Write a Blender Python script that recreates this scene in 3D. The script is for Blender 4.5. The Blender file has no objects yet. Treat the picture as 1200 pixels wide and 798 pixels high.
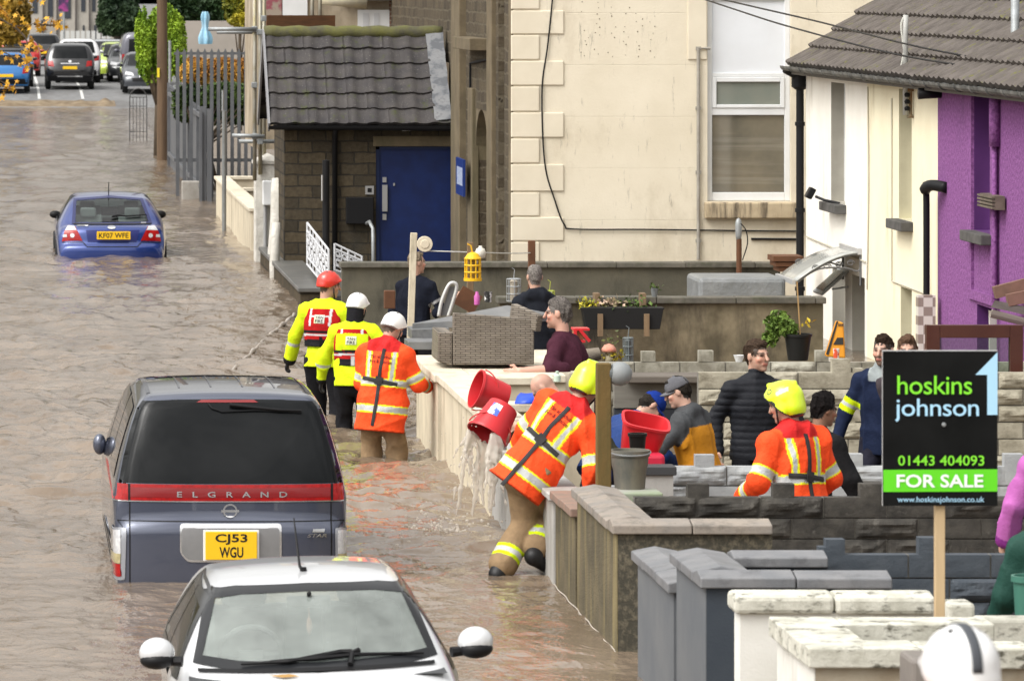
import bpy, bmesh, math, random
import numpy as np
from mathutils import Vector, Matrix, noise
from mathutils.bvhtree import BVHTree
random.seed(7); rng = np.random.default_rng(7)
R = math.radians
scene = bpy.context.scene
COL = scene.collection

# ------------------------------------------------------------------ camera
H, F = 4.47, 5900.0            # camera height over the flood, focal length in photo pixels (photo is 1200 wide)
cam = bpy.data.objects.new("camera", bpy.data.cameras.new("camera"))
COL.objects.link(cam)
cam.location = (0, 0, H); cam.rotation_euler = (R(90), 0, 0)
cam.data.sensor_width = 36; cam.data.sensor_fit = 'HORIZONTAL'
cam.data.lens = F / 1200 * 36
cam.data.shift_x = 0.5; cam.data.shift_y = -423 / 1200
cam.data.clip_start = 1; cam.data.clip_end = 4000
cam.data.dof.use_dof = True; cam.data.dof.focus_distance = 50; cam.data.dof.aperture_fstop = 9
scene.camera = cam
# ------------------------------------------------------------------ sky and light (overcast)
SUN_EL, SUN_AZ = R(50), R(238)
world = bpy.data.worlds.new("World"); scene.world = world; world.use_nodes = True
wn = world.node_tree; wn.nodes.clear()
sky = wn.nodes.new('ShaderNodeTexSky'); sky.sky_type = 'NISHITA'; sky.sun_disc = False
sky.sun_elevation = SUN_EL; sky.sun_rotation = SUN_AZ; sky.air_density = 1.6; sky.dust_density = 5.0; sky.ozone_density = 1.0
hs = wn.nodes.new('ShaderNodeHueSaturation'); hs.inputs['Saturation'].default_value = 0.06
tint = wn.nodes.new('ShaderNodeMix'); tint.data_type = 'RGBA'; tint.blend_type = 'MULTIPLY'
tint.inputs[0].default_value = 1.0; tint.inputs[7].default_value = (1.0, 0.985, 0.96, 1)
bg = wn.nodes.new('ShaderNodeBackground'); bg.inputs[1].default_value = 0.15
wo = wn.nodes.new('ShaderNodeOutputWorld')
wn.links.new(sky.outputs[0], hs.inputs['Color']); wn.links.new(hs.outputs[0], tint.inputs[6])
# an overcast sky is about three times as bright overhead as at the horizon
gm_ = wn.nodes.new('ShaderNodeTexCoord'); sx = wn.nodes.new('ShaderNodeSeparateXYZ'); mr = wn.nodes.new('ShaderNodeMapRange')
mr.inputs[1].default_value = 0; mr.inputs[2].default_value = 1; mr.inputs[3].default_value = 2.1; mr.inputs[4].default_value = 4.2
wn.links.new(gm_.outputs['Generated'], sx.inputs[0]); wn.links.new(sx.outputs[2], mr.inputs[0])
ml = wn.nodes.new('ShaderNodeVectorMath'); ml.operation = 'SCALE'
# uneven cloud cover
cn_ = wn.nodes.new('ShaderNodeTexNoise'); cn_.inputs['Scale'].default_value = 3.2; cn_.inputs['Detail'].default_value = 5; cn_.inputs['Roughness'].default_value = .55
cr_ = wn.nodes.new('ShaderNodeMapRange'); cr_.inputs[1].default_value = .35; cr_.inputs[2].default_value = .68; cr_.inputs[3].default_value = .55; cr_.inputs[4].default_value = 1.45
mm_ = wn.nodes.new('ShaderNodeMath'); mm_.operation = 'MULTIPLY'
wn.links.new(gm_.outputs['Generated'], cn_.inputs['Vector']); wn.links.new(cn_.outputs['Fac'], cr_.inputs[0]); wn.links.new(cr_.outputs[0], mm_.inputs[0]); wn.links.new(mr.outputs[0], mm_.inputs[1])
wn.links.new(tint.outputs[2], ml.inputs[0]); wn.links.new(mm_.outputs[0], ml.inputs['Scale']); wn.links.new(ml.outputs[0], bg.inputs[0]); wn.links.new(bg.outputs[0], wo.inputs[0])
sun = bpy.data.objects.new("sun", bpy.data.lights.new("sun", 'SUN')); COL.objects.link(sun)
sun.data.energy = 0.9; sun.data.angle = R(110); sun.data.color = (1.0, 0.96, 0.90)
# the lamp shines along local -Z; azimuth measured so that the light comes from behind the camera, a little left
d = Vector((math.sin(SUN_AZ) * math.cos(SUN_EL), math.cos(SUN_AZ) * math.cos(SUN_EL), math.sin(SUN_EL)))
sun.rotation_euler = d.to_track_quat('Z', 'Y').to_euler()
vs = scene.view_settings
vs.view_transform = 'Standard'; vs.look = 'None'; vs.gamma = 1; vs.use_curve_mapping = False; vs.exposure = -0.76

# ------------------------------------------------------------------ helpers
def S(Y): return F / Y
def PX(px, Y): return px * Y / F
def PZ(py, Y): return H - (py + 24) * Y / F
def P(px, py, Y): return Vector((PX(px, Y), Y, PZ(py, Y)))

def tag(o, label=None, cat=None, group=None, kind=None):
    if label: o['label'] = label
    if cat: o['category'] = cat
    if group: o['group'] = group
    if kind: o['kind'] = kind
    return o
def thing(name, label, cat, loc=(0, 0, 0), group=None, rot=None):
    o = bpy.data.objects.new(name, None); COL.objects.link(o)
    o.location = loc; o.empty_display_size = .1
    if rot: o.rotation_euler = rot
    return tag(o, label, cat, group, 'thing')
def wloc(o):
    v = Vector((0, 0, 0))
    while o is not None:
        v += o.location; o = o.parent
    return v

class MB:
    """collects geometry; obj() links it as ONE mesh object"""
    def __init__(s): s.v = []; s.f = []
    def add(s, vs_, fs):
        n = len(s.v); s.v.extend([tuple(map(float, q)) for q in vs_]); s.f.extend([tuple(i + n for i in q) for q in fs]); return s
    def box(s, x0, x1, y0, y1, z0, z1):
        if x0 > x1: x0, x1 = x1, x0
        if y0 > y1: y0, y1 = y1, y0
        if z0 > z1: z0, z1 = z1, z0
        return s.add([(x0,y0,z0),(x1,y0,z0),(x1,y1,z0),(x0,y1,z0),(x0,y0,z1),(x1,y0,z1),(x1,y1,z1),(x0,y1,z1)],
              [(0,3,2,1),(4,5,6,7),(0,1,5,4),(1,2,6,5),(2,3,7,6),(3,0,4,7)])
    def obox(s, c, size, m=None):
        m = m or Matrix.Identity(3); c = Vector(c); h = Vector(size) / 2
        pts = [c + m @ Vector((sx*h.x, sy*h.y, sz*h.z)) for sz in (-1,1) for sx, sy in ((-1,-1),(1,-1),(1,1),(-1,1))]
        return s.add(pts, [(0,3,2,1),(4,5,6,7),(0,1,5,4),(1,2,6,5),(2,3,7,6),(3,0,4,7)])
    def beam(s, a, b, w, h, up=(0,0,1)):
        a, b = Vector(a), Vector(b); d_ = (b - a); L = d_.length; d_.normalize()
        r_ = d_.cross(Vector(up))
        if r_.length < 1e-4: r_ = d_.cross(Vector((1,0,0)))
        r_.normalize(); u = r_.cross(d_)
        return s.obox((a+b)/2, (w, L, h), Matrix((r_, d_, u)).transposed())
    def tube(s, pts, r, n=8, cap=True):
        pts = [Vector(p) for p in pts]; m = len(pts)
        rs = r if isinstance(r, (list, tuple)) else [r]*m
        vs_, fs = [], []
        t0 = (pts[1]-pts[0]).normalized(); ref = Vector((0,0,1)) if abs(t0.z) < .9 else Vector((1,0,0))
        for i, p in enumerate(pts):
            t = (pts[min(i+1,m-1)] - pts[max(i-1,0)]).normalized()
            a = t.cross(ref)
            if a.length < 1e-5: a = t.cross(Vector((0,1,0)))
            a.normalize(); b = a.cross(t); ref = b if abs(b.dot(t))<.9 else ref
            for k in range(n):
                q = 2*math.pi*k/n; vs_.append(p + (a*math.cos(q) + b*math.sin(q))*rs[i])
        for i in range(m-1):
            for k in range(n): fs.append((i*n+k, i*n+(k+1)%n, (i+1)*n+(k+1)%n, (i+1)*n+k))
        if cap: fs.append(tuple(range(n))[::-1]); fs.append(tuple(range((m-1)*n, m*n)))
        return s.add(vs_, fs)
    def lathe(s, prof, c=(0,0,0), n=24, m=None, cap0=True, cap1=True):
        c = Vector(c); vs_, fs = [], []
        for (r_, z) in prof:
            for k in range(n):
                q = 2*math.pi*k/n; p = Vector((r_*math.cos(q), r_*math.sin(q), z))
                vs_.append(c + (m @ p if m else p))
        L = len(prof)
        for i in range(L-1):
            for k in range(n): fs.append((i*n+k, i*n+(k+1)%n, (i+1)*n+(k+1)%n, (i+1)*n+k))
        if cap0: fs.append(tuple(range(n))[::-1])
        if cap1: fs.append(tuple(range((L-1)*n, L*n)))
        return s.add(vs_, fs)
    def prism(s, poly, fn, d0, d1):
        """poly: 2D points; fn(u,v,d)->xyz"""
        n = len(poly)
        vs_ = [fn(u, v, d0) for u, v in poly] + [fn(u, v, d1) for u, v in poly]
        fs = [tuple(range(n))[::-1], tuple(range(n, 2*n))] + [(i, (i+1)%n, n+(i+1)%n, n+i) for i in range(n)]
        return s.add(vs_, fs)
    def grid(s, A):
        A = np.asarray(A, float); a, b = A.shape[:2]
        idx = np.arange(a*b).reshape(a, b)
        fs = np.stack([idx[:-1,:-1], idx[:-1,1:], idx[1:,1:], idx[1:,:-1]], -1).reshape(-1, 4)
        return s.add(A.reshape(-1, 3).tolist(), fs.tolist())
    def obj(s, name, m, parent=None, smooth=False, bevel=0, local=False, angle=None, fixn=True):
        off = Vector((0,0,0)) if (local or parent is None) else wloc(parent)
        me = bpy.data.meshes.new(name)
        if off.length > 0:
            o3 = np.array(off); vv = (np.array(s.v) - o3).tolist()
        else: vv = s.v
        me.from_pydata(vv, [], s.f)
        if fixn:
            bm = bmesh.new(); bm.from_mesh(me); bmesh.ops.recalc_face_normals(bm, faces=bm.faces); bm.to_mesh(me); bm.free()
        me.materials.append(m)
        o = bpy.data.objects.new(name, me); COL.objects.link(o)
        if parent is not None: o.parent = parent
        if smooth:
            me.polygons.foreach_set('use_smooth', [True]*len(me.polygons))
            if angle: 
                me.set_sharp_from_angle(angle=R(angle))
        if bevel:
            md = o.modifiers.new('bevel', 'BEVEL'); md.width = bevel; md.segments = 2; md.limit_method = 'ANGLE'; md.angle_limit = R(40)
        return o

def copy_tree(o, parent=None):
    c = o.copy(); COL.objects.link(c)
    if parent is not None: c.parent = parent
    for ch in o.children: copy_tree(ch, c)
    return c

# ------------------------------------------------------------------ materials
def nodes(name):
    m = bpy.data.materials.new(name); m.use_nodes = True
    nt = m.node_tree; b = nt.nodes['Principled BSDF']
    return m, nt, b
def N(nt, t, **kw):
    n = nt.nodes.new(t)
    for k, v in kw.items(): setattr(n, k, v)
    return n
def c4(c): return (c[0], c[1], c[2], 1)
def noise_n(nt, scale, detail=4, rough=.6, vec=None, stretch=None, dist=0):
    n = N(nt, 'ShaderNodeTexNoise'); n.inputs['Scale'].default_value = scale; n.inputs['Detail'].default_value = detail
    n.inputs['Roughness'].default_value = rough; n.inputs['Distortion'].default_value = dist
    if vec is None:
        vec = N(nt, 'ShaderNodeTexCoord').outputs['Object']
    if stretch:
        mp = N(nt, 'ShaderNodeMapping'); mp.inputs['Scale'].default_value = stretch
        nt.links.new(vec, mp.inputs[0]); vec = mp.outputs[0]
    nt.links.new(vec, n.inputs['Vector'])
    return n.outputs['Fac']
def ramp(nt, fac, lo, hi):
    r = N(nt, 'ShaderNodeMapRange'); r.inputs[1].default_value = lo; r.inputs[2].default_value = hi
    nt.links.new(fac, r.inputs[0]); return r.outputs[0]
def mixc(nt, fac, a, b, mode='MIX'):
    m = N(nt, 'ShaderNodeMix', data_type='RGBA', blend_type=mode)
    for sock, v in ((m.inputs[0], fac), (m.inputs[6], a), (m.inputs[7], b)):
        if hasattr(v, 'is_linked') or hasattr(v, 'links'): nt.links.new(v, sock)
        elif isinstance(v, (int, float)): sock.default_value = v
        else: sock.default_value = c4(v)
    return m.outputs[2]
def bumpn(nt, b, h, strength, dist, prev=None):
    n = N(nt, 'ShaderNodeBump'); n.inputs['Strength'].default_value = strength; n.inputs['Distance'].default_value = dist
    nt.links.new(h, n.inputs['Height'])
    if prev is not None: nt.links.new(prev, n.inputs['Normal'])
    nt.links.new(n.outputs[0], b.inputs['Normal']); return n.outputs[0]
_mc = {}
def mat(name, col, col2=None, scale=4, lo=.35, hi=.65, rough=.7, metal=0, spec=.4, bump=0, bscale=40, bdist=.01,
        dirt_or_sheen=None, dscale=2, dlo=.5, dhi=.75, dstretch=(1, 1, .25), coat=0, stretch=None, trans=0, ior=1.45, sub=0, attr=None, sheen=0, alpha=None):
    if name in _mc: return _mc[name]
    m, nt, b = nodes(name)
    b.inputs['Base Color'].default_value = c4(col); b.inputs['Roughness'].default_value = rough
    b.inputs['Metallic'].default_value = metal; b.inputs['Specular IOR Level'].default_value = spec
    b.inputs['Coat Weight'].default_value = coat; b.inputs['IOR'].default_value = ior
    b.inputs['Transmission Weight'].default_value = trans
    if alpha is not None: b.inputs['Alpha'].default_value = alpha
    if sub: b.inputs['Subsurface Weight'].default_value = sub; b.inputs['Subsurface Radius'].default_value = (.012, .005, .003); b.inputs['Subsurface Scale'].default_value = 1
    c = None
    if attr:
        a = N(nt, 'ShaderNodeVertexColor', layer_name=attr); c = a.outputs[0]
        if col2 is not None:
            c = mixc(nt, ramp(nt, noise_n(nt, scale, stretch=stretch), lo, hi), c, mixc(nt, 1.0, c, col2, 'MULTIPLY'))
    elif col2 is not None:
        c = mixc(nt, ramp(nt, noise_n(nt, scale, stretch=stretch), lo, hi), col, col2)
    if dirt_or_sheen is not None:
        c = mixc(nt, ramp(nt, noise_n(nt, dscale, 6, .7, stretch=dstretch), dlo, dhi), c if c is not None else col, dirt_or_sheen)
    if c is not None: nt.links.new(c, b.inputs['Base Color'])
    if bump: bumpn(nt, b, noise_n(nt, bscale, 5, .65), bump, bdist)
    _mc[name] = m
    return m
def plane_vec(nt, plane):
    tc = N(nt, 'ShaderNodeTexCoord'); sp = N(nt, 'ShaderNodeSeparateXYZ'); cb = N(nt, 'ShaderNodeCombineXYZ')
    nt.links.new(tc.outputs['Object'], sp.inputs[0])
    nt.links.new(sp.outputs['XYZ'.index(plane[0])], cb.inputs[0]); nt.links.new(sp.outputs['XYZ'.index(plane[1])], cb.inputs[1])
    return cb.outputs[0], tc.outputs['Object']
def brick(name, plane, c1, c2, mortar, bw, bh, ms=.012, bump=.6, bd=.02, dirt_or_sheen=None, dlo=.5, dhi=.7, dscale=1.5, warp=.02, rough=.85, dstretch=(1,1,.4), squash=1.0, off=.5, cell2=None):
    if name in _mc: return _mc[name]
    m, nt, b = nodes(name); b.inputs['Roughness'].default_value = rough; b.inputs['Specular IOR Level'].default_value = .25
    v, oc = plane_vec(nt, plane)
    nz = N(nt, 'ShaderNodeTexNoise'); nz.inputs['Scale'].default_value = 4; nz.inputs['Detail'].default_value = 3; nt.links.new(oc, nz.inputs['Vector'])
    wv = N(nt, 'ShaderNodeVectorMath', operation='SCALE'); wv.inputs['Scale'].default_value = warp
    sb = N(nt, 'ShaderNodeVectorMath', operation='SUBTRACT'); sb.inputs[1].default_value = (.5,.5,.5); nt.links.new(nz.outputs['Color'], sb.inputs[0])
    nt.links.new(sb.outputs[0], wv.inputs[0])
    ad = N(nt, 'ShaderNodeVectorMath', operation='ADD'); nt.links.new(v, ad.inputs[0]); nt.links.new(wv.outputs[0], ad.inputs[1])
    bt = N(nt, 'ShaderNodeTexBrick'); bt.offset = off; bt.squash = squash; bt.squash_frequency = 3
    bt.inputs['Scale'].default_value = 1; bt.inputs['Brick Width'].default_value = bw; bt.inputs['Row Height'].default_value = bh
    bt.inputs['Mortar Size'].default_value = ms; bt.inputs['Mortar Smooth'].default_value = .3; bt.inputs['Bias'].default_value = 0
    bt.inputs['Color1'].default_value = c4(c1); bt.inputs['Color2'].default_value = c4(c2); bt.inputs['Mortar'].default_value = c4(mortar)
    nt.links.new(ad.outputs[0], bt.inputs['Vector'])
    c = mixc(nt, ramp(nt, noise_n(nt, 14, 6, .7), .3, .7), bt.outputs['Color'], mixc(nt, 1.0, bt.outputs['Color'], (.55,.52,.48), 'MULTIPLY'))
    if dirt_or_sheen is not None: c = mixc(nt, ramp(nt, noise_n(nt, dscale, 6, .7, stretch=dstretch), dlo, dhi), c, dirt_or_sheen)
    nt.links.new(c, b.inputs['Base Color'])
    inv = N(nt, 'ShaderNodeMath', operation='SUBTRACT'); inv.inputs[0].default_value = 1; nt.links.new(bt.outputs['Fac'], inv.inputs[1])
    n1 = bumpn(nt, b, inv.outputs[0], bump, bd)
    bumpn(nt, b, noise_n(nt, 25, 6, .7), bump*.7, bd*.8, n1)
    _mc[name] = m
    return m

def text_mesh(txt, shear=0, bold=0, space=1.0):
    cu = bpy.data.curves.new('text', 'FONT'); cu.body = txt; cu.size = 1; cu.resolution_u = 3; cu.shear = shear; cu.offset = bold; cu.space_character = space
    o = bpy.data.objects.new('text', cu); COL.objects.link(o)
    dg = bpy.context.evaluated_depsgraph_get(); me = bpy.data.meshes.new_from_object(o.evaluated_get(dg))
    v = np.array([tuple(p.co) for p in me.vertices]); f = [tuple(p.vertices) for p in me.polygons]
    bpy.data.objects.remove(o); bpy.data.curves.remove(cu); bpy.data.meshes.remove(me)
    return v, f
def text_fit(txt, x0, x1, zt, zb, fn, name, m, parent, bold=0, space=1.0, local=False, shear=0):
    """lettering fitted into the rectangle (u x0..x1, v zb..zt); fn(u,v)->xyz"""
    v, f = text_mesh(txt, bold=bold, space=space, shear=shear)
    a, b = v.min(0), v.max(0)
    u = x0 + (v[:,0]-a[0])/(b[0]-a[0])*(x1-x0); w = zb + (v[:,1]-a[1])/(b[1]-a[1])*(zt-zb)
    mb = MB(); mb.add([fn(p, q) for p, q in zip(u, w)], f)
    return mb.obj(name, m, parent, local=local, fixn=False)

# ------------------------------------------------------------------ leaves
def leaf_mesh(centers, size, jitter, name, m, parent, nrm=None, elong=1.6, cols=None):
    """one quad leaf (bent) per centre, random orientation; colour varies per leaf"""
    n = len(centers); c = np.asarray(centers)
    a = rng.normal(size=(n,3)); a /= np.linalg.norm(a,axis=1)[:,None]
    b = np.cross(a, rng.normal(size=(n,3))); b /= np.linalg.norm(b,axis=1)[:,None]
    sz = size*(1+jitter*rng.uniform(-1,1,n))[:,None]
    nn = np.cross(a,b)
    v = np.stack([c-a*sz*elong/2, c+b*sz/2+nn*sz*.15, c+a*sz*elong/2, c-b*sz/2+nn*sz*.15],1).reshape(-1,3)
    f = np.arange(4*n).reshape(n,4)
    if parent is not None: v = v - np.array(wloc(parent))
    me = bpy.data.meshes.new(name); me.from_pydata(v.tolist(), [], f.tolist()); me.materials.append(m)
    if cols is not None:
        at = me.color_attributes.new('Col','FLOAT_COLOR','POINT')
        cc = np.repeat(np.c_[cols, np.ones(n)], 4, 0); at.data.foreach_set('color', cc.ravel())
    o = bpy.data.objects.new(name, me); COL.objects.link(o)
    if parent is not None: o.parent = parent
    return o
def leaf_cols(n, c1, c2, pos=None, sc=1.0):
    t = rng.uniform(0,1,n)
    if pos is not None:
        k = np.array([noise.noise(Vector(p)*sc) for p in pos]); t = np.clip(.5+k*1.1+rng.normal(0,.18,n),0,1)
    return np.outer(1-t, c1)+np.outer(t, c2)
LEAF = mat('leaf', (.1,.2,.03), attr='Col', rough=.55, spec=.3)
# ================================================================== ground and water
def vnoise(x, y, seed=0):
    """vectorised 2D value-gradient noise in about -1..1"""
    g = np.random.default_rng(seed).uniform(-1, 1, (256, 256))
    xi = np.floor(x).astype(int); yi = np.floor(y).astype(int); fx = x-xi; fy = y-yi
    fx = fx*fx*fx*(fx*(fx*6-15)+10); fy = fy*fy*fy*(fy*(fy*6-15)+10)
    a = g[yi%256, xi%256]; b = g[yi%256, (xi+1)%256]; c = g[(yi+1)%256, xi%256]; d_ = g[(yi+1)%256, (xi+1)%256]
    return (a*(1-fx)+b*fx)*(1-fy)+(c*(1-fx)+d_*fx)*fy
ASPH = mat('asphalt', (.13,.13,.13), (.19,.19,.19), scale=3, rough=.75, bump=.3, bscale=60, dirt_or_sheen=(.09,.085,.08), dscale=.6, dstretch=(1,.3,1))
ys = [0, 40, 100, 160, 168, 171, 174, 176, 178, 180, 184, 190, 205, 260, 330, 600, 3000]
zs = [-.75,-.75,-.75,-.6,-.35,-.2,-.06,.04,.16,.26,.42,.5,.55,.6,.6,.9,2]
xs = [-400,-60,-12,-6,0,4.1,8,14,40,400]
mb = MB(); mb.grid([[(x, y, z) for x in xs] for y, z in zip(ys, zs)])
tag(mb.obj('road', ASPH), kind='structure')
for x in (1.4, 2.95):
    mb = MB(); mb.grid([[(x-.05, y, np.interp(y, ys, zs)+.006), (x+.05, y, np.interp(y, ys, zs)+.006)] for y in np.linspace(179, 230, 30)])
    tag(mb.obj('road_marking', mat('road_paint', (.5,.5,.48), rough=.7)), kind='structure')
# line of mud the flood has left at its upper edge
mb = MB(); pts = []
A = np.zeros((9, 160, 3)); 
for i, yy in enumerate(np.linspace(175.6, 178.4, 9)):
    for j, xx in enumerate(np.linspace(-4, 4.05, 160)):
        hgt = max(0, 1-abs(i-4)/4)*(.03+.16*max(0, noise.noise(Vector((xx*2.3, yy*.7, 3)))+.35))
        A[i, j] = (xx, yy, np.interp(yy, ys, zs)+hgt-.006)
mb.grid(A)
tag(mb.obj('mud', mat('mud', (.12,.085,.05), (.22,.17,.11), scale=3, rough=.9, bump=.6, bscale=12), smooth=True), kind='stuff')

# unseen wooded hillside added beyond the street to darken reflections in the flood
mb = MB(); A = []
for j, t in enumerate(np.linspace(0, 1, 14)):
    A.append([(x, 700+900*t+120*math.sin(x*.004), 2+62*(t*t*(3-2*t))+8*noise.noise(Vector((x*.01, t*5, 0)))*t) for x in np.linspace(-1500, 1500, 60)])
mb.grid(A); tag(mb.obj('unseen_hills', mat('unseen_hill', (.035,.038,.018), (.09,.07,.03), scale=.02, rough=1), smooth=True), kind='structure')
# floodwater: real waves
m, nt, b = nodes('floodwater')
b.inputs['Roughness'].default_value = .07; b.inputs['IOR'].default_value = 1.33; b.inputs['Specular IOR Level'].default_value = .5
tc = N(nt, 'ShaderNodeTexCoord').outputs['Object']
c = mixc(nt, ramp(nt, noise_n(nt, .8, 4, .6, vec=tc, stretch=(1, .35, 1)), .35, .7), (.150,.110,.076), (.220,.172,.128))
nt.links.new(c, b.inputs['Base Color'])
n1 = bumpn(nt, b, noise_n(nt, 9, 4, .6, vec=tc, stretch=(1, .55, 1)), .5, .03)
bumpn(nt, b, noise_n(nt, 2.6, 3, .5, vec=tc, stretch=(1, .5, 1), dist=1.0), .45, .08, n1)
WATER = m
yy = []; y_ = 24.0
while y_ < 177.5:
    yy.append(y_); y_ += max(.03, 1.0*y_*y_/(F*H))
yy = np.array(yy); xx = np.arange(-.9, 4.65, .032)
X, Y = np.meshgrid(xx, yy)
def waves(X, Y):
    cell = Y*Y/(F*H)
    fade = lambda wl: np.clip(wl/(cell*3.0), 0, 1)
    wx = X + .25*vnoise(X*.9, Y*.5, 9); wy = Y + .5*vnoise(X*.6, Y*.4, 10)
    z = .030*vnoise(wx*.7, wy*.33, 1)*fade(3)
    def crest(n, p=.6): return n+p*n*np.abs(n)
    z += .024*crest(vnoise(wx*1.6, wy*1.3, 2))*fade(1.0)
    z += .020*crest(vnoise(wx*4.2+.3*wy, wy*4.4, 3))*fade(.4)
    z += .012*crest(vnoise(wx*7.4-.8*wy, wy*8.5, 5))*fade(.22)
    z += .009*crest(vnoise(wx*5.6+.5*wy, wy*6.1, 7))*fade(.3)
    z += .006*vnoise(wx*14, wy*14, 4)*fade(.12)
    calm = np.clip((Y-32)/12, .28, 1)                    # sheltered behind the parked cars
    far = 1+np.clip((Y-60)/60, 0, 1)*.5
    z *= calm*far
    # wash round the blue saloon and where the buckets are emptied
    for (cx, cy, r0, a) in ((1.82, 80.4, 1.3, .05), (3.75, 39.9, .5, .06), (3.62,47.3,.4,.03), (3.85,37.9,.35,.02), (3.5,49.6,.4,.03), (3.3,51.5,.4,.03)):
        dd = np.hypot(X-cx, (Y-cy)*.7); z += a*np.exp(-((dd-r0*.5)/(r0*.5))**2)*(vnoise(X*5, Y*3, 6)*.8+.3)
    return z
Zw = waves(X, Y)
edge = np.clip((X+.9)/.4, 0, 1)*np.clip((4.65-X)/.2, 0, 1)*np.clip((Y-24)/1.5, 0, 1)
mb = MB(); mb.grid(np.stack([X, Y, Zw*edge], -1))
for (x0, x1, y0, y1) in ((-60, -.9, 24, yy[-1]), (4.618, 16, 24, yy[-1]), (-60, 16, -20, 24)):
    mb.add([(x0,y0,0),(x1,y0,0),(x1,y1,0),(x0,y1,0)], [(0,1,2,3)])
tag(mb.obj('water', WATER, smooth=True, fixn=False), kind='structure')

# ================================================================== street walls
CREAM = mat('cream_render', (.60,.53,.40), (.50,.44,.33), scale=2.5, rough=.9, bump=.4, bscale=50, dirt_or_sheen=(.24,.19,.12), dscale=2.2, dlo=.52, dhi=.76)
CREAMC = mat('cream_coping', (.66,.60,.48), (.55,.49,.38), scale=4, rough=.8, bump=.3, bscale=40, dirt_or_sheen=(.30,.26,.19), dscale=5, dlo=.52, dhi=.75, dstretch=(1,1,1))
WHITEW = mat('white_render', (.72,.71,.67), (.62,.61,.56), scale=2, rough=.85, bump=.3, bscale=60, dirt_or_sheen=(.36,.33,.27), dscale=2, dlo=.55, dhi=.8)
WHITEC = mat('weathered_white_coping', (.58,.57,.50), (.36,.35,.29), scale=6, lo=.42, hi=.72, rough=.9, bump=.6, bscale=35, dirt_or_sheen=(.085,.08,.06), dscale=8, dlo=.53, dhi=.66, dstretch=(1,1,2))
GREYW = mat('slate_grey_paint', (.115,.125,.138), (.145,.152,.16), scale=2, rough=.7, bump=.25, bscale=90, dirt_or_sheen=(.24,.24,.24), dscale=3, dlo=.6, dhi=.85, dstretch=(1,1,.12))
GREYC = mat('grey_coping', (.15,.155,.165), (.20,.20,.205), scale=4, rough=.55, bump=.25, bscale=60, dirt_or_sheen=(.09,.09,.095), dscale=6, dlo=.5, dhi=.75, dstretch=(1,1,1))
BROWNW = mat('stained_roughcast', (.145,.12,.075), (.09,.077,.05), scale=3, rough=.95, bump=.9, bscale=45, bdist=.02, dirt_or_sheen=(.29,.235,.11), dscale=3.2, dlo=.52, dhi=.68, dstretch=(1,1,.1))
BROWNF = mat('pebbled_end', (.06,.055,.042), (.15,.13,.092), scale=30, lo=.46, hi=.68, rough=.95, bump=.9, bscale=30)
BROWNC = mat('buff_coping', (.22,.20,.18), (.28,.24,.20), scale=4, rough=.7, bump=.35, bscale=50, dirt_or_sheen=(.11,.10,.085), dscale=6, dlo=.5, dhi=.72, dstretch=(1,1,1))
REDC = mat('red_brown_coping', (.27,.17,.13), (.20,.15,.12), scale=6, rough=.7, bump=.4, bscale=40)
PALEGREY = mat('pale_grey_render', (.42,.41,.39), (.34,.33,.31), scale=3, rough=.85, bump=.3, bscale=60, dirt_or_sheen=(.22,.2,.17), dscale=3)

def ridge_coping(mb, x0, x1, y0, y1, z, t=.06, rise=.035, along='Y', seam=.6):
    """coping slabs with a low ridge, with gaps between slabs"""
    a0, a1 = (y0, y1) if along == 'Y' else (x0, x1)
    n = max(1, round((a1-a0)/seam)); L = (a1-a0)/n; g = .004
    for i in range(n):
        q0, q1 = a0+i*L+g, a0+(i+1)*L-g; dz = random.uniform(-.004, .004)
        if along == 'Y':
            c_ = (x0+x1)/2; prof = [(x0, z-t), (x1, z-t), (x1, z), (c_, z+rise), (x0, z)]
            mb.prism(prof, lambda u, v, d_: (u, d_, v+dz), q0, q1)
        else:
            c_ = (y0+y1)/2; prof = [(y0, z-t), (y1, z-t), (y1, z), (c_, z+rise), (y0, z)]
            mb.prism(prof, lambda u, v, d_: (d_, u, v+dz), q0, q1)
def garden_wall(name, label, wm, cm, legs, fm=None, bev=.008, extra=None, rise=.03, t=.06):
    """legs: (x0,x1,y0,y1,ztop,along)"""
    root = thing(name, label, 'wall', (legs[0][0], legs[0][2], 0), 'low street walls with copings')
    w = MB(); c_ = MB(); fr = MB()
    for (x0, x1, y0, y1, z, al) in legs:
        i = .04
        if fm and al == 'X':
            fr.box(x0+i+.004, x1, y0+i, y1-i, -.8, z-t+.002)
            if x0 == XS: w.box(x0+i-.002, x0+i+.003, y0+i, y1+i, -.8, z-t+.002)
        else: w.box(x0+i, x1-(0 if al == 'X' else i), y0+i, y1-i, -.8, z-t+.002)
        ridge_coping(c_, x0, x1, y0, y1, z, t, rise, al)
    w.obj('wall', wm, root); c_.obj('coping', cm, root, bevel=bev)
    if fr.v: fr.obj('return_wall', fm, root)
    return root
XS = 4.06
def tide(root, y0, y1, x=XS+.035):
    MB().tube([(x-.004+.006*math.sin(y*9), y, .004) for y in np.linspace(y0, y1, 40)], .0045, 5).obj('tide_line', mat('tide_scum', (.42,.38,.33), rough=.6), root)
DGREY = mat('dark_slate_face', (.036,.046,.06), (.046,.056,.07), scale=3, rough=.7, bump=.3, bscale=70)  # darker grey on the return faces turned to the camera
garden_wall('garden_wall', 'white rendered street wall with pale slab coping nearest the bottom edge, beside the white helmet', WHITEW, WHITEC,
    [(XS, XS+.34, 25.625, 26.6, 1.11, 'Y'), (XS, 5.2, 25.3, 25.62, 1.11, 'X'), (XS+.345, 5.2, 26.3, 26.6, 1.105, 'X')], fm=mat('buff_side', (.30,.25,.18), (.42,.38,.30), scale=3, rough=.9, bump=.4), rise=.0, t=.10)
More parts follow.
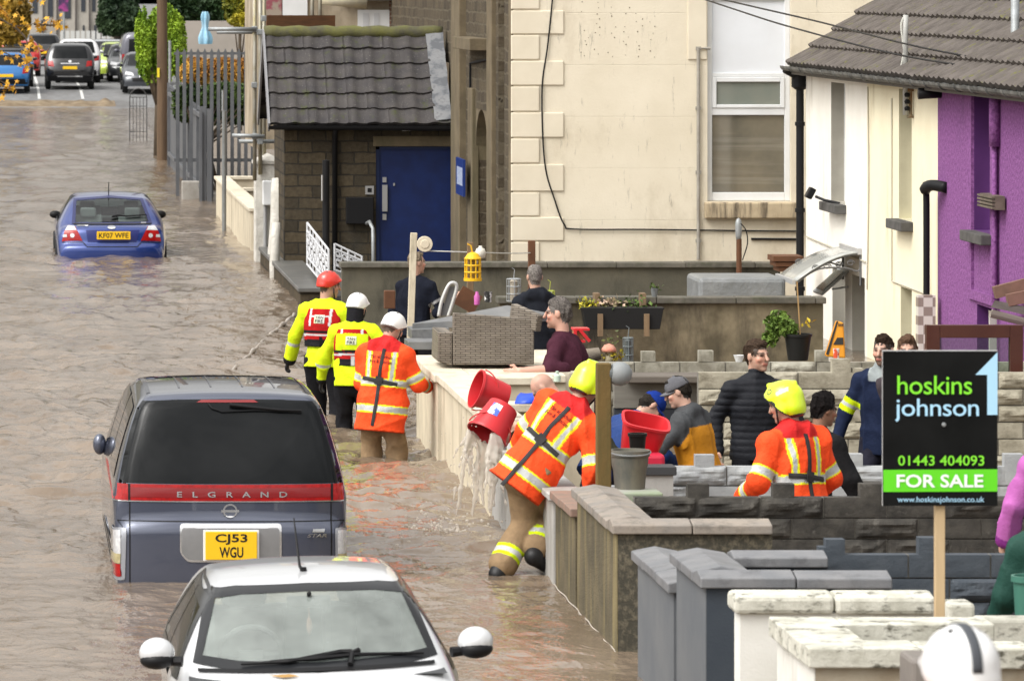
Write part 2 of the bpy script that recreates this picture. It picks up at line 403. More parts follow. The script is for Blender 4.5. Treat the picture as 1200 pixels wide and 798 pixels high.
garden_wall('garden_wall', 'white wall with thick mossy rounded coping just behind the nearest white wall', WHITEW, WHITEC,
    [(XS, 5.18, 27.85, 28.15, 1.06, 'X')], rise=.02, t=.10, bev=.025)
garden_wall('garden_wall', 'tall slate grey painted wall with grey ridged coping, in front of the for sale board', GREYW, GREYC,
    [(XS, XS+.34, 29.535, 30.55, 1.0, 'Y'), (XS, 5.18, 29.2, 29.53, 1.0, 'X'), (XS+.345, 4.98, 30.25, 30.55, 1.0, 'X')], fm=DGREY)
garden_wall('garden_wall', 'lower slate grey wall section stepping down between tall grey wall and brown wall', GREYW, GREYC,
    [(XS, XS+.30, 30.6, 32.4, .80, 'Y')])
g4 = garden_wall('garden_wall', 'brown moss stained roughcast wall with buff ridged coping below the leaning firefighter', BROWNW, BROWNC,
    [(XS, XS+.33, 33.725, 35.8, .85, 'Y'), (XS, 5.13, 33.4, 33.72, .85, 'X')], fm=BROWNF)
garden_wall('garden_wall', 'low brown stained wall end with red brown coping that the firefighter straddles', BROWNW, REDC,
    [(XS, XS+.30, 35.83, 37.2, .70, 'Y')], rise=.0)
garden_wall('garden_wall', 'pale grey rendered wall partly hidden behind the leaning firefighter and bucket', PALEGREY, PALEGREY,
    [(XS, XS+.28, 37.25, 42.0, .66, 'Y')], rise=.0, t=.05)
garden_wall('garden_wall', 'nearer cream wall with cream slab coping behind the red buckets', CREAM, CREAMC,
    [(XS, XS+.34, 42.05, 46.8, .80, 'Y'), (XS+.345, 5.12, 46.45, 46.8, .80, 'X'), (XS+.345, 5.12, 43.5, 43.85, .80, 'X')], rise=.0, t=.07)
tide(g4, 33.45, 37.2)
g6 = garden_wall('garden_wall', 'farther cream wall with broad flat top carrying the rattan sofa', CREAM, CREAMC,
    [(XS, XS+.34, 47.1, 49.6, .77, 'Y'), (XS+.345, 5.3, 47.1, 47.45, .77, 'X')], rise=.0, t=.07)
tag(MB().box(XS+.345, 5.6, 47.46, 50.4, -.7, .765).obj('patio', CREAMC), 'pale raised patio slab under the rattan sofa', 'patio')

# ------------------------------------------------------------------ split-face block walls across the gardens
def block_wall(name, label, m, Y, x0, courses, uprights, bw=.44, rough_share=.55, thick=.10, seed=0, x1=10.1, mort=.010):
    """courses: list of (ztop, zbottom, xstart); uprights: (x0,x1,ztop,zbot)"""
    rr = random.Random(seed); root = thing(name, label, 'wall', (x0, Y, 0), 'block walls between the gardens')
    mb = MB(); bk = MB()
    def face(xa, xb, za, zb, amp, ridged):
        nx = max(3, int((xb-xa)/.022)); nz = max(3, int((zb-za)/.018)); A = np.zeros((nz+1, nx+1, 3)); off = rr.uniform(0, 99)
        for i in range(nz+1):
            for j in range(nx+1):
                x = xa+(xb-xa)*j/nx; z = za+(zb-za)*i/nz
                e = min(1, min(j, nx-j)/1.5)*min(1, min(i, nz-i)/1.5)
                n_ = noise.noise(Vector((x*5+off, z*17, off)))*.6+noise.noise(Vector((x*13+off, z*30, off)))*.35
                A[i, j] = (x, Y-.006-e*amp*(.5+n_*.9 if ridged else .2+.25*n_), z)
        mb.grid(A)
        # returns to the wall core
        mb.box(xa, xb, Y-.004, Y+thick, za, zb)
    for k, (zt, zb, xs0) in enumerate(courses):
        x = xs0 - (k % 2)*bw/2
        while x < x1:
            xa, xb = max(x, xs0)+mort/2, min(x+bw, x1)-mort/2
            if xb-xa > .05:
                r_ = rr.random() < rough_share
                face(xa, xb, zb+mort/2, zt-mort/2, .05 if r_ else .012, r_)
            x += bw
        bk.box(xs0+.004, x1, Y+.004, Y+thick-.006, zb-.001, zt-.006)
    for (xa, xb, zt, zb) in uprights: face(xa, xb, zb, zt, .016, False)
    bk.obj('mortar', mat('mortar_dark_'+name, (.16,.15,.13), rough=.9), root)
    mb.obj('blocks', m, root)
    return root
BK4 = mat('dark_block', (.030,.028,.025), (.068,.062,.053), scale=6, rough=.9, bump=.6, bscale=50, dirt_or_sheen=(.14,.13,.115), dscale=9, dlo=.58, dhi=.75, dstretch=(1,1,1))
BK5 = mat('blue_grey_block', (.045,.056,.07), (.065,.076,.09), scale=4, rough=.7, bump=.4, bscale=60)
BK3 = mat('pale_grey_block', (.36,.37,.37), (.28,.29,.30), scale=5, rough=.8, bump=.4, bscale=60, dirt_or_sheen=(.16,.16,.16), dscale=6, dlo=.55, dhi=.8)
BK2 = mat('cream_block', (.40,.37,.29), (.28,.255,.195), scale=4, rough=.9, bump=.6, bscale=45, dirt_or_sheen=(.15,.13,.09), dscale=6, dlo=.48, dhi=.75, dstretch=(1,1,1.5))
BK1 = mat('weathered_cream_block', (.36,.345,.285), (.21,.195,.155), scale=5, rough=.9, bump=.5, bscale=50, dirt_or_sheen=(.14,.13,.09), dscale=7, dlo=.5, dhi=.72, dstretch=(1,1,.6))
def up(pxa, pxb, yt, yb, Y): return (PX(pxa, Y), PX(pxb, Y), PZ(yt, Y), PZ(yb, Y))
Yb = 35.1
block_wall('block_wall', 'dark weathered stone block wall with square uprights, running behind the for sale board', BK4, Yb, 4.42,
    [(PZ(a, Yb), PZ(a+24.5, Yb), 4.42) for a in (582, 606.5, 631, 655.5, 680)],
    [up(a, b_, 567, 606, Yb) for a, b_ in ((806,831),(906,931),(1008,1034),(1112,1137))], seed=4)
Yb = 30.6
block_wall('block_wall', 'blue grey painted block wall with stepped uprights, behind the sign post', BK5, Yb, 5.02,
    [(PZ(649, Yb), PZ(677, Yb), 5.02), (PZ(677, Yb), PZ(705, Yb), 5.02), (PZ(705, Yb), PZ(733, Yb), 5.02), (PZ(733, Yb), PZ(761, Yb), 5.02)],
    [up(968, 990, 632, 676, Yb), up(960, 968, 641, 676, Yb), up(1077, 1097, 630, 676, Yb)], seed=5, rough_share=.5, bw=.5)
Yb = 39.6
block_wall('block_wall', 'pale grey painted block wall between the kneeling people and the dark block wall', BK3, Yb, 4.75,
    [(PZ(546, Yb), PZ(569, Yb), PX(786, Yb)), (PZ(569, Yb), PZ(592, Yb), 4.75), (PZ(592, Yb), PZ(615, Yb), 4.75)],
    [up(815, 837, 533, 568, Yb), up(990, 1011, 532, 568, Yb), up(786, 815, 550, 568, Yb), up(1177, 1199, 532, 568, Yb)], seed=3)
Yb = 44.3
block_wall('block_wall', 'cream painted split face block wall behind the man in the black jacket', BK2, Yb, PX(815, Yb),
    [(PZ(a, Yb), PZ(a+19.5, Yb), PX(818, Yb)) for a in (436, 455.5, 475, 494.5, 514, 533.5)],
    [up(826, 844, 480, 531, Yb-.05), up(976, 997, 421, 455, Yb-.03), up(984, 1003, 478, 512, Yb-.05), up(1000, 1012, 432, 455, Yb-.03)], seed=2, rough_share=.6)
Yb = 48.7
block_wall('block_wall', 'weathered cream block wall with square uprights below the stained garden wall', BK1, Yb, PX(690, Yb),
    [(PZ(a, Yb), PZ(a+17, Yb), PX(690, Yb)) for a in (424, 441, 458, 475, 492)],
    [up(752, 768, 412, 424, Yb), up(819, 836, 411, 424, Yb), up(956, 971, 411, 424, Yb), up(880, 902, 424, 445, Yb-.05)], seed=1, rough_share=.35)
# small white block and low white wall beside the sign post
tag(MB().box(PX(1112,27.2), PX(1143,27.2), 27.2, 27.42, -.7, PZ(707,27.2)).obj('garden_wall', WHITEC, bevel=.02), 'small square white block at the foot of the sign post', 'block')
tag(MB().box(PX(1146,27.0), 9.0, 27.0, 27.18, -.7, PZ(725,27.0)).obj('garden_wall', WHITEC, bevel=.02), 'low plain white wall running off past the sign post', 'wall')
tag(MB().box(PX(1060,24.6), PX(1112,24.6), 24.4, 24.75, -.7, PZ(766,24.6)).obj('gate_pier', mat('grey_brown_pier', (.16,.14,.13),(.2,.18,.16),scale=4,rough=.6), bevel=.02), 'dark grey brown pier top beside the white helmet', 'pier')

# ------------------------------------------------------------------ the two long stained walls in front of the chapel
STAIN = mat('stained_grey_wall', (.072,.068,.052), (.12,.11,.08), scale=1.3, rough=.95, bump=.5, bscale=30, dirt_or_sheen=(.026,.025,.02), dscale=1.6, dlo=.5, dhi=.72, dstretch=(1,1,.35))
STAIN2 = mat('rust_stained_wall', (.105,.088,.055), (.24,.20,.13), scale=1.6, lo=.42, hi=.62, rough=.95, bump=.5, bscale=30, dirt_or_sheen=(.035,.03,.023), dscale=1.5, dlo=.47, dhi=.66, dstretch=(1,1,.3))
STAINC = mat('dark_coping', (.085,.08,.066), (.14,.128,.105), scale=5, rough=.9, bump=.4, bscale=40, dirt_or_sheen=(.05,.055,.03), dscale=4, dstretch=(1,1,1))
def long_wall(name, label, m, x0, x1, Y, z, cz=.07):
    r_ = thing(name, label, 'wall', (x0, Y, 0))
    MB().box(x0, x1, Y, Y+.2, -.8, z-cz).obj('wall', m, r_)
    c_ = MB(); x = x0-.03
    while x < x1:
        c_.box(x+.003, min(x+.9, x1+.03)-.003, Y-.05, Y+.25, z-cz+.001, z+random.uniform(-.004,.004)); x += .9
    c_.obj('coping', STAINC, r_, bevel=.01)
long_wall('boundary_wall', 'long dark stained wall with coping at the foot of the cream gable', STAIN, 4.45, 10.15, 65.5, .79)
long_wall('boundary_wall', 'nearer rust stained garden wall holding the black trough planter', STAIN2, 5.66, 9.32, 57.0, .876, .075)

# ================================================================== roofs of interlocking tiles
def tile_roof(name, m, origin, U, V, Lu, Lv, parent, gauge=.33, tile=.30, amp=.028, lap=.03, jit=.004, seed=1):
    """U runs along the eaves, V up the slope; each course is a wavy sheet with a thick lower edge"""
    rr = random.Random(seed)
    origin, U, V = Vector(origin), Vector(U).normalized(), Vector(V).normalized(); Nn = U.cross(V).normalized()
    if Nn.z < 0: Nn = -Nn
    mb = MB(); n = int(math.ceil(Lv/gauge)); nu = int(Lu/tile*10)
    for k in range(n):
        v0 = k*gauge; v1 = min(Lv, v0+gauge+.06)
        rows = []
        for (v, h) in ((v0+.004, -.01), (v0, lap+.012), (v0+.02, lap+.016), (v1, .004)):
            row = []
            for i in range(nu+1):
                u = Lu*i/nu; t = (u/tile+.5*(k % 2)*0) % 1
                w = amp*(math.sin(2*math.pi*t)*.5+.5)**1.5 if t < .5 else amp*.15+amp*.6*max(0, 1-abs(t-.93)/.07)
                j = noise.noise(Vector((math.floor(u/tile)*3.7, k*5.1, seed)))*jit*2
                row.append(origin+U*u+V*(v+j*(1 if v < v1 else 0)*1.5)+Nn*(h+w+j))
            rows.append(row)
        mb.grid(rows)
    return mb.obj(name, m, parent, smooth=True, angle=35, fixn=False)
m, nt, b = nodes('concrete_tiles'); b.inputs['Roughness'].default_value = .8; b.inputs['Specular IOR Level'].default_value = .25
c = mixc(nt, ramp(nt, noise_n(nt, 3.3, 3), .35, .65), (.042,.039,.041), (.064,.058,.056))
c = mixc(nt, ramp(nt, noise_n(nt, 40, 3), .62, .75), c, (.2,.19,.17))
c = mixc(nt, ramp(nt, noise_n(nt, 5, 6, .75), .56, .72), c, (.055,.065,.018))
nt.links.new(c, b.inputs['Base Color']); bumpn(nt, b, noise_n(nt, 60, 4), .3, .01); TILE = m
m, nt, b = nodes('brown_tiles'); b.inputs['Roughness'].default_value = .85; b.inputs['Specular IOR Level'].default_value = .2
c = mixc(nt, ramp(nt, noise_n(nt, 3.3, 3), .35, .65), (.072,.062,.055), (.115,.10,.09))
c = mixc(nt, ramp(nt, noise_n(nt, 7, 6, .8, stretch=(1,1.4,1)), .57, .68), c, (.12,.12,.03))
nt.links.new(c, b.inputs['Base Color']); bumpn(nt, b, noise_n(nt, 60, 4), .3, .01); TILE2 = m
BLACKP = mat('black_plastic', (.010,.010,.011), rough=.45, spec=.2)
GUTTER = mat('old_gutter', (.05,.052,.05), (.16,.16,.15), scale=5, rough=.6, dirt_or_sheen=(.30,.30,.28), dscale=6, dlo=.6, dhi=.75, dstretch=(1,1,1))
MOSS = mat('moss', (.16,.18,.04), (.07,.075,.03), scale=9, rough=1, bump=1, bscale=50, bdist=.03)
WHITEP = mat('white_plastic', (.70,.71,.72), (.64,.65,.65), scale=3, rough=.4, spec=.35)
GALV = mat('galvanised_steel', (.33,.35,.36), (.24,.25,.25), scale=6, rough=.5, metal=.4, bump=.1)

# ------------------------------------------------------------------ porch (lean-to) of the chapel
STONE = brick('coursed_stone', 'XZ', (.105,.083,.052), (.052,.043,.03), (.042,.037,.029), .42, .17, ms=.012, bump=.9, bd=.03, warp=.05, dirt_or_sheen=(.04,.036,.027), dlo=.52, dhi=.75)
STONEY = brick('rubble_stone', 'YZ', (.14,.112,.073), (.075,.06,.042), (.165,.14,.10), .5, .16, ms=.016, bump=1, bd=.05, warp=.10, dirt_or_sheen=(.07,.058,.04), dlo=.5, dhi=.72)
STONEY2 = brick('porch_side_stone', 'YZ', (.105,.083,.052), (.052,.043,.03), (.042,.037,.029), .42, .17, ms=.012, bump=.9, bd=.04, warp=.05)
DRESSED = mat('dressed_stone', (.165,.13,.08), (.11,.087,.055), scale=2.5, rough=.9, bump=.6, bscale=25, bdist=.02, dirt_or_sheen=(.09,.08,.045), dscale=2.2, dlo=.5, dhi=.75, dstretch=(1,1,.15))
YF, s_ = 75.6, S(75.6)
porch = thing('chapel_porch', 'stone porch with dark mossy tiled roof and big blue door', 'building', (4.27, YF, 0))
def pz(y): return PZ(y, YF)
def px_(x): return PX(x, YF)
dx0, dx1, dzt = px_(442), px_(532), pz(172)
w = MB(); w.box(4.27, dx0-.02, YF, YF+.3, -.5, pz(142)).box(dx0-.02, dx1+.02, YF+.004, YF+.3, dzt+.16, pz(142)).box(dx1+.02, 6.83, YF, YF+.3, -.5, pz(142))
w.obj('front_wall', STONE, porch)
w = MB(); w.box(4.272, 4.55, YF+.304, YF+2.8, -.5, pz(142)).box(4.55, 6.83, YF+2.6, YF+2.8, -.5, pz(142)); w.obj('side_wall', STONEY2, porch)
MB().box(dx0-.06, dx1+.06, YF-.02, YF+.2, dzt+.002, dzt+.16).obj('lintel', DRESSED, porch, bevel=.01)
# gable triangle on the street side
w = MB(); w.prism([(YF, pz(142)), (YF+2.8, pz(142)), (YF+1.4, 3.62)], lambda u, v, d_: (d_, u, v), 4.30, 4.5); w.obj('gable', STONEY2, porch)
door = MB().box(dx0, dx1, YF+.05, YF+.10, -.45, dzt).obj('door', mat('blue_paint', (.004,.012,.065), (.005,.017,.088), scale=5, rough=.45, bump=.12, bscale=40, dirt_or_sheen=(.03,.05,.13), dscale=20, dlo=.66, dhi=.8), porch)
f_ = MB(); f_.box(dx0-.02, dx0+.035, YF+.02, YF+.12, -.45, dzt+.001).box(dx1-.035, dx1+.02, YF+.02, YF+.12, -.45, dzt+.001).box(dx0-.02, dx1+.02, YF+.02, YF+.12, dzt-.045, dzt+.0015)
f_.obj('door_frame', mat('blue_frame', (.004,.012,.05), rough=.4), porch)
STEEL = mat('brushed_steel', (.5,.5,.5), rough=.35, metal=.8)
h_ = MB(); h_.box(px_(448), px_(454), YF+.0, YF+.02, pz(248), pz(217)); h_.box(px_(448.5), px_(453), YF+.03, YF+.055, pz(214), pz(208)); h_.box(px_(448.5), px_(453), YF+.03, YF+.055, pz(258), pz(251)); h_.box(px_(450),px_(452), YF+.02,YF+.055,pz(246),pz(244)).box(px_(450),px_(452), YF+.02,YF+.055,pz(221),pz(219))
h_.box(px_(461), px_(463), YF+.03, YF+.055, pz(218), pz(215))
h_.obj('handle', STEEL, door)
MB().box(px_(405), px_(437), YF-.14, YF-.002, pz(262), pz(231)).obj('letterbox', BLACKP, porch, bevel=.01)
ic = MB().box(px_(428), px_(438), YF-.03, YF-.002, pz(228), pz(218)).obj('intercom', STEEL, porch)
MB().box(px_(430.5), px_(435.5), YF-.034, YF-.031, pz(225.5), pz(220.5)).obj('screen', BLACKP, ic)
MB().tube([(px_(471), YF-.05, pz(152)), (px_(500), YF-.05, pz(151))], .022).obj('strip_light', WHITEP, porch)
hr = MB().tube([P(430, 262, 74.9), P(433, 260, 74.7), P(437, 268, 74.5), P(437.5, 300, 74.5), P(437.5, 330, 74.5)], .028); hr.obj('handrail', GALV, porch, smooth=True)
th = math.atan2(3.62-pz(148)-.0, 1.55)
eave = Vector((4.04, YF-.2, pz(147)))
rf = tile_roof('roof', TILE, eave, (1,0,0), (0, 1.6, 3.62-pz(147)), 2.72, math.hypot(1.6, 3.62-pz(147)), porch, gauge=.345, tile=.30, seed=3)
tile_roof('roof', TILE, (4.04, YF+3.0, pz(147)), (1,0,0), (0, -1.6, 3.62-pz(147)), 2.72, math.hypot(1.6, 3.62-pz(147)), porch, gauge=.345, seed=5)
pts = [(4.04+2.72*i/20, YF+1.4, 3.66+.012*math.sin(i*2.1)) for i in range(21)]
MB().tube(pts, .10, 10).obj('ridge', mat('mossy_ridge', (.085,.08,.055), (.135,.135,.045), scale=5, rough=1, bump=.8, bscale=30), porch, smooth=True)
MB().beam((4.03, YF-.22, pz(149)), (4.03, YF+1.42, 3.64), .03, .16).obj('bargeboard', mat('grey_board', (.22,.22,.23), rough=.7), porch)
MB().beam((4.03, YF+3.02, pz(149)), (4.03, YF+1.42, 3.64), .03, .16).obj('bargeboard', mat('grey_board', (.22,.22,.23), rough=.7), porch)
def half_gutter(mb, a, b, r_=.055, n=8):
    a, b = Vector(a), Vector(b); d_ = (b-a).normalized(); side = d_.cross(Vector((0,0,1))).normalized()
    rows = []
    for rr_ in (r_, r_-.008):
        for q in ([a, b]): rows.append([q+side*math.cos(t)*rr_+Vector((0,0,-math.sin(t)*rr_)) for t in np.linspace(0, math.pi, n)])
    mb.grid([rows[0], rows[1]]); mb.grid([rows[2], rows[3]])
    for e in (0, 1): mb.grid([rows[e], rows[e+2]])
g_ = MB(); half_gutter(g_, (4.02, YF-.27, pz(147)), (6.74, YF-.27, pz(148.5)), .06); g_.box(4.1, 6.8, YF-.19, YF-.005, pz(152), pz(146.5)); g_.obj('gutter', BLACKP, porch)
MB().tube([(px_(392), YF-.25, pz(150)), (px_(392), YF-.07, pz(160)), (px_(392), YF-.06, 0)], .04, 10).obj('downpipe', BLACKP, porch, smooth=True)
# lead flashing and soil pipe where the porch roof meets the chapel front
up_ = Vector((0, 1.6, 3.62-pz(147))).normalized(); 
fl = MB(); A = [[Vector((6.50+.065*i+.012*random.random(), YF-.2, pz(147)))+up_*(j*.1)+Vector((0,-.02,.075+.03*i/4)) for i in range(5)] for j in range(21)]
fl.grid(A); fl.obj('lead_flashing', mat('lead', (.10,.105,.115), (.27,.275,.28), scale=5, lo=.42, hi=.62, rough=.6, metal=.2, dirt_or_sheen=(.05,.05,.055), dscale=5, dstretch=(1,1,1)), porch)

# ------------------------------------------------------------------ the chapel itself
chapel = thing('chapel', 'old chapel with rubble stone street front and cream rendered gable', 'building', (6.83, 67, 0))
XF = 6.83
def fy(px): return XF*F/px      # depth of a point of the street front seen at px
# the street front with an arched window recess and a tall slot
def facade_cells(mb, plane_x, y0, y1, z0, z1, holes, depth, inset_m=None, sgn=1):
    """front facing -X at plane_x with rectangular holes (ya,yb,za,zb)"""
    yb_ = sorted({y0, y1, *[h[0] for h in holes], *[h[1] for h in holes]}); zb_ = sorted({z0, z1, *[h[2] for h in holes], *[h[3] for h in holes]})
    for i in range(len(yb_)-1):
        for j in range(len(zb_)-1):
            ym, zm = (yb_[i]+yb_[i+1])/2, (zb_[j]+zb_[j+1])/2
            if any(h[0] < ym < h[1] and h[2] < zm < h[3] for h in holes): continue
            mb.add([(plane_x, yb_[i], zb_[j]), (plane_x, yb_[i+1], zb_[j]), (plane_x, yb_[i+1], zb_[j+1]), (plane_x, yb_[i], zb_[j+1])], [(0,1,2,3)])
def reveal(mb, plane_x, h, depth):
    ya, yb2, za, zb2 = h; x0, x1 = plane_x, plane_x+depth
    mb.add([(x0,ya,za),(x1,ya,za),(x1,ya,zb2),(x0,ya,zb2)], [(0,1,2,3)]); mb.add([(x0,yb2,za),(x1,yb2,za),(x1,yb2,zb2),(x0,yb2,zb2)], [(3,2,1,0)])
    mb.add([(x0,ya,za),(x1,ya,za),(x1,yb2,za),(x0,yb2,za)], [(3,2,1,0)]); mb.add([(x0,ya,zb2),(x1,ya,zb2),(x1,yb2,zb2),(x0,yb2,zb2)], [(0,1,2,3)])
ha = (fy(571), fy(557), -.2, 2.62); hb = (fy(591), fy(584), .25, 6.5)
w = MB(); facade_cells(w, XF, 67.0, 76.6, -.6, 9, [ha, hb], .3); reveal(w, XF, ha, .32); reveal(w, XF, hb, .18)
facade_cells(w, XF, 76.6, 95, 3.2, 9, [], .3)
w.obj('front_wall', STONEY, chapel, fixn=False)
# pointed arch fill at the top of the recess
yc, hw_ = (ha[0]+ha[1])/2, (ha[1]-ha[0])/2
arc = [(yc-hw_*math.cos(t), 2.62-.75+.75*math.sin(t)**.8) for t in np.linspace(0.001, math.pi-.001, 17)]
w = MB(); w.prism([(ha[0]-.001, 2.621), (ha[0]-.001, 2.62-.75)]+arc[:9]+[(yc, 2.621)], lambda u, v, d_: (d_, u, v), XF+.004, XF+.31)
w.prism([(yc, 2.621)]+arc[8:]+[(ha[1]+.001, 2.62-.75), (ha[1]+.001, 2.621)], lambda u, v, d_: (d_, u, v), XF+.004, XF+.31); w.obj('arch', DRESSED, chapel)
wb = MB(); wb.box(XF+.31, XF+.33, ha[0], ha[1], ha[2], ha[3]); wb.obj('window', mat('boarded_window', (.12,.10,.075), (.20,.17,.12), scale=4, rough=.7), chapel)
wb = MB(); wb.box(XF+.17, XF+.19, hb[0], hb[1], hb[2], hb[3]); wb.obj('window', mat('boarded_window', (.12,.10,.075)), chapel)
bt_ = MB()
bt_.box(XF-.10, XF+.05, fy(546), fy(536), -.6, 9).box(XF-.06, XF+.05, fy(581), fy(575), .3, 9); bt_.box(XF-.05, XF+.05, fy(557)-.02, fy(552), .2, 2.9); bt_.box(XF-.03, XF+.05, 67.03, 67.35, -.6, 9)
bt_.obj('pilaster', DRESSED, chapel, bevel=.012)
MB().box(XF-.26, XF+.05, fy(572), fy(551), PZ(58, 72), PZ(44, 72)).obj('stone_ledge', DRESSED, chapel, bevel=.01)
MB().tube([(XF-.03, fy(575), 6), (XF-.03, fy(575), PZ(70,70)), (XF-.03, fy(562), PZ(72,72)), (XF-.03, fy(553.5), PZ(74,73)), (XF-.03, fy(553.5), PZ(175,73))], .018, 6).obj('cable', BLACKP, chapel)
bs = MB().box(XF-.16, XF-.13, fy(556), fy(547), PZ(229, 73), PZ(186, 73)).obj('notice_board', mat('blue_board', (.01,.03,.16), rough=.4), chapel)
MB().box(XF-.164, XF-.161, fy(555), fy(548.5), PZ(217, 73), PZ(196, 73)).obj('notice', mat('notice_paper', (.45,.5,.58), (.15,.2,.4), scale=25, rough=.5), bs)
# cream gable facing the camera
YG = 67.0
def gz(y): return PZ(y, YG)
def gx(x): return PX(x, YG)
GAB = mat('cream_gable', (.695,.63,.505), (.62,.555,.435), scale=1.2, rough=.85, bump=.12, bscale=30, dirt_or_sheen=(.30,.26,.19), dscale=1.3, dlo=.60, dhi=.86, dstretch=(1,1,.5))
m, nt, b = nodes('lined_cream_render'); b.inputs['Roughness'].default_value = .85; b.inputs['Specular IOR Level'].default_value = .25
v, oc = plane_vec(nt, 'XZ')
bt = N(nt, 'ShaderNodeTexBrick'); bt.inputs['Scale'].default_value = 1; bt.inputs['Brick Width'].default_value = 60; bt.inputs['Row Height'].default_value = .69; bt.inputs['Mortar Size'].default_value = .006; bt.inputs['Mortar Smooth'].default_value = .5
mp = N(nt, 'ShaderNodeMapping'); mp.inputs['Location'].default_value = (30, .12, 0); nt.links.new(v, mp.inputs[0]); nt.links.new(mp.outputs[0], bt.inputs['Vector'])
c = mixc(nt, ramp(nt, noise_n(nt, 1.1, 5), .35, .65), (.71,.645,.52), (.645,.58,.455))
c = mixc(nt, ramp(nt, noise_n(nt, .9, 6, .7, stretch=(1,1,.6)), .52, .80), c, (.46,.39,.28))
c = mixc(nt, ramp(nt, noise_n(nt, 4.2, 6, .75, stretch=(2.2,1,.35)), .59, .74), c, (.17,.15,.12))
nt.links.new(c, b.inputs['Base Color'])
inv = N(nt, 'ShaderNodeMath', operation='SUBTRACT'); inv.inputs[0].default_value = 1; nt.links.new(bt.outputs['Fac'], inv.inputs[1])
n1 = bumpn(nt, b, inv.outputs[0], .5, .012); bumpn(nt, b, noise_n(nt, 30, 6), .35, .012, n1); LINED = m
wx0, wx1, wzb, wzt = gx(829), gx(927), gz(236), gz(-70)
w = MB()
w.box(XF, wx0, YG, YG+.35, -.6, 9).box(wx1, 16, YG, YG+.35, -.6, 9).box(wx0, wx1, YG, YG+.35, -.6, wzb).box(wx0, wx1, YG, YG+.35, wzt, 9)
w.obj('gable_wall', LINED, chapel)
q = MB()
ysq = [-20, 12, 41, 71, 101, 131.5, 162, 192, 225, 254, 283, 313]
for i in range(len(ysq)-1):
    xr = 660.5 if i % 2 == 1 else 632
    q.box(gx(600.6)-.02, gx(xr), YG-.022, YG+.02, gz(ysq[i+1]-.8), gz(ysq[i]+.8))
q.obj('quoins', GAB, chapel, bevel=.012)
MB().box(gx(806), gx(828), YG-.02, YG+.02, gz(70), 9).obj('jamb_band', GAB, chapel, bevel=.006)
sl = MB().box(gx(825), gx(938), YG-.12, YG+.02, gz(256), gz(237)).obj('window_sill', mat('stained_sill', (.50,.41,.28), (.40,.32,.21), scale=4, rough=.9, bump=.3, dirt_or_sheen=(.07,.055,.04), dscale=6, dlo=.48, dhi=.66, dstretch=(1,1,.12)), chapel, bevel=.02)
wf = MB(); Yw = YG+.08
def fr(x0, x1, y0, y1, d0=0, d1=.08): wf.box(gx(x0), gx(x1), Yw+d0, Yw+d1, gz(y1), gz(y0))
fr(829, 835.5, -70, 235.7); fr(920.5, 927, -70, 235.7); fr(835.5, 920.5, 226, 235.7); fr(835.5, 920.5, 86, 91); fr(835.5, 920.5, 127, 135.5); fr(835.5, 920.5, -8, 1)
fr(835.5, 840.5, 91, 127, -.015, .07); fr(915.5, 920.5, 91, 127, -.015, .07); fr(840.5, 915.5, 91, 96.5, -.015, .07); fr(840.5, 915.5, 123, 127, -.015, .07)
win = wf.obj('window', WHITEP, chapel, bevel=.008)
MB().box(gx(835.5), gx(920.5), Yw+.03, Yw+.06, gz(86), gz(1)).obj('white_panel', mat('panel_white', (.70,.725,.76), (.66,.68,.71), scale=2, rough=.35), win)
GLASSD = mat('obscured_glass', (.17,.19,.165), (.21,.215,.18), scale=1.5, rough=.12, spec=.8)
MB().box(gx(840.5), gx(915.5), Yw+.02, Yw+.03, gz(123), gz(96.5)).obj('top_pane', GLASSD, win)
MB().box(gx(835.5), gx(920.5), Yw+.04, Yw+.05, gz(226), gz(135.5)).obj('main_pane', mat('window_glass', (.20,.17,.12), (.12,.11,.085), scale=1.2, rough=.08, spec=1.0, dirt_or_sheen=(.34,.31,.26), dscale=.8, dstretch=(.1,1,3)), win)  # pale bands over the brown are reflections painted into the glass colour
# peck marks, conduit and cables on the gable
hl = MB()
for i in range(12):
    for j in range(6):
        if random.random() < .75:
            x, y = 683+j*16+random.uniform(-3,3)+(i%2)*4, 4+i*5.6+random.uniform(-2,2)
            hl.lathe([(random.uniform(.005,.010), 0), (.004, .004)], (gx(x), YG-.003, gz(y)), 6, Matrix.Rotation(R(90), 3, 'X'))
hl.obj('peck_marks', mat('dark_holes', (.17,.14,.10), rough=1), chapel)
cd = MB(); cd.tube([(gx(832), YG-.03, gz(57)), (gx(818), YG-.03, gz(57)), (gx(818), YG-.03, gz(304))], .022, 8)
for y in (57, 127, 202, 282): cd.box(gx(815), gx(821), YG-.045, YG, gz(y+2), gz(y-2))
cd.obj('conduit', mat('grey_conduit', (.35,.33,.29), (.25,.23,.2), scale=6, rough=.7), chapel)
def spl(pts, n=8):
    pts = [Vector(p) for p in pts]; out = []
    for i in range(len(pts)-1):
        p0, p1, p2, p3 = pts[max(i-1,0)], pts[i], pts[i+1], pts[min(i+2,len(pts)-1)]
        for k in range(n):
            t = k/n; out.append(.5*((2*p1)+(-p0+p2)*t+(2*p0-5*p1+4*p2-p3)*t*t+(-p0+3*p1-3*p2+p3)*t**3))
    return out+[pts[-1]]
cb = MB(); cb.tube(spl([(gx(x), YG-.025, gz(y)) for x, y in ((651,-40),(642,50),(635,105),(638,190),(650,235),(661,263),(674,268.5),(760,269),(880,270.5),(942,271))]), .011, 6)
cb.tube([(gx(880), YG-.02, gz(280)), (gx(940), YG-.02, gz(280.5))], .016, 6)
cb.obj('loose_cable', BLACKP, chapel)

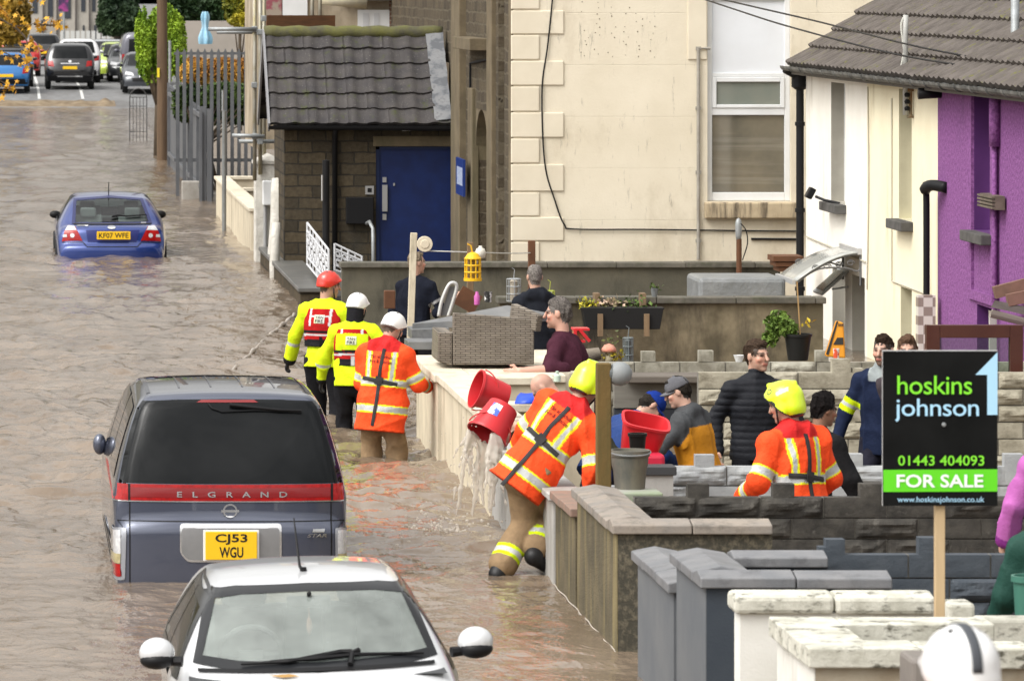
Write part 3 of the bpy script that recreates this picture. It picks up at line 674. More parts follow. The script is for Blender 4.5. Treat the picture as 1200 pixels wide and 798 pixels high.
# ================================================================== terrace of houses
XH = 10.27
def hy(px): return XH*F/px
def render_mat(name, c1, c2, dirt_or_sheen, b_=.45): return mat(name, c1, c2, scale=1.5, rough=.9, bump=b_, bscale=70, bdist=.012, dirt_or_sheen=dirt_or_sheen, dscale=1.8, dlo=.58, dhi=.85)
WHM = render_mat('white_house_render', (.84,.815,.75), (.78,.75,.68), (.42,.38,.30))
CRM = render_mat('cream_house_render', (.83,.77,.58), (.78,.71,.52), (.46,.38,.22))
PUM = mat('purple_house_render', (.27,.10,.29), (.17,.055,.19), scale=26, lo=.38, hi=.62, rough=.9, bump=1.0, bscale=28, bdist=.02, dirt_or_sheen=(.12,.05,.14), dscale=1.8, dlo=.60, dhi=.85)
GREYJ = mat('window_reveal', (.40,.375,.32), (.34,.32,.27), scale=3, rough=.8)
SILLD = mat('dark_sill', (.06,.058,.055), (.10,.095,.09), scale=6, rough=.8)
WGL = mat('dark_glass', (.03,.035,.04), rough=.05, spec=1.0)
houses = []
ZE = 3.42
def house(label, wm, y0, y1, holes, jm=None, roofseed=1):
    r_ = thing('terraced_house', label, 'house', (XH, (y0+y1)/2, 0), 'terraced houses facing the gardens')
    w = MB(); facade_cells(w, XH, y0, y1, -1.4, ZE+.1, [h[:4] for h in holes], .2)
    w.add([(XH,y0,-1.4),(XH+6,y0,-1.4),(XH+6,y0,ZE),(XH+3,y0,5.6),(XH,y0,ZE)], [(0,1,2,3,4)]); w.add([(XH,y1,-1.4),(XH+6,y1,-1.4),(XH+6,y1,ZE),(XH+3,y1,5.6),(XH,y1,ZE)], [(4,3,2,1,0)])
    w.obj('wall', wm, r_, fixn=False)
    for h in holes:
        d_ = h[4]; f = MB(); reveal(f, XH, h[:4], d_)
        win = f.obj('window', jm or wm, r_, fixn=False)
        g = MB(); g.box(XH+d_-.03, XH+d_, h[0], h[1], h[2], h[3]); g.obj('pane', WGL, win)
        fm = MB(); 
        for (a, b2, c_, e_) in ((h[0], h[0]+.06, h[2], h[3]), (h[1]-.06, h[1], h[2], h[3]), (h[0]+.06, h[1]-.06, h[2], h[2]+.06), (h[0]+.06, h[1]-.06, h[3]-.06, h[3]), (h[0]+.06, h[1]-.06, (h[2]+h[3])/2-.03, (h[2]+h[3])/2+.03)):
            fm.box(XH+d_-.07, XH+d_-.031, a, b2, c_, e_)
        fm.obj('frame', WHITEP, win)
        if h[5]: MB().box(XH-.14, XH+d_-.07, h[0]-.08, h[1]+.08, h[2]-.11, h[2]-.002).obj('sill', SILLD, win, bevel=.01)
    L = math.hypot(3.25, 2.35)
    rt = tile_roof('roof', TILE2, (XH-.22, y1, ZE-.06), (0,-1,0), (3.25, 0, 2.35), y1-y0, L, r_, gauge=.36, tile=.28, amp=.034, lap=.045, seed=roofseed)
    tile_roof('roof', TILE2, (XH+6.2, y1, ZE-.06), (0,-1,0), (-3.25, 0, 2.35), y1-y0, L, r_, gauge=.36, tile=.28, seed=roofseed)
    g_ = MB(); half_gutter(g_, (XH-.27, y0+.003, ZE-.05), (XH-.27, y1-.003, ZE-.05), .065)
    yy_ = y0+.4
    while yy_ < y1: g_.tube([(XH-.27+.07*math.cos(t), yy_, ZE-.05-.07*math.sin(t)) for t in np.linspace(0, math.pi, 7)], .009, 5); yy_ += .85
    g_.obj('gutter', GUTTER, r_)
    f_ = MB().box(XH-.19, XH-.003, y0+.002, y1-.002, ZE-.16, ZE-.04); f_.obj('fascia', mat('fascia', (.16,.15,.135), rough=.8), r_)
    houses.append(r_); return r_
Y0w, Y1w = hy(1016), hy(944.5)
Y0c, Y0p = hy(1099), hy(1099)-6.5
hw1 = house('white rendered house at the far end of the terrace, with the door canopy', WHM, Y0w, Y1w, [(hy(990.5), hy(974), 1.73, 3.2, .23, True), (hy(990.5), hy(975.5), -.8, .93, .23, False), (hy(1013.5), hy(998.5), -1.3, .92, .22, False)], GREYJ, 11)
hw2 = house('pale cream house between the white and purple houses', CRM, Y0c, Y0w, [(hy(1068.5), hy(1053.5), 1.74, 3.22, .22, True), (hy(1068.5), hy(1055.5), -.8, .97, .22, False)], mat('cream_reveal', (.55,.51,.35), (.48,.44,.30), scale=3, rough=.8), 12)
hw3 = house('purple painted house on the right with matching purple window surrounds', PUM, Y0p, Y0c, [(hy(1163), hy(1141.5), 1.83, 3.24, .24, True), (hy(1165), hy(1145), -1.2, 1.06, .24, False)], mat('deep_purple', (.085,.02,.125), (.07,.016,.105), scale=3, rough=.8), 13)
# raised purple window surrounds and pipes
sr = MB()
for (a, b2) in ((hy(1141.3), hy(1136.5)), (hy(1170.5), hy(1163.4))): sr.box(XH-.03, XH+.01, a, b2, 1.2, 3.30)
sr.box(XH-.032, XH+.01, hy(1170.5), hy(1136.5), 1.10, 1.20).box(XH-.031, XH+.01, hy(1163.4), hy(1141.3), 3.26, 3.32)
sr.obj('window_surround', PUM, hw3)
pp = MB(); pp.tube([(XH-.05, hy(1171), 3.28), (XH-.05, hy(1171), .2)], .028, 8); pp.tube([(XH-.05, hy(1171.5), 3.32), (XH-.05, hy(1171.5), 2.75)], .06, 8)
pp.obj('pipe', PUM, hw3, smooth=True)
VENT = mat('vent_metal', (.10,.08,.06), (.16,.13,.1), scale=10, rough=.6)
vt = MB().box(XH-.12, XH-.02, hy(1180), hy(1162), PZ(243, 52), PZ(227, 52)); 
for k in range(4): vt.box(XH-.15, XH-.121, hy(1180), hy(1162), PZ(241-k*4, 52)-.008, PZ(241-k*4, 52)+.012)
vt.obj('vent', VENT, hw3)
for (px_a, py_a) in ((1103, 110),):
    MB().tube([(XH+.0, hy(px_a), PZ(py_a, hy(px_a))), (XH-.25, hy(px_a), PZ(py_a, hy(px_a)))], [.05,.065], 10).obj('flue', BLACKP, hw3, smooth=True)
dp = MB(); yq = hy(1099.5); dp.tube(spl([(XH+.0, yq-.5, PZ(218, yq)), (XH-.12, yq-.3, PZ(216, yq)), (XH-.16, yq-.1, PZ(222, yq)), (XH-.14, yq-.06, PZ(240, yq)), (XH-.14, yq-.06, -.6)], 5), [.062]*12+[.036]*9, 10)
dp.obj('downpipe', BLACKP, hw3, smooth=True)
# end downpipe with hopper at the corner of the white house
dp = MB(); yq = Y1w+.08; xq = PX(937.5, yq)
dp.tube(spl([(XH-.27, yq-.1, ZE-.1), (xq, yq, ZE-.22), (xq, yq, ZE-.34)], 4), .05, 10); dp.lathe([(.06,0),(.11,.04),(.11,.18),(.09,.18)], (xq, yq, ZE-.36), 10); dp.tube([(xq, yq, ZE-.3), (xq, yq, -.6)], .05, 10)
for z in (2.6, 1.5, .5): dp.lathe([(.065,0),(.065,.05)], (xq, yq, z), 10)
dp.obj('downpipe', BLACKP, hw1, smooth=True, angle=40)
# plinth line, small cables of the cream and white houses
cl = MB(); cl.tube(spl([(XH-.012, hy(1018), 3.2), (XH-.012, hy(1019), 2.0), (XH-.012, hy(1017), .8)], 4), .009, 5); cl.tube([(XH-.01, Y0w+.05, 1.12), (XH-.01, Y1w-.1, 1.2)], .012, 5); cl.tube([(XH-.01, hy(1046), 3.1), (XH-.01, hy(1046), 1.0), (XH-.01, hy(1096), .98)], .010, 5)
cl.obj('cable', mat('pale_cable', (.45,.42,.34), rough=.7), hw2)
# chequered tiles by the cream house door
m, nt, b = nodes('chequer_tiles'); v, oc = plane_vec(nt, 'XZ'); ck = N(nt, 'ShaderNodeTexChecker'); ck.inputs['Scale'].default_value = 10; ck.inputs['Color1'].default_value = (.60,.57,.5,1); ck.inputs['Color2'].default_value = (.27,.22,.18,1)
nt.links.new(v, ck.inputs[0]); nt.links.new(ck.outputs[0], b.inputs['Base Color']); b.inputs['Roughness'].default_value = .5
MB().box(PX(1076, 54.9), PX(1096.5, 54.9), 54.9, 55.05, -.9, PZ(346, 54.9)).obj('porch_side', m, hw2)

# ================================================================== behind the porch: extension, scaffold, yard
ext = thing('rear_extension', 'pale rendered rear building with white door above the porch roof', 'building', (6, 88, 0))
YE = 88.0
def ez(y): return PZ(y, YE)
def ex(x): return PX(x, YE)
MB().box(ex(300), ex(545), YE, YE+4, 1.5, 7).obj('wall', mat('mixed_render', (.42,.36,.27), (.25,.20,.14), scale=1.5, rough=.9, bump=.5, dirt_or_sheen=(.10,.085,.06), dscale=2), ext)
MB().box(ex(419), ex(456), YE-.06, YE-.002, ez(48), ez(12)).obj('door', WHITEP, ext)
MB().box(ex(425), ex(432), YE-.07, YE-.061, ez(42), ez(16)).box(ex(438), ex(444), YE-.07, YE-.061, ez(42), ez(16)).obj('door_panel', mat('door_grey', (.55,.56,.58), rough=.5), ext)
MB().box(ex(456), ex(470), YE-.1, YE-.002, ez(48), 7).obj('brick_pier', brick('brick', 'XZ', (.22,.11,.07), (.15,.08,.055), (.3,.27,.22), .225, .075), ext)
MB().box(ex(471), ex(475), YE-.12, YE-.003, ez(48), 7).obj('white_post', WHITEP, ext)
MB().box(ex(476), ex(484), YE-.12, YE-.003, ez(48), 7).obj('orange_post', mat('orange_board', (.5,.28,.05), (.35,.2,.05), scale=8, rough=.7), ext)
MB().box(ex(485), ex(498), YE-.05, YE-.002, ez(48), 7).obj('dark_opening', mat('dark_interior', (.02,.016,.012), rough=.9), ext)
MB().box(ex(331), ex(360), YE-.05, YE-.003, ez(48), 7).obj('white_panel', WHITEP, ext)
MB().box(ex(312), ex(330), YE-.05, YE-.003, ez(48), 7).obj('red_curtain', mat('faded_red', (.25,.07,.09), (.3,.25,.2), scale=5, lo=.45, hi=.55, rough=.8), ext)
tr = MB().box(ex(398), ex(500), YE-.3, YE-.003, ez(1), 6.2); tr.obj('flat_roof', mat('dark_felt', (.04,.04,.035), (.1,.09,.07), scale=4, rough=.9), ext)
MB().tube([(ex(372), YE-1.0, ez(-2)), (ex(425), YE-1.0, ez(3))], .12, 10).obj('roll', mat('pale_roll', (.55,.5,.36), (.4,.37,.3), scale=5, rough=.7), ext, smooth=True)
WOODB = mat('brown_board', (.16,.075,.035), (.10,.05,.025), scale=3, rough=.75, stretch=(1,1,6))
sc_ = thing('scaffold', 'steel tube scaffold standing at the street end of the tiled porch', 'scaffold', (4.2, 79, 0))
OLDST = mat('scaffold_tube', (.38,.37,.33), (.28,.25,.17), scale=3, rough=.55, metal=.4, dirt_or_sheen=(.30,.24,.07), dscale=4, dlo=.55, dhi=.7)
Ysf = 79.3
for i, (x, y0_, y1_) in enumerate(((298.5, -40, 212), (305, -40, 205), (309.5, -40, 205))):
    MB().tube([P(x, y1_, Ysf+i*.25), P(x, y0_, Ysf+i*.25)], .032, 8).obj('pole', OLDST, sc_, smooth=True)
for (xa, ya, xb, yb2, dy) in ((244, 34.5, 300, 34.5, 0), (254, 38, 304, 38, .3), (272, 159, 310, 160, 0), (280, 166, 325, 166, .2)):
    MB().tube([P(xa, ya, Ysf-.1+dy), P(xb, yb2, Ysf-.1+dy)], .032, 8).obj('tube', GALV, sc_, smooth=True)
for x in (375, 366): MB().tube([P(x, 40, 82), P(x, -30, 82)], .03, 8).obj('pole', OLDST, sc_, smooth=True)
MB().beam(P(312, 27, 81.5), P(392, 27, 82), .05, .24).obj('toe_board', WOODB, sc_)
cl = MB()
for x, y in ((298.5, 34.5), (304, 38), (298.5, 160), (305, 166), (309, 22), (298, 100)): cl.obox(P(x, y, Ysf-.05), (.09, .1, .09))
cl.obj('coupler', GALV, sc_, bevel=.01)

# low cream wall, gate pillars, plinth, railings
lw = garden_wall('garden_wall', 'low cream street wall beside the grey street pole, far up the flooded street', CREAM, CREAMC,
    [(4.08, 4.36, 82.5, 96, .72, 'Y'), (4.365, 5.6, 95.7, 96, .72, 'X'), (4.365, 5.2, 90.5, 90.8, .72, 'X')], rise=0)
ROUGHW = mat('flaking_white', (.62,.60,.55), (.48,.46,.41), scale=5, rough=.9, bump=.8, bscale=20, bdist=.03, dirt_or_sheen=(.25,.23,.19), dscale=5, dlo=.58, dhi=.72)
gp = thing('gate_pillar', 'white pillar with pyramid cap carrying a white meter box', 'pillar', (4.25, 79.6, 0))
MB().box(4.03, 4.44, 79.6, 80.0, -.6, 1.55).obj('shaft', ROUGHW, gp, bevel=.02)
cp = MB(); cp.box(4.0, 4.47, 79.57, 80.03, 1.551, 1.60); cp.add([(4.0,79.57,1.60),(4.47,79.57,1.60),(4.47,80.03,1.60),(4.0,80.03,1.60),(4.235,79.8,1.72)], [(0,1,4),(1,2,4),(2,3,4),(3,0,4)]); cp.obj('cap', ROUGHW, gp)
MB().box(PX(308,79.4), PX(320,79.4), 79.4, 79.598, PZ(241,79.4), PZ(212,79.4)).obj('meter_box', WHITEP, gp, bevel=.02)
MB().tube([(PX(311,79.5), 79.55, PZ(241,79.5)), (PX(311,79.5), 79.55, .2)], .03, 8).obj('pipe', mat('grey_pipe', (.3,.3,.3), rough=.6), gp)
gp = thing('gate_pillar', 'narrow rough white pillar leaning against the stone porch corner', 'pillar', (4.3, 77.2, 0))
A = MB(); A.tube([(4.26, 77.3, -.5), (4.25, 77.3, .3), (4.27, 77.3, .8), (4.31, 77.35, 1.2), (4.30, 77.35, 1.42)], [.13,.14,.12,.15,.12], 8); A.obj('shaft', ROUGHW, gp, smooth=True)
gp = thing('gate_pillar', 'short flaking white post at the water edge before the stone plinth', 'pillar', (4.1, 75, 0))
A = MB(); A.tube([(4.13, 75.6, -.5), (4.12, 75.6, .2), (4.14, 75.6, .6), (4.15, 75.6, .82)], [.07,.075,.07,.06], 8); A.obj('shaft', ROUGHW, gp, smooth=True)
pl = thing('stone_plinth', 'dark rubble plinth with slab top along the water by the white railings', 'plinth', (4.11, 69, 0))
MB().box(4.11, 4.5, 68.9, 79.5, -.7, .19).obj('wall', STONEY2, pl); MB().box(4.08, 4.55, 68.85, 79.5, .192, .25).obj('slab', mat('wet_slab', (.09,.09,.085), (.14,.135,.125), scale=3, rough=.4), pl, bevel=.01)
MB().box(4.55, 6.83, 69.5, 75.5, -.7, .1).obj('path_slab', mat('wet_slab', (.09,.09,.085)), pl)
def scroll_rail(label, a, b2, z0a, z1a, z0b, z1b, n):
    a, b2 = Vector(a), Vector(b2); r_ = thing('railing', label, 'railing', a, 'white ornate railings by the porch')
    wm = mat('white_railing', (.55,.56,.58), rough=.5); mb = MB()
    def q(t, v): p = a.lerp(b2, t); return Vector((p.x, p.y, (z0a*(1-t)+z0b*t)*(1-v)+(z1a*(1-t)+z1b*t)*v))
    for t in (0, .5, 1): mb.tube([q(t, 0), q(t, 1)], .018, 6)
    for v in (0.02, .98, .8, .2): mb.tube([q(0, v), q(1, v)], .016, 6)
    fl_ = MB()
    for i in range(n):
        t = (i+.5)/n; dt = .42/n
        for (vc, sg) in ((.35, 1), (.65, -1)): fl_.tube([q(t+dt*math.cos(w_)*math.exp(-w_*.08), vc+.13*sg*math.sin(w_)*math.exp(-w_*.08)) for w_ in np.linspace(0, 9, 22)], .011, 5)
        fl_.tube([q(i/n, 0), q(i/n, 1)], .011, 5)
    mb.obj('frame', wm, r_); fl_.obj('scrollwork', wm, r_)
scroll_rail('white scrollwork railing panel along the plinth beside the black pole', (4.42, 72.4, 0), (4.40, 67.4, 0), .36, .98, .30, .86, 7)
scroll_rail('small white sloping scrollwork railing right of the black pole', (4.68, 70.4, 0), (5.06, 70.4, 0), .40, .78, .28, .60, 4)
pb = thing('black_post', 'tall black post standing in front of the stone porch', 'post', (4.5, 69.4, 0))
MB().tube([(PX(382, 69.4), 69.4, -.3), (PX(382, 69.4), 69.4, PZ(188, 69.4))], .05, 12).obj('pole', BLACKP, pb, smooth=True, angle=40)
MB().tube([(PX(377.5, 69.3), 69.3, PZ(205, 69.4)), (PX(377.5, 69.3), 69.3, PZ(235, 69.4))], .014, 6).obj('bracket', STEEL, pb)
sp = thing('street_pole', 'thin grey street pole rising from the water by the low cream wall', 'pole', (3.98, 89.4, 0))
MB().tube([(3.98, 89.4, -.4), (3.98, 89.4, PZ(130, 89.4))], .04, 10).obj('pole', mat('grey_pole', (.19,.2,.2), (.14,.145,.14), scale=5, rough=.6), sp, smooth=True, angle=40); MB().tube([(3.955, 89.4, PZ(130, 89.4)), (3.955, 89.4, PZ(106, 89.4))], .02, 8).obj('upper_tube', GALV, sp)

# steel gates and palisade
GST = mat('grey_gate_steel', (.115,.12,.13), (.15,.155,.165), scale=3, rough=.5, metal=.3, stretch=(1,1,.2), dirt_or_sheen=(.07,.065,.06), dscale=3, dlo=.55, dhi=.8)
gt = thing('steel_gate', 'dark grey sheet steel gate standing folded at the flooded street edge', 'gate', (4.1, 110, 0))
zz = lambda y_: np.interp(y_, [101, 121], [1.80, 1.88])
mb = MB(); n = 26
for i in range(n):
    ya, yb2 = 121-19.5*i/n, 121-19.5*(i+1)/n
    mb.add([(4.08, ya, -.3), (4.08, yb2, -.3), (4.08, yb2, zz(yb2)), (4.08, ya, zz(ya)), (4.12, (ya+yb2)/2, -.3), (4.12, (ya+yb2)/2, zz(ya)+.0)], [(0,4,5,3),(4,1,2,5)])
mb.obj('sheet', GST, gt, fixn=False)
for y_ in (121, 114.5, 108, 101.6): MB().box(4.02, 4.16, y_-.05, y_+.05, -.4, zz(y_)+.1).obj('post', GST, gt)
MB().box(4.02, 4.075, 101.7, 120.9, 1.68, 1.76).box(4.02, 4.075, 101.7, 120.9, .25, .33).obj('rail', GST, gt)
spk = MB()
for i in range(60): y_ = 101.8+i*.32; spk.obox((4.06, y_, zz(y_)+.03), (.01,.03,.1), Matrix.Rotation(.5*(-1)**i, 3, 'X'))
spk.obj('spikes', GST, gt)
PAL = mat('palisade_steel', (.105,.112,.12), (.135,.14,.15), scale=4, rough=.5, metal=.3)
pf = thing('palisade_fence', 'tall grey steel palisade fence in front of the orange hedge', 'fence', (4.9, 112, 0))
Yp = 103.5
for i, x in enumerate(np.arange(206, 300, 8.0)):
    mb = MB(); x0, x1 = PX(x, Yp), PX(x+4.2, Yp); zt = PZ(57, Yp)
    mb.prism([(x0, -.3), (x1, -.3), (x1, zt-.08), ((x0+x1)/2, zt), (x0, zt-.08)], lambda u, v, d_: (u, d_, v), Yp, Yp+.012); mb.obj('pale', PAL, pf)
MB().box(PX(204,Yp), PX(300,Yp), Yp+.02, Yp+.06, PZ(64.5,Yp), PZ(61.5,Yp)).box(PX(204,Yp), PX(300,Yp), Yp+.02, Yp+.06, PZ(190,Yp), PZ(186,Yp)).obj('rail', PAL, pf)
mb = MB().box(PX(242.5,101.5), PX(248,101.5), 101.4, 101.55, -.4, PZ(128,101.5)); mb.obj('gate_post', GST, pf)
tag(MB().obox((3.87, 102.2, .1), (.36,.4,.55)).obj('concrete_block', mat('concrete', (.36,.34,.31), (.28,.26,.23), scale=6, rough=.9, bump=.4), bevel=.02), 'pale concrete block in the water at the foot of the steel gate', 'block')
ag = thing('small_gate', 'thin arched wrought iron gate standing in the far edge of the water', 'gate', (3.8, 139.5, 0))
mb = MB(); Ya = 139.5; xa, xb = PX(152,Ya), PX(172,Ya); zt = PZ(110, Ya)
mb.tube([(xa,Ya,-.2),(xa,Ya,zt-.12)]+[(xa+(xb-xa)*.5*(1-math.cos(t)), Ya, zt-.12+.26*math.sin(t)) for t in np.linspace(0,math.pi,9)]+[(xb,Ya,zt-.12),(xb,Ya,-.2)], .016, 6)
for i in range(1,5): mb.tube([(xa+(xb-xa)*i/5,Ya,-.1),(xa+(xb-xa)*i/5,Ya,zt-.1)], .009, 5)
for z in (zt-.1, zt-.35, .25): mb.tube([(xa,Ya,z),(xb,Ya,z)], .011, 5)
mb.obj('frame', mat('iron', (.05,.05,.05), rough=.6), ag)

# utility pole
up_ = thing('utility_pole', 'brown timber utility pole with small yellow tag at the street edge', 'pole', (3.96, 123, 0))
MB().tube([(PX(190.2,123),123,-.6),(PX(190,123),123,3),(PX(189,123),123,9)], [.135,.13,.12], 14).obj('pole', mat('tarred_timber', (.13,.085,.05), (.085,.055,.035), scale=4, rough=.9, bump=.5, bscale=14, stretch=(2,2,.2)), up_, smooth=True, angle=40)
MB().box(PX(184.2,122.8), PX(187,122.8), 122.84, 122.86, PZ(91,122.8), PZ(80,122.8)).obj('tag', mat('yellow_tag', (.75,.6,.03), rough=.5), up_)
MB().tube([(PX(199,122.5),122.5,-.5),(PX(199,122.5),122.5,PZ(48,122.5))], .035, 8).obj('cable_guard', GALV, up_)

# overhead cables over the terrace roof
oc_ = thing('overhead_cables', 'two thin black cables sagging past the chapel window to the terrace roof', 'cables', (9.5, 60, 4))
for (pts) in (((785,-14,66.5),(860,11,63),(930,33,60),(1060,66,56),(1200,86,51.5)), ((797,-12,66.5),(880,7.5,62.5),(960,26,60),(1080,56,55.5),(1215,80,51.5))):
    MB().tube(spl([P(*p) for p in pts], 6), .011, 5).obj('cable', BLACKP, oc_)

# ================================================================== far end of the street
far = thing('far_terrace', 'row of pale houses with dark window strips at the top of the street', 'houses', (3, 330, .6))
FARW = mat('far_pale_wall', (.46,.43,.38), (.36,.33,.29), scale=.6, rough=.9, dirt_or_sheen=(.2,.18,.16), dscale=.7)
FARD = mat('far_window', (.05,.055,.065), rough=.2); 
Yf = 300.0
def fx(x): return PX(x, Yf)
def fz(y): return PZ(y, Yf)
MB().box(fx(-20), fx(160), Yf, Yf+8, .4, 9).obj('wall', FARW, far)
for (x0, x1, y0_, y1_) in ((38,44,-30,16),(56,62,-30,20),(74,83,-40,22),(95,100,-30,14),(108,112,-30,14),(128,133,-30,14),(0,14,-20,40),(48,51,24,52),(97,99,30,52),(104,106,30,52),(110,113,30,52),(118,121,28,52),(20,26,10,40),(140,145,-30,14)):
    MB().box(fx(x0), fx(x1), Yf-.05, Yf-.003, fz(y1_), fz(y0_)).obj('window', FARD, far)
for x in (50, 66, 88, 104, 118, 136): MB().box(fx(x), fx(x+1.6), Yf-.18, Yf-.004, .6, 8).obj('pipe', mat('far_pipe', (.08,.07,.065), rough=.7), far)
for i, x in enumerate(range(70, 130, 6)): MB().box(fx(x), fx(x+4.5), Yf-3, Yf-2.9, .5, fz(36)).obj('yard_fence', mat('far_white', (.5,.5,.48), rough=.8), far)
# agent's board on its pole
ab = thing('estate_sign', 'dark purple sign board on a pole in front of the far pale houses', 'sign', (3.5, 270, .6))
MB().tube([(PX(75,270),270,.4),(PX(75,270),270,PZ(5,270))], .05, 8).obj('pole', GALV, ab)
MB().box(PX(68.5,270), PX(80,270), 269.9, 269.95, PZ(14,270), PZ(-6,270)).obj('board', mat('sign_purple', (.05,.03,.08), (.3,.05,.2), scale=1.6, lo=.5, hi=.6, rough=.4), ab)
# pale garden wall behind the palisade and the folded blue parasol
tag(MB().box(PX(214,150), PX(330,150), 150, 150.3, -.5, PZ(25,150)).obj('rendered_wall', mat('far_grey_render', (.34,.31,.28), (.27,.25,.22), scale=.8, rough=.9)), 'plain grey rendered wall beyond the palisade fence', 'wall')
ps = thing('folded_parasol', 'folded pale blue parasol in front of the plain grey wall', 'parasol', (5.7, 140, 0))
MB().lathe([(.03,.0),(.03,1.2)], (PX(241,140), 140, .9), 8).obj('pole', GALV, ps)
mb = MB(); prof = []
A = []
for i, t in enumerate(np.linspace(0, 1, 12)):
    r0 = .05+.10*(1-t)**.8+.03*math.sin(9*t)
    A.append([(PX(240,140)+r0*(1+.35*math.cos(5*a))*math.cos(a), 140+r0*(1+.35*math.cos(5*a))*math.sin(a), PZ(52,140)+t*(PZ(14,140)-PZ(52,140))) for a in np.linspace(0, 2*math.pi, 31)])
mb.grid(A); mb.obj('canopy', mat('blue_canvas', (.20,.42,.58), (.32,.5,.62), scale=5, rough=.8), ps, smooth=True)

# ------------------------------------------------------------------ plants
def blob_points(n, parts, surf=.35):
    """leaf points in a union of ellipsoids (cx,cy,cz,rx,ry,rz)"""
    out = []; vol = np.array([p[3]*p[4]*p[5] for p in parts])**(2/3); cnt = (n*vol/vol.sum()).astype(int)
    for p, k in zip(parts, cnt):
        v_ = rng.normal(size=(k, 3)); v_ /= np.linalg.norm(v_, axis=1)[:, None]
        r_ = rng.uniform(0, 1, k)**surf
        wob = np.array([1+.22*noise.noise(Vector(q)*2.2+Vector((p[0], p[2], 0))) for q in v_])
        out.append(np.array(p[:3])+v_*np.array(p[3:6])*(r_*wob)[:, None])
    return np.concatenate(out)
BARK = mat('bark', (.10,.075,.05), (.065,.05,.035), scale=8, rough=.95, bump=.7)
def shrub(name, label, cat, base, parts, n, size, c1, c2, trunk_r=.08, sc=1.2, group=None, trunk_pts=None):
    r_ = thing(name, label, cat, base, group); p = blob_points(n, parts)
    leaf_mesh(p, size, .4, 'crown', LEAF, r_, cols=leaf_cols(len(p), c1, c2, p, sc))
    mb = MB(); b0 = Vector(base)
    top = Vector(parts[0][:3])
    mb.tube(trunk_pts or [b0, b0.lerp(top, .6), top], [trunk_r, trunk_r*.8, trunk_r*.4] if not trunk_pts else [trunk_r*(1-.7*i/(len(trunk_pts)-1)) for i in range(len(trunk_pts))], 8)
    for q in parts[1:]: mb.tube([b0.lerp(top, .5), Vector(q[:3])], [trunk_r*.45, trunk_r*.2], 6)
    mb.obj('trunk', BARK, r_, smooth=True); return r_
Yc = 125.5
def E(px, py, Y, rx, ry, d_=None): s1 = Y/F; return (px*s1, Y, PZ(py, Y), rx*s1, (d_ or rx)*s1, ry*s1)
conp = [E(187, 58, Yc+1.5, 22, 46, 20)]
for i_ in range(26):
    x_ = 163+50*((i_*.618) % 1); top_ = {0: 8, 1: 16, 2: 26}[i_ % 3]+abs(x_-188)*.28+random.uniform(-6, 10); bot_ = random.uniform(60, 104)
    conp.append(E(x_, (top_+bot_)/2, Yc+1.5+random.uniform(-.4,.2), random.uniform(4.5, 8), (bot_-top_)/2, 8))
shrub('conifer', 'bright lime green clipped conifer behind the timber utility pole', 'conifer', (PX(187,Yc), Yc+1.5, -.4), conp, 42000, .055, (.10,.19,.012), (.32,.46,.035), .12, 1.6)
tp = [E(138, 10, 215, 22, 30), E(125, 25, 214, 12, 16), E(152, 22, 213, 14, 20), E(140, -15, 216, 20, 22), E(133, 34, 213, 10, 9)]
shrub('dark_tree', 'dark green tree at the far end of the street behind the van', 'tree', (PX(140,215), 215, .5), tp, 14000, .14, (.012,.028,.012), (.045,.075,.028), .25, .5)
hd = [E(x, 8+random.uniform(-4,4), 170, 16, 20, 20) for x in range(205, 300, 14)]+[E(x, -15, 171, 18, 18, 20) for x in range(200, 300, 16)]
shrub('hedge', 'tall dark green hedge above the plain grey wall', 'hedge', (PX(240,170), 170, 0), hd, 24000, .11, (.012,.03,.01), (.04,.08,.02), .15, .6)
ys_ = [E(281, 14, 132, 17, 18, 15), E(272, 6, 132, 10, 12), E(291, 5, 132, 10, 14), E(283, 24, 131.5, 14, 8)]
shrub('golden_shrub', 'rounded yellow green shrub beside the scaffold', 'shrub', (PX(281,132), 132, .5), ys_, 5200, .09, (.07,.09,.01), (.36,.30,.02), .06, 1.5)
oh = [E(x, 84+random.uniform(-3,3), 108, 13, 14, 12) for x in range(222, 300, 11)]+[E(x, 78+random.uniform(-2,2), 108.3, 10, 10, 10) for x in range(226, 300, 12)]
shrub('orange_hedge', 'orange and gold autumn hedge behind the palisade fence', 'hedge', (PX(255,108), 108, .0), oh, 20000, .045, (.30,.13,.02), (.62,.36,.06), .05, 2)
gh = [E(x, 112+random.uniform(-3,3), 107.4, 13, 13, 10) for x in range(215, 305, 11)]+[E(x, 130+random.uniform(-3,3), 107.6, 13, 16, 10) for x in range(215, 305, 11)]
shrub('green_hedge', 'low deep green hedge below the orange hedge', 'hedge', (PX(255,107.4), 107.4, -.3), gh, 11000, .07, (.02,.04,.01), (.09,.14,.03), .05, 2)
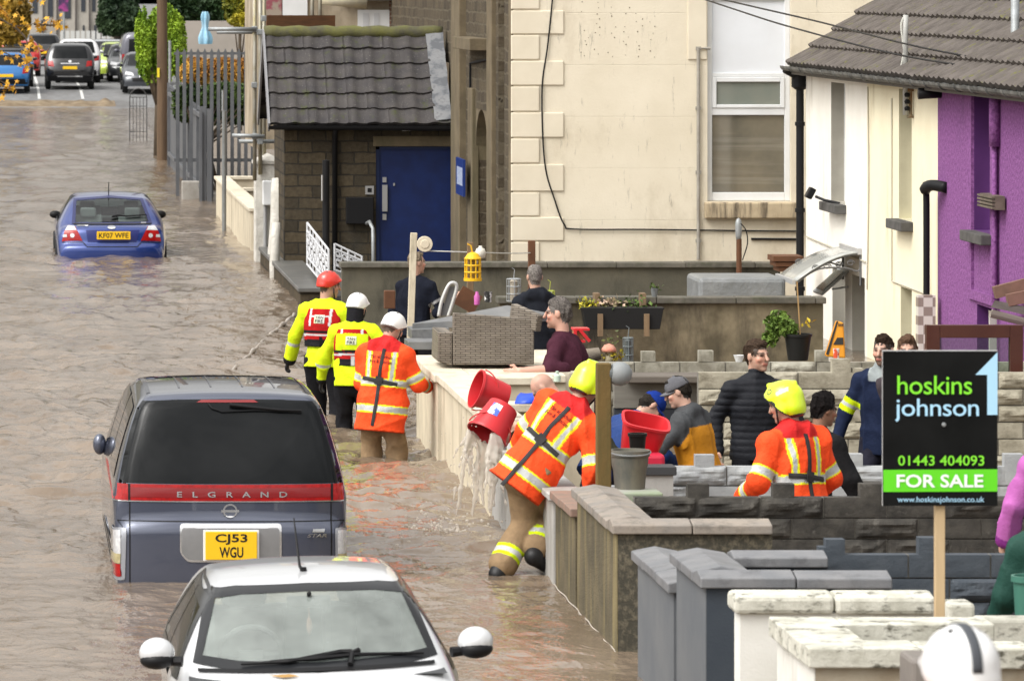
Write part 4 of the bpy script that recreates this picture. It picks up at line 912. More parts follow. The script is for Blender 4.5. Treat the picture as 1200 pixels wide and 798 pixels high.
# autumn sycamore at the left edge, branches reaching over the water
at = thing('autumn_tree', 'autumn tree with yellow leaves reaching in from the left edge of the street', 'tree', (-1.6, 100, -.4))
mb = MB(); tk = [(-1.6,100,-.5),(-1.55,100,1.6),(-1.3,100,3.4),(-.9,99.8,5.2)]
mb.tube(tk, [.16,.13,.10,.06], 10); mb.obj('trunk', BARK, at, smooth=True)
lp = []; br = MB()
for (pts) in ([(-1.3,100,3.4),(-.5,99.7,3.9),P(15,30,99.5),P(40,28,99.3)], [(-1.45,100,2.8),(-.6,99.6,3.0),P(5,62,99.3),P(28,78,99.2)], [(-1.3,100,3.4),(-.4,100,4.1),P(20,-5,100),P(45,-10,100)], [(-1.5,100,2.2),(-.7,99.4,2.6),P(0,95,99.2),P(13,107,99.1)], [P(15,30,99.5),P(30,45,99.4),P(34,66,99.3)], [P(40,28,99.3),P(58,30,99.2),P(69,28,99.1)], [(-1.3,100,3.4),(-.6,99,4.3),P(2,10,98.8),P(10,20,98.7)]):
    s1 = spl(pts, 6); br.tube(s1, [max(.006, .035*(1-i/len(s1))) for i in range(len(s1))], 5)
    for k in range(30):
        t = random.random()**.6; p = s1[min(len(s1)-1, int(t*len(s1)))]; 
        if t > .35: lp.append(p+Vector((random.gauss(0,.10), random.gauss(0,.12), random.gauss(0,.09))))
br.obj('branch', BARK, at)
# five-lobed leaves
lm = MB(); 
lobes = []
for k in range(10): a = math.pi*2*k/10; r0 = 1.0 if k % 2 == 0 else .45; lobes.append((r0*math.cos(a), r0*math.sin(a)))
lcol = []
for p in lp:
    sz = random.uniform(.055,.10); M_ = Matrix.Rotation(random.uniform(0,6.28),3,'Z') @ Matrix.Rotation(random.gauss(1.2,.6),3,'X') @ Matrix.Rotation(random.uniform(0,6.28),3,'Z')
    lm.add([p]+[p+M_ @ Vector((u*sz, v*sz, -.2*sz*(u*u+v*v))) for u, v in lobes], [(0,1+k,1+(k+1)%10) for k in range(10)]); t = random.random()
    lcol += [(.62-.2*t,.36-.16*t,.03,1)]*11
lo = lm.obj('crown', LEAF, at, fixn=False); ca = lo.data.color_attributes.new('Col','FLOAT_COLOR','POINT'); ca.data.foreach_set('color', np.array(lcol).ravel())
for i, (x, y, Y, rx, ry, c1, c2, lab) in enumerate(((10, 20, 190, 26, 34, (.14,.09,.02), (.42,.27,.04), 'dull gold autumn tree behind the blue hatchback'),)):
    shrub('gold_tree', lab, 'tree', (PX(x,Y)-1.0, Y, .4), [E(x,y,Y,rx,ry,20), E(x-12,y-14,Y,18,20,16)], 5000, .15, c1, c2, .15, .8)
# ================================================================== vehicles
def carpaint(name, c, metal=.35, rough=.3): return mat(name, c, rough=rough, metal=metal, coat=.9, spec=.5, dirt_or_sheen=tuple(.6*q+.05 for q in c), dscale=2.5, dlo=.58, dhi=.9)
CARGL = mat('car_glass', (.008,.009,.010), rough=.02, spec=.18)
TYRE = mat('tyre', (.015,.015,.015), rough=.85)
REDL = mat('tail_red', (.36,.008,.008), (.24,.005,.006), scale=30, rough=.2, spec=.3, coat=.2)
CLEARL = mat('lamp_clear', (.6,.6,.6), (.4,.4,.42), scale=25, rough=.15, coat=.8)
PLATEY = mat('plate_yellow', (.82,.50,.015), rough=.4); PLATEK = mat('plate_black', (.012,.012,.012), rough=.5)
CHROME = mat('chrome', (.62,.62,.63), rough=.18, metal=.95)
TRIM = mat('black_trim', (.010,.010,.011), rough=.45, spec=.2)
m, nt, b = nodes('clear_glass'); nt.nodes.remove(b); out = nt.nodes['Material Output']
tr_ = N(nt, 'ShaderNodeBsdfTransparent'); tr_.inputs[0].default_value = (.74,.80,.77,1); gl = N(nt, 'ShaderNodeBsdfGlossy'); gl.inputs['Roughness'].default_value = .03
fr_ = N(nt, 'ShaderNodeFresnel'); fr_.inputs[0].default_value = 1.55; mx = N(nt, 'ShaderNodeMixShader')
nt.links.new(fr_.outputs[0], mx.inputs[0]); nt.links.new(tr_.outputs[0], mx.inputs[1]); nt.links.new(gl.outputs[0], mx.inputs[2]); nt.links.new(mx.outputs[0], out.inputs[0]); CLEARG = m

m, nt, b = nodes('sky_haze_glass'); nt.nodes.remove(b); out = nt.nodes['Material Output']  # pale diffuse in the mix stands for sky reflection and wet film
tr_ = N(nt, 'ShaderNodeBsdfTransparent'); tr_.inputs[0].default_value = (.84,.90,.87,1); df_ = N(nt, 'ShaderNodeBsdfDiffuse'); df_.inputs[0].default_value = (.56,.62,.585,1)
m1 = N(nt, 'ShaderNodeMixShader'); nt.links.new(ramp(nt, noise_n(nt, 3, 5, .7), -.2, 2.3), m1.inputs[0]); nt.links.new(tr_.outputs[0], m1.inputs[1]); nt.links.new(df_.outputs[0], m1.inputs[2])
gl = N(nt, 'ShaderNodeBsdfGlossy'); gl.inputs['Roughness'].default_value = .03; fr_ = N(nt, 'ShaderNodeFresnel'); fr_.inputs[0].default_value = 1.6; mx = N(nt, 'ShaderNodeMixShader')
nt.links.new(fr_.outputs[0], mx.inputs[0]); nt.links.new(m1.outputs[0], mx.inputs[1]); nt.links.new(gl.outputs[0], mx.inputs[2]); nt.links.new(mx.outputs[0], out.inputs[0]); HAZEG = m
def chaikin(p, it=2):
    p = [np.array(q, float) for q in p]
    for _ in range(it):
        o = [p[0]]
        for a, b2 in zip(p[:-1], p[1:]): o += [a*.75+b2*.25, a*.25+b2*.75]
        p = o+[p[-1]]
    return np.array(p)
def inpoly(poly, u, v):
    c = False; n = len(poly); j = n-1
    for i in range(n):
        (xi, yi), (xj, yj) = poly[i], poly[j]
        if (yi > v) != (yj > v) and u < (xj-xi)*(v-yi)/(yj-yi)+xi: c = not c
        j = i
    return c
class Car:
    """body made from a side profile, a plan width and tumblehome; local frame: rear at y=0, nose at y=L, x across, z up"""
    def __init__(s, prof, hw, zb, zr, roofw, bow=(.12,.18), nT=110, nx=36, nq=9, sm=2, low=.94, endw=.93):
        p = chaikin(prof, 2); L = p[:,1-1].max(); s.L = L
        d_ = np.r_[0, np.cumsum(np.hypot(*np.diff(p, axis=0).T))]; t = np.linspace(0, d_[-1], nT)
        py, pz_ = np.interp(t, d_, p[:,0]), np.interp(t, d_, p[:,1]); zbot = pz_.min()
        def xside(y, z):
            e = np.clip(np.minimum(y, L-y)/.6, 0, 1); pl = hw*(endw+(1-endw)*np.sin(e*math.pi/2))
            f = np.where(z > zb, 1-(1-roofw)*np.clip((z-zb)/(zr-zb), 0, 1)**1.1, 1-(1-low)*np.clip((zb-z)/(zb-zbot), 0, 1)**2)
            return pl*f
        s.xside = xside
        A = np.zeros((nT, 2*nq+nx+1, 3)); qs = np.linspace(1, 0, nq+1)[:-1]**1.3
        for i in range(nT):
            y, z = py[i], pz_[i]; bx, bz = np.clip(y, .25, L-.25), zbot
            ws = float(xside(y, z))
            xs_ = np.linspace(-ws, ws, nx+1)
            wr, wf = np.clip(1-y/(.5*L), 0, 1), np.clip(1-(L-y)/(.5*L), 0, 1)
            steep = 1
            yb_ = bow[0]*np.abs(xs_/hw)**2.6*wr - bow[1]*np.abs(xs_/hw)**2.4*wf
            crown = -.035*np.abs(xs_/max(ws, .1))**2.2
            A[i, nq:nq+nx+1] = np.stack([xs_, y+yb_, z+crown*(1 if z > zb*.6 else .3)], -1)
            for sg, sl, ed in ((-1, slice(0, nq), nq), (1, slice(nq+nx+1, None), nq+nx)):
                q = qs if sg < 0 else qs[::-1]
                ye, ze = A[i, ed, 1], A[i, ed, 2]
                yy_, zz_ = ye+(bx-ye)*q, ze+(bz-ze)*q
                A[i, sl] = np.stack([sg*xside(yy_, zz_), yy_, zz_], -1)
        for _ in range(sm*3):
            B = A.copy(); B[:,1:-1] = .25*A[:,:-2]+.5*A[:,1:-1]+.25*A[:,2:]
            w = np.zeros(A.shape[1]); w[nq-2:nq+3] = 1; w[nq+nx-2:nq+nx+3] = 1
            A = A*(1-w[None,:,None])+B*w[None,:,None]
        s.A = A; a, b2 = A.shape[:2]; idx = np.arange(a*b2).reshape(a, b2)
        s.F = np.stack([idx[:-1,:-1], idx[:-1,1:], idx[1:,1:], idx[1:,:-1]], -1).reshape(-1, 4)
        s.V = A.reshape(-1, 3); s.bvh = BVHTree.FromPolygons(s.V.tolist(), s.F.tolist())
    DIR = {'rear': (lambda u, v: (u, -9, v), (0,1,0)), 'front': (lambda u, v: (u, 30, v), (0,-1,0)), 'left': (lambda u, v: (-9, u, v), (1,0,0)), 'right': (lambda u, v: (9, u, v), (-1,0,0)), 'top': (lambda u, v: (u, v, 9), (0,0,-1))}
    def hit(s, pl, u, v, off=.004):
        f, d_ = s.DIR[pl]; o = Vector(f(u, v)); d_ = Vector(d_); h = s.bvh.ray_cast(o, d_)
        if h[0] is None:
            h = s.bvh.find_nearest(o + d_*(9 if pl != 'front' else 30))
            return h[0] - d_*off
        n_ = h[1]; n_ = n_ if n_.dot(d_) < 0 else -n_
        return h[0] + n_*off
    def body(s, m, parent, holes=()):
        F_ = s.F
        if holes:
            c = s.V[F_].mean(1); keep = np.ones(len(F_), bool)
            nrm = np.cross(s.V[F_[:,2]]-s.V[F_[:,0]], s.V[F_[:,3]]-s.V[F_[:,1]]); mid = s.L/2
            for pl, poly in holes:
                for i, q in enumerate(c):
                    if pl == 'rear' and q[1] < mid and abs(nrm[i][0]) < .8*np.linalg.norm(nrm[i]) and inpoly(poly, q[0], q[2]): keep[i] = False
                    if pl == 'front' and q[1] > mid and abs(nrm[i][0]) < .8*np.linalg.norm(nrm[i]) and inpoly(poly, q[0], q[2]): keep[i] = False
                    if pl == 'left' and q[0] < -.3 and inpoly(poly, q[1], q[2]): keep[i] = False
                    if pl == 'right' and q[0] > .3 and inpoly(poly, q[1], q[2]): keep[i] = False
            F_ = F_[keep]
        mb = MB(); mb.add(s.V.tolist(), F_.tolist()); return mb.obj('body', m, parent, smooth=True, local=True)
    def decal(s, name, m, parent, pl, poly, off=.004, rows=12, cols=20, rnd=0):
        poly = [tuple(q) for q in poly]
        if rnd: 
            pp_ = poly+[poly[0]]; o = []
            n = len(poly)
            for i in range(n):
                a, b2, c = np.array(poly[i-1]), np.array(poly[i]), np.array(poly[(i+1) % n])
                for t in np.linspace(0, 1, 5):
                    l1 = min(rnd, np.linalg.norm(a-b2)*.45); l2 = min(rnd, np.linalg.norm(c-b2)*.45)
                    p0 = b2+(a-b2)/np.linalg.norm(a-b2)*l1; p2 = b2+(c-b2)/np.linalg.norm(c-b2)*l2
                    o.append(tuple((1-t)**2*p0+2*t*(1-t)*b2+t*t*p2))
            poly = o
        v = [q[1] for q in poly]; v0, v1 = min(v), max(v); lv = sorted({*np.linspace(v0+1e-5, v1-1e-5, rows), *[min(max(q, v0+1e-5), v1-1e-5) for q in v]})
        G = []
        for w in lv:
            xs_ = []
            for i in range(len(poly)):
                (x0, y0), (x1, y1) = poly[i], poly[(i+1) % len(poly)]
                if (y0 > w) != (y1 > w): xs_.append(x0+(x1-x0)*(w-y0)/(y1-y0))
            if len(xs_) < 2: continue
            a, b2 = min(xs_), max(xs_); G.append([s.hit(pl, a+(b2-a)*k/cols, w, off) for k in range(cols+1)])
        mb = MB(); mb.grid(G); return mb.obj(name, m, parent, smooth=True, local=True)
    def ring(s, name, m, parent, pl, outer, inner, off=.004, sub=12, lay=2):
        def dens(p): 
            o = []
            for i in range(len(p)):
                a, b2 = np.array(p[i]), np.array(p[(i+1) % len(p)]); o += [a+(b2-a)*k/sub for k in range(sub)]
            return o+[np.array(p[0])]
        o_, i_ = dens(outer), dens(inner)
        G = [[s.hit(pl, *(a+(b2-a)*k/lay), off) for a, b2 in zip(o_, i_)] for k in range(lay+1)]
        mb = MB(); mb.grid(G); return mb.obj(name, m, parent, smooth=True, local=True)
    def line(s, name, m, parent, pl, pts, w=.006, off=.003, n=10):
        P_ = []
        for a, b2 in zip(pts[:-1], pts[1:]): P_ += [np.array(a)+(np.array(b2)-np.array(a))*k/n for k in range(n)]
        P_.append(np.array(pts[-1])); G = [[], []]
        for i, p in enumerate(P_):
            t = P_[min(i+1, len(P_)-1)]-P_[max(i-1, 0)]; t /= np.linalg.norm(t); q = np.array((-t[1], t[0]))*w/2
            G[0].append(s.hit(pl, *(p-q), off)); G[1].append(s.hit(pl, *(p+q), off))
        mb = MB(); mb.grid(G); return mb.obj(name, m, parent, local=True)
def mirror_x(poly): return [(-u, v) for u, v in poly]
def ellipsoid(mb, c, r_, n=14, m=None):
    prof = [(max(1e-4, math.sin(t)), -math.cos(t)) for t in np.linspace(0, math.pi, n)]
    k = len(mb.v); mb.lathe(prof, (0,0,0), n+2, None, False, False)
    for i in range(k, len(mb.v)):
        q = Vector(mb.v[i]); q = Vector((q.x*r_[0], q.y*r_[1], q.z*r_[2])); q = (m @ q if m else q)+Vector(c); mb.v[i] = tuple(q)
    return mb
def wing_mirrors(root, car, y, z, hw, m, size=(.10,.07,.065), sgn=1, back=None):
    for sg in (-1, 1):
        mb = MB(); ellipsoid(mb, (sg*(hw+size[0]*.9), y, z), size); o = mb.obj('wing_mirror', m, root, smooth=True, local=True)
        mb = MB(); mb.tube([(sg*(hw-.05), y+.03*sgn, z-.05), (sg*(hw+.07), y, z-.045)], [.03,.025], 8); mb.obj('stalk', TRIM, o, local=True)
        if back:
            mb = MB(); ellipsoid(mb, (sg*(hw+size[0]*.9), y-.012*sgn*-1, z-size[2]*.45), (size[0]*.96, size[1]*1.02, size[2]*.62)); mb.obj('lower_shell', back, o, smooth=True, local=True)
def wheels(root, xs_, ys__, r_, w=.2, z=None):
    for x in xs_:
        for y in ys__:
            mb = MB(); mb.lathe([(r_*.62,-w/2),(r_*.96,-w/2),(r_,-w/2+.03),(r_,w/2-.03),(r_*.96,w/2),(r_*.62,w/2)], (x,y,z if z is not None else r_), 24, Matrix.Rotation(R(90),3,'Y')); t = mb.obj('wheel', TYRE, root, smooth=True, local=True, angle=40)
            mb = MB(); mb.lathe([(.05,w/2+.004),(r_*.58,w/2-.02),(r_*.60,w/2-.0)], (x,y,z if z is not None else r_), 16, Matrix.Rotation(R(90 if x > 0 else -90),3,'Y')); mb.obj('rim', CHROME, t, local=True)
def plate(root, txt, x0, x1, y, z0, z1, two=False, m=PLATEY, flip=1):
    p = MB().box(x0, x1, y, y+.012, z0, z1).obj('number_plate', m, root, local=True, bevel=.004); yt = y-.002 if flip > 0 else y+.014
    fn = lambda u, v: (u if flip > 0 else x0+x1-u, yt, v)
    w = x1-x0; h_ = z1-z0
    if two:
        a, b2 = txt.split(); text_fit(a, x0+w*.19, x1-w*.19, z1-h_*.08, z0+h_*.54, fn, 'lettering', PLATEK, p, .02, local=True); text_fit(b2, x0+w*.27, x1-w*.27, z1-h_*.54, z0+h_*.08, fn, 'lettering', PLATEK, p, .02, local=True)
    else: text_fit(txt, x0+w*.06, x1-w*.06, z1-h_*.18, z0+h_*.18, fn, 'lettering', PLATEK, p, .012, local=True)
    return p

# ------------------------------------------------------------------ grey people carrier, rear towards us, standing in half a metre of water
EY = 37.3; es = F/EY; ecx = 271.0
van = thing('people_carrier', 'dark grey people carrier stranded in the flood with red light bar across its tailgate', 'car', (ecx/es, EY, 0))
def eu(px): return (px-ecx)/es
def ev(py): return H-(py+24)/es
EP = carpaint('slate_paint', (.072,.082,.120), .5, .22)
C = Car([(.06,-.42),(.02,-.15),(0,.0),(0,.40),(.015,.445),(.05,.455),(.055,.60),(.065,.73),(.17,1.05),(.30,1.32),(.36,1.375),(.50,1.39),(1.2,1.40),(2.2,1.37),(2.9,1.31),(3.2,1.25),(3.9,.75),(4.1,.62),(4.6,.5),(4.75,.3),(4.8,-.1),(4.76,-.42)], .885, .62, 1.40, .775, bow=(.10,.2), nT=150, nx=44, endw=.955)
C.body(EP, van)
gl_o = [(eu(133.5),ev(568)),(eu(409),ev(568)),(eu(402),ev(535)),(eu(393),ev(505)),(eu(384),ev(482)),(eu(378),ev(475)),(eu(330),ev(473)),(eu(270),ev(472.2)),(eu(210),ev(473)),(eu(164),ev(475)),(eu(157),ev(484)),(eu(148),ev(510)),(eu(140),ev(538))]
tg = C.decal('rear_window', CARGL, van, 'rear', gl_o, .006, 22, 40)
bar = C.decal('light_bar', REDL, van, 'rear', [(eu(133.2),ev(588)),(eu(409.5),ev(588)),(eu(409),ev(569)),(eu(133.6),ev(569))], .008, 5, 50)
C.decal('bar_band', mat('dark_red_lens', (.20,.006,.008), rough=.2, coat=.6), bar, 'rear', [(eu(153),ev(584)),(eu(388),ev(584)),(eu(388),ev(573)),(eu(153),ev(573))], .010, 4, 40)
for a, b2 in ((150, 153.5), (387.5, 391)): C.decal('seam', TRIM, van, 'rear', [(eu(a+1),ev(588)),(eu(b2),ev(588)),(eu(b2),ev(569)),(eu(a+1),ev(569))], .011, 4, 2)
C.line('trim_line', CHROME, van, 'rear', [(eu(134),ev(588.6)),(eu(409),ev(588.6))], .008, .007, 50)
# the lettering follows the tailgate
text_fit('ELGRAND', eu(208), eu(337), ev(577), ev(583.6), lambda u, v: tuple(C.hit('rear', u, v, .014)), 'lettering', CHROME, van, .012, 2.6, local=True)
C.line('panel_gap', TRIM, van, 'rear', [(eu(152.5),ev(589)),(eu(152.5),ev(700))], .009, .003, 30); C.line('panel_gap', TRIM, van, 'rear', [(eu(389),ev(589)),(eu(389),ev(700))], .009, .003, 30)
C.line('panel_gap', TRIM, van, 'rear', [(eu(131),ev(611.6)),(eu(412),ev(611.6))], .007, .003, 40)
em = MB(); zc = ev(599.5)
for k in range(28):
    a0, a1 = 2*math.pi*k/28, 2*math.pi*(k+1)/28
    em.add([C.hit('rear', eu(270)+r_*math.cos(a), zc+r_*math.sin(a), .014) for r_, a in ((.042,a0),(.054,a0),(.054,a1),(.042,a1))], [(0,1,2,3)])
em.add([C.hit('rear', eu(270)+u, zc+v, .016) for u, v in ((-.066,-.009),(.066,-.009),(.066,.009),(-.066,.009))], [(0,1,2,3)]); em.obj('emblem', CHROME, van, local=True)
C.decal('plate_surround', CHROME, van, 'rear', [(eu(211),ev(648)),(eu(220),ev(658.5)),(eu(330),ev(658.5)),(eu(330),ev(614)),(eu(211),ev(614))], .007, 10, 30, rnd=.03)
C.decal('plate_recess', mat('satin_grey', (.24,.245,.25), (.30,.30,.31), scale=3, rough=.35, metal=.5), van, 'rear', [(eu(213),ev(648)),(eu(221),ev(656)),(eu(327.5),ev(656)),(eu(327.5),ev(619)),(eu(213),ev(619))], .010, 10, 30, rnd=.025)
pl_ = MB().box(eu(238), eu(303.5), -.03, -.018, ev(656.5), ev(620.5)); pl_.obj('plate_frame', mat('plate_white', (.75,.75,.74), rough=.4), van, local=True, bevel=.004)
plate(van, 'CJ53 WGU', eu(240.5), eu(301), -.046, ev(655), ev(622), True)
C.decal('badge', CHROME, van, 'rear', [(eu(366),ev(624.5)),(eu(380),ev(624.5)),(eu(381),ev(621)),(eu(367),ev(621))], .010, 3, 6)
text_fit('STAR', eu(360), eu(383), ev(626), ev(630), lambda u, v: tuple(C.hit('rear', u, v, .012)), 'lettering', CHROME, van, .02, local=True, shear=.25)
for sg in (-1, 1):
    X0, X1 = (eu(129.5), eu(147)) if sg < 0 else (eu(394), eu(411))
    lp_ = C.decal('corner_lamp', mat('lamp_bezel', (.30,.31,.34), rough=.35, metal=.4), van, 'rear', [(X0,ev(681)),(X1,ev(681)),(X1-.012*sg,ev(620)),(X0-.006*sg,ev(620))], .008, 10, 8, rnd=.02)
    xa, xb = X0+.012, X1-.03
    C.decal('red_lens', REDL, lp_, 'rear', [(xa,ev(677)),(xb,ev(677)),(xb,ev(662)),(xa,ev(662))], .012, 4, 6)
    C.decal('clear_lens', CLEARL, lp_, 'rear', [(xa,ev(661.5)),(xb,ev(661.5)),(xb,ev(623)),(xa,ev(623))], .012, 6, 6)
    C.decal('amber_lens', mat('amber_lens', (.30,.26,.14), (.42,.36,.2), scale=25, rough=.2), lp_, 'rear', [(xa,ev(661.5)),(xb,ev(661.5)),(xb,ev(650)),(xa,ev(650))], .0135, 4, 6)
# wiper and spoiler lamp at the top of the glass
mb = MB(); mb.tube([C.hit('rear', eu(u), ev(v), .03) for u, v in ((271,480),(300,483),(330,486),(355,487))], [.016,.013,.011,.009], 6); mb.tube([C.hit('rear', eu(u), ev(v), .02) for u, v in ((246,478),(250,483),(262,487),(300,485.5),(356,488.5))], .006, 5); mb.obj('wiper', TRIM, van, local=True)
C.decal('brake_lamp', mat('dark_red_lens', (.2,.006,.008)), van, 'rear', [(eu(232),ev(476.2)),(eu(305),ev(476.2)),(eu(300),ev(473.4)),(eu(238),ev(473.4))], .010, 3, 12)
# roof: dark sunroof and pressed ribs, side windows and doors
for (x0, x1, y0, y1) in ((-.50,.50,2.05,2.75),): C.decal('sunroof', CARGL, van, 'top', [(x0,y0),(x1,y0),(x1,y1),(x0,y1)], .006, 8, 12, rnd=.06)
for x in (-.36,-.12,.12,.36): C.line('roof_rib', mat('rib_dark', (.05,.053,.066), rough=.35, coat=.5), van, 'top', [(x,.75),(x,2.0)], .014, .003, 10)
for x in (-.60,.60): C.line('roof_rail', mat('rib_dark', (.05,.053,.066)), van, 'top', [(x,.55),(x,2.9)], .03, .004, 16)
for sd in ('left', 'right'):
    C.decal('side_window', CARGL, van, sd, [(.50,.72),(1.55,.74),(1.55,1.27),(.62,1.25)], .006, 10, 10, rnd=.06)
    C.decal('side_window', CARGL, van, sd, [(1.62,.74),(2.65,.75),(2.62,1.26),(1.62,1.27)], .006, 10, 10, rnd=.06)
    C.decal('side_window', CARGL, van, sd, [(2.72,.75),(3.55,.78),(3.05,1.24),(2.7,1.25)], .006, 10, 10, rnd=.06)
    for y in (1.58, 2.68): C.line('door_gap', TRIM, van, sd, [(y,-.3),(y,1.28)], .008)
    C.line('side_moulding', TRIM, van, sd, [(.4,.12),(3.6,.12)], .05, .006)
C.decal('windscreen', CARGL, van, 'front', [(-.74,.80),(.74,.80),(.60,1.33),(-.60,1.33)], .006, 12, 20, rnd=.05)
wing_mirrors(van, C, 3.35, .72, .86, carpaint('slate_paint', (.072,.082,.120)), (.055,.06,.085))
wheels(van, (-.74,.74), (.95, 3.85), .33, .22, z=-.15)

# ------------------------------------------------------------------ blue saloon further up the street
MY = 80.8; ms_ = F/MY; mcx = 131.0
blue = thing('saloon_car', 'blue hatchback saloon half sunk in fast water further up the street', 'car', (mcx/ms_, MY, 0))
def mu(px): return (px-mcx)/ms_
def mv(py): return H-(py+24)/ms_
MP = carpaint('royal_blue_paint', (.012,.036,.19), .35, .25)
C = Car([(.10,-.42),(.03,-.2),(0,.0),(0,.17),(.03,.205),(.10,.215),(.12,.36),(.16,.47),(.30,.515),(.42,.53),(.75,.72),(1.15,.91),(1.35,.955),(1.9,.985),(2.4,.97),(2.8,.9),(3.5,.55),(3.65,.5),(4.2,.42),(4.6,.25),(4.7,0),(4.66,-.42)], .885, .46, .96, .72, bow=(.18,.25), nT=130, nx=40, endw=.90)
rw = [(mu(87.5),mv(263)),(mu(176.5),mv(262)),(mu(167.5),mv(238.5)),(mu(131),mv(236)),(mu(89.5),mv(239))]
rwo = [(mu(84.5),mv(264.6)),(mu(179.5),mv(264)),(mu(169.8),mv(236.8)),(mu(131),mv(233.5)),(mu(87.5),mv(237))]
ws = [(-.66,.56),(.66,.56),(.56,.90),(-.56,.90)]; wso = [(-.70,.53),(.70,.53),(.59,.925),(-.59,.925)]
swl = [(1.3,.55),(3.2,.55),(2.6,.88),(1.55,.9)]
C.body(MP, blue, [('rear', rw), ('front', ws), ('left', swl), ('right', swl)])
C.ring('window_seal', mat('blue_dark', (.02,.025,.09), rough=.3), blue, 'rear', rwo, [(u*.97, v) for u, v in rw], .006)
C.decal('rear_window', CLEARG, blue, 'rear', rw, .002, 14, 24)
C.ring('windscreen_seal', TRIM, blue, 'front', wso, ws, .004); C.decal('windscreen', CLEARG, blue, 'front', ws, .002, 12, 20)
for sd in ('left', 'right'):
    C.ring('window_trim', TRIM, blue, sd, [(1.2,.52),(3.3,.52),(2.63,.915),(1.5,.93)], swl, .005); C.decal('side_window', mat('car_glass', (.02,.02,.02)), blue, sd, swl, .002, 8, 12)
mb = MB()
for x in (-.36,.36): mb.obox((x, 1.1, .43), (.46,.14,.42), Matrix.Rotation(-.2,3,'X')); mb.obox((x, 1.06, .68), (.26,.09,.16)); mb.obox((x, 2.05, .5), (.46,.14,.5)); mb.obox((x, 2.0, .76), (.24,.08,.14))
mb.box(-.7,.7,.45,1.2,.30,.46).box(-.72,.72,3.0,3.4,.3,.52); mb.obj('seats', mat('grey_upholstery', (.20,.22,.22), rough=.9), blue, local=True, bevel=.03)
mb = MB(); mb.box(-.13,.13,2.62,2.65,.83,.89); mb.tube([(0,2.63,.83),(.01,2.63,.70)], .006, 5); mb.obj('rear_view_mirror', TRIM, blue, local=True)
for sg in (-1, 1):
    poly = [(mu(72.8),mv(284)),(mu(97),mv(283)),(mu(93),mv(275)),(mu(88.5),mv(267)),(mu(80),mv(266)),(mu(76),mv(272))]
    poly = poly if sg < 0 else [(-u, v) for u, v in poly]
    l = C.decal('tail_lamp', REDL, blue, 'rear', poly, .008, 10, 10)
    sg_poly = [(mu(76.5),mv(271.5)),(mu(90),mv(271)),(mu(87.6),mv(266.8)),(mu(80),mv(266.4))]; sg_poly = sg_poly if sg < 0 else mirror_x(sg_poly)
    C.decal('clear_lens', CLEARL, l, 'rear', sg_poly, .012, 5, 8)
    cx, cz = sg*-mu(85.0)*-1 if False else (mu(85.2) if sg < 0 else -mu(85.2)), mv(277)
    C.decal('reverse_lens', CLEARL, l, 'rear', [(cx+.035*math.cos(a), cz+.035*math.sin(a)) for a in np.linspace(0, 6.2, 14)], .013, 6, 6)
    st = [(mu(74),mv(279)),(mu(79),mv(279)),(mu(79),mv(276)),(mu(74.5),mv(276))]; st = st if sg < 0 else mirror_x(st)
    C.decal('clear_lens', CLEARL, l, 'rear', st, .013, 3, 4)
C.decal('plate_recess', mat('deep_blue', (.012,.018,.12), rough=.3), blue, 'rear', [(mu(103),mv(284)),(mu(160),mv(284)),(mu(164),mv(270.5)),(mu(101),mv(270.5))], .005, 6, 20)
plate(blue, 'KF07 WFE', mu(113.5), mu(153), .035, mv(281), mv(271.5))
C.decal('emblem', CHROME, blue, 'rear', [(.03*2.2*math.cos(a), mv(267.8)+.025*math.sin(a)) for a in np.linspace(0, 6.2, 16)], .012, 6, 8)
C.decal('badge', CHROME, blue, 'rear', [(mu(91),mv(266.6)),(mu(104),mv(266.4)),(mu(104),mv(265.6)),(mu(91),mv(265.8))], .012, 2, 8); C.decal('badge', CHROME, blue, 'rear', [(mu(166),mv(263.8)),(mu(172),mv(263.8)),(mu(172),mv(262.9)),(mu(166),mv(262.9))], .012, 2, 4)
C.line('bumper_gap', TRIM, blue, 'rear', [(mu(73),mv(285.2)),(mu(97.5),mv(284.6)),(mu(102),mv(289.5)),(mu(161),mv(289.5)),(mu(166),mv(284.6)),(mu(189),mv(285.2))], .014, .004, 12)
C.line('boot_gap', TRIM, blue, 'rear', [(mu(87),mv(264.5)),(mu(178),mv(264.2))], .02, .006, 24)
mb = MB(); mb.tube([C.hit('rear', mu(u), mv(v), .03) for u, v in ((132,258),(140,256.5),(150,257),(173,256))], [.016,.02,.012,.008], 6); mb.obj('wiper', TRIM, blue, local=True)
mb = MB(); mb.tube([(-.02,1.42,.95),(-.02,1.35,1.16)], .008, 5); mb.obj('aerial', TRIM, blue, local=True)
wing_mirrors(blue, C, 2.95, .56, .79, TRIM, (.095,.06,.065))
wheels(blue, (-.80,.80), (.85, 3.7), .31, .2, z=-.05)
mb = MB(); ellipsoid(mb, (-.93, 1.2, .14), (.05,.5,.16)); 
# ------------------------------------------------------------------ white car in the foreground, facing us
WY = 27.3
wht = thing('small_car', 'silver white small car in the foreground seen through its windscreen', 'car', (1.79, WY+3.43, .03), rot=(0, R(2.0), math.pi))
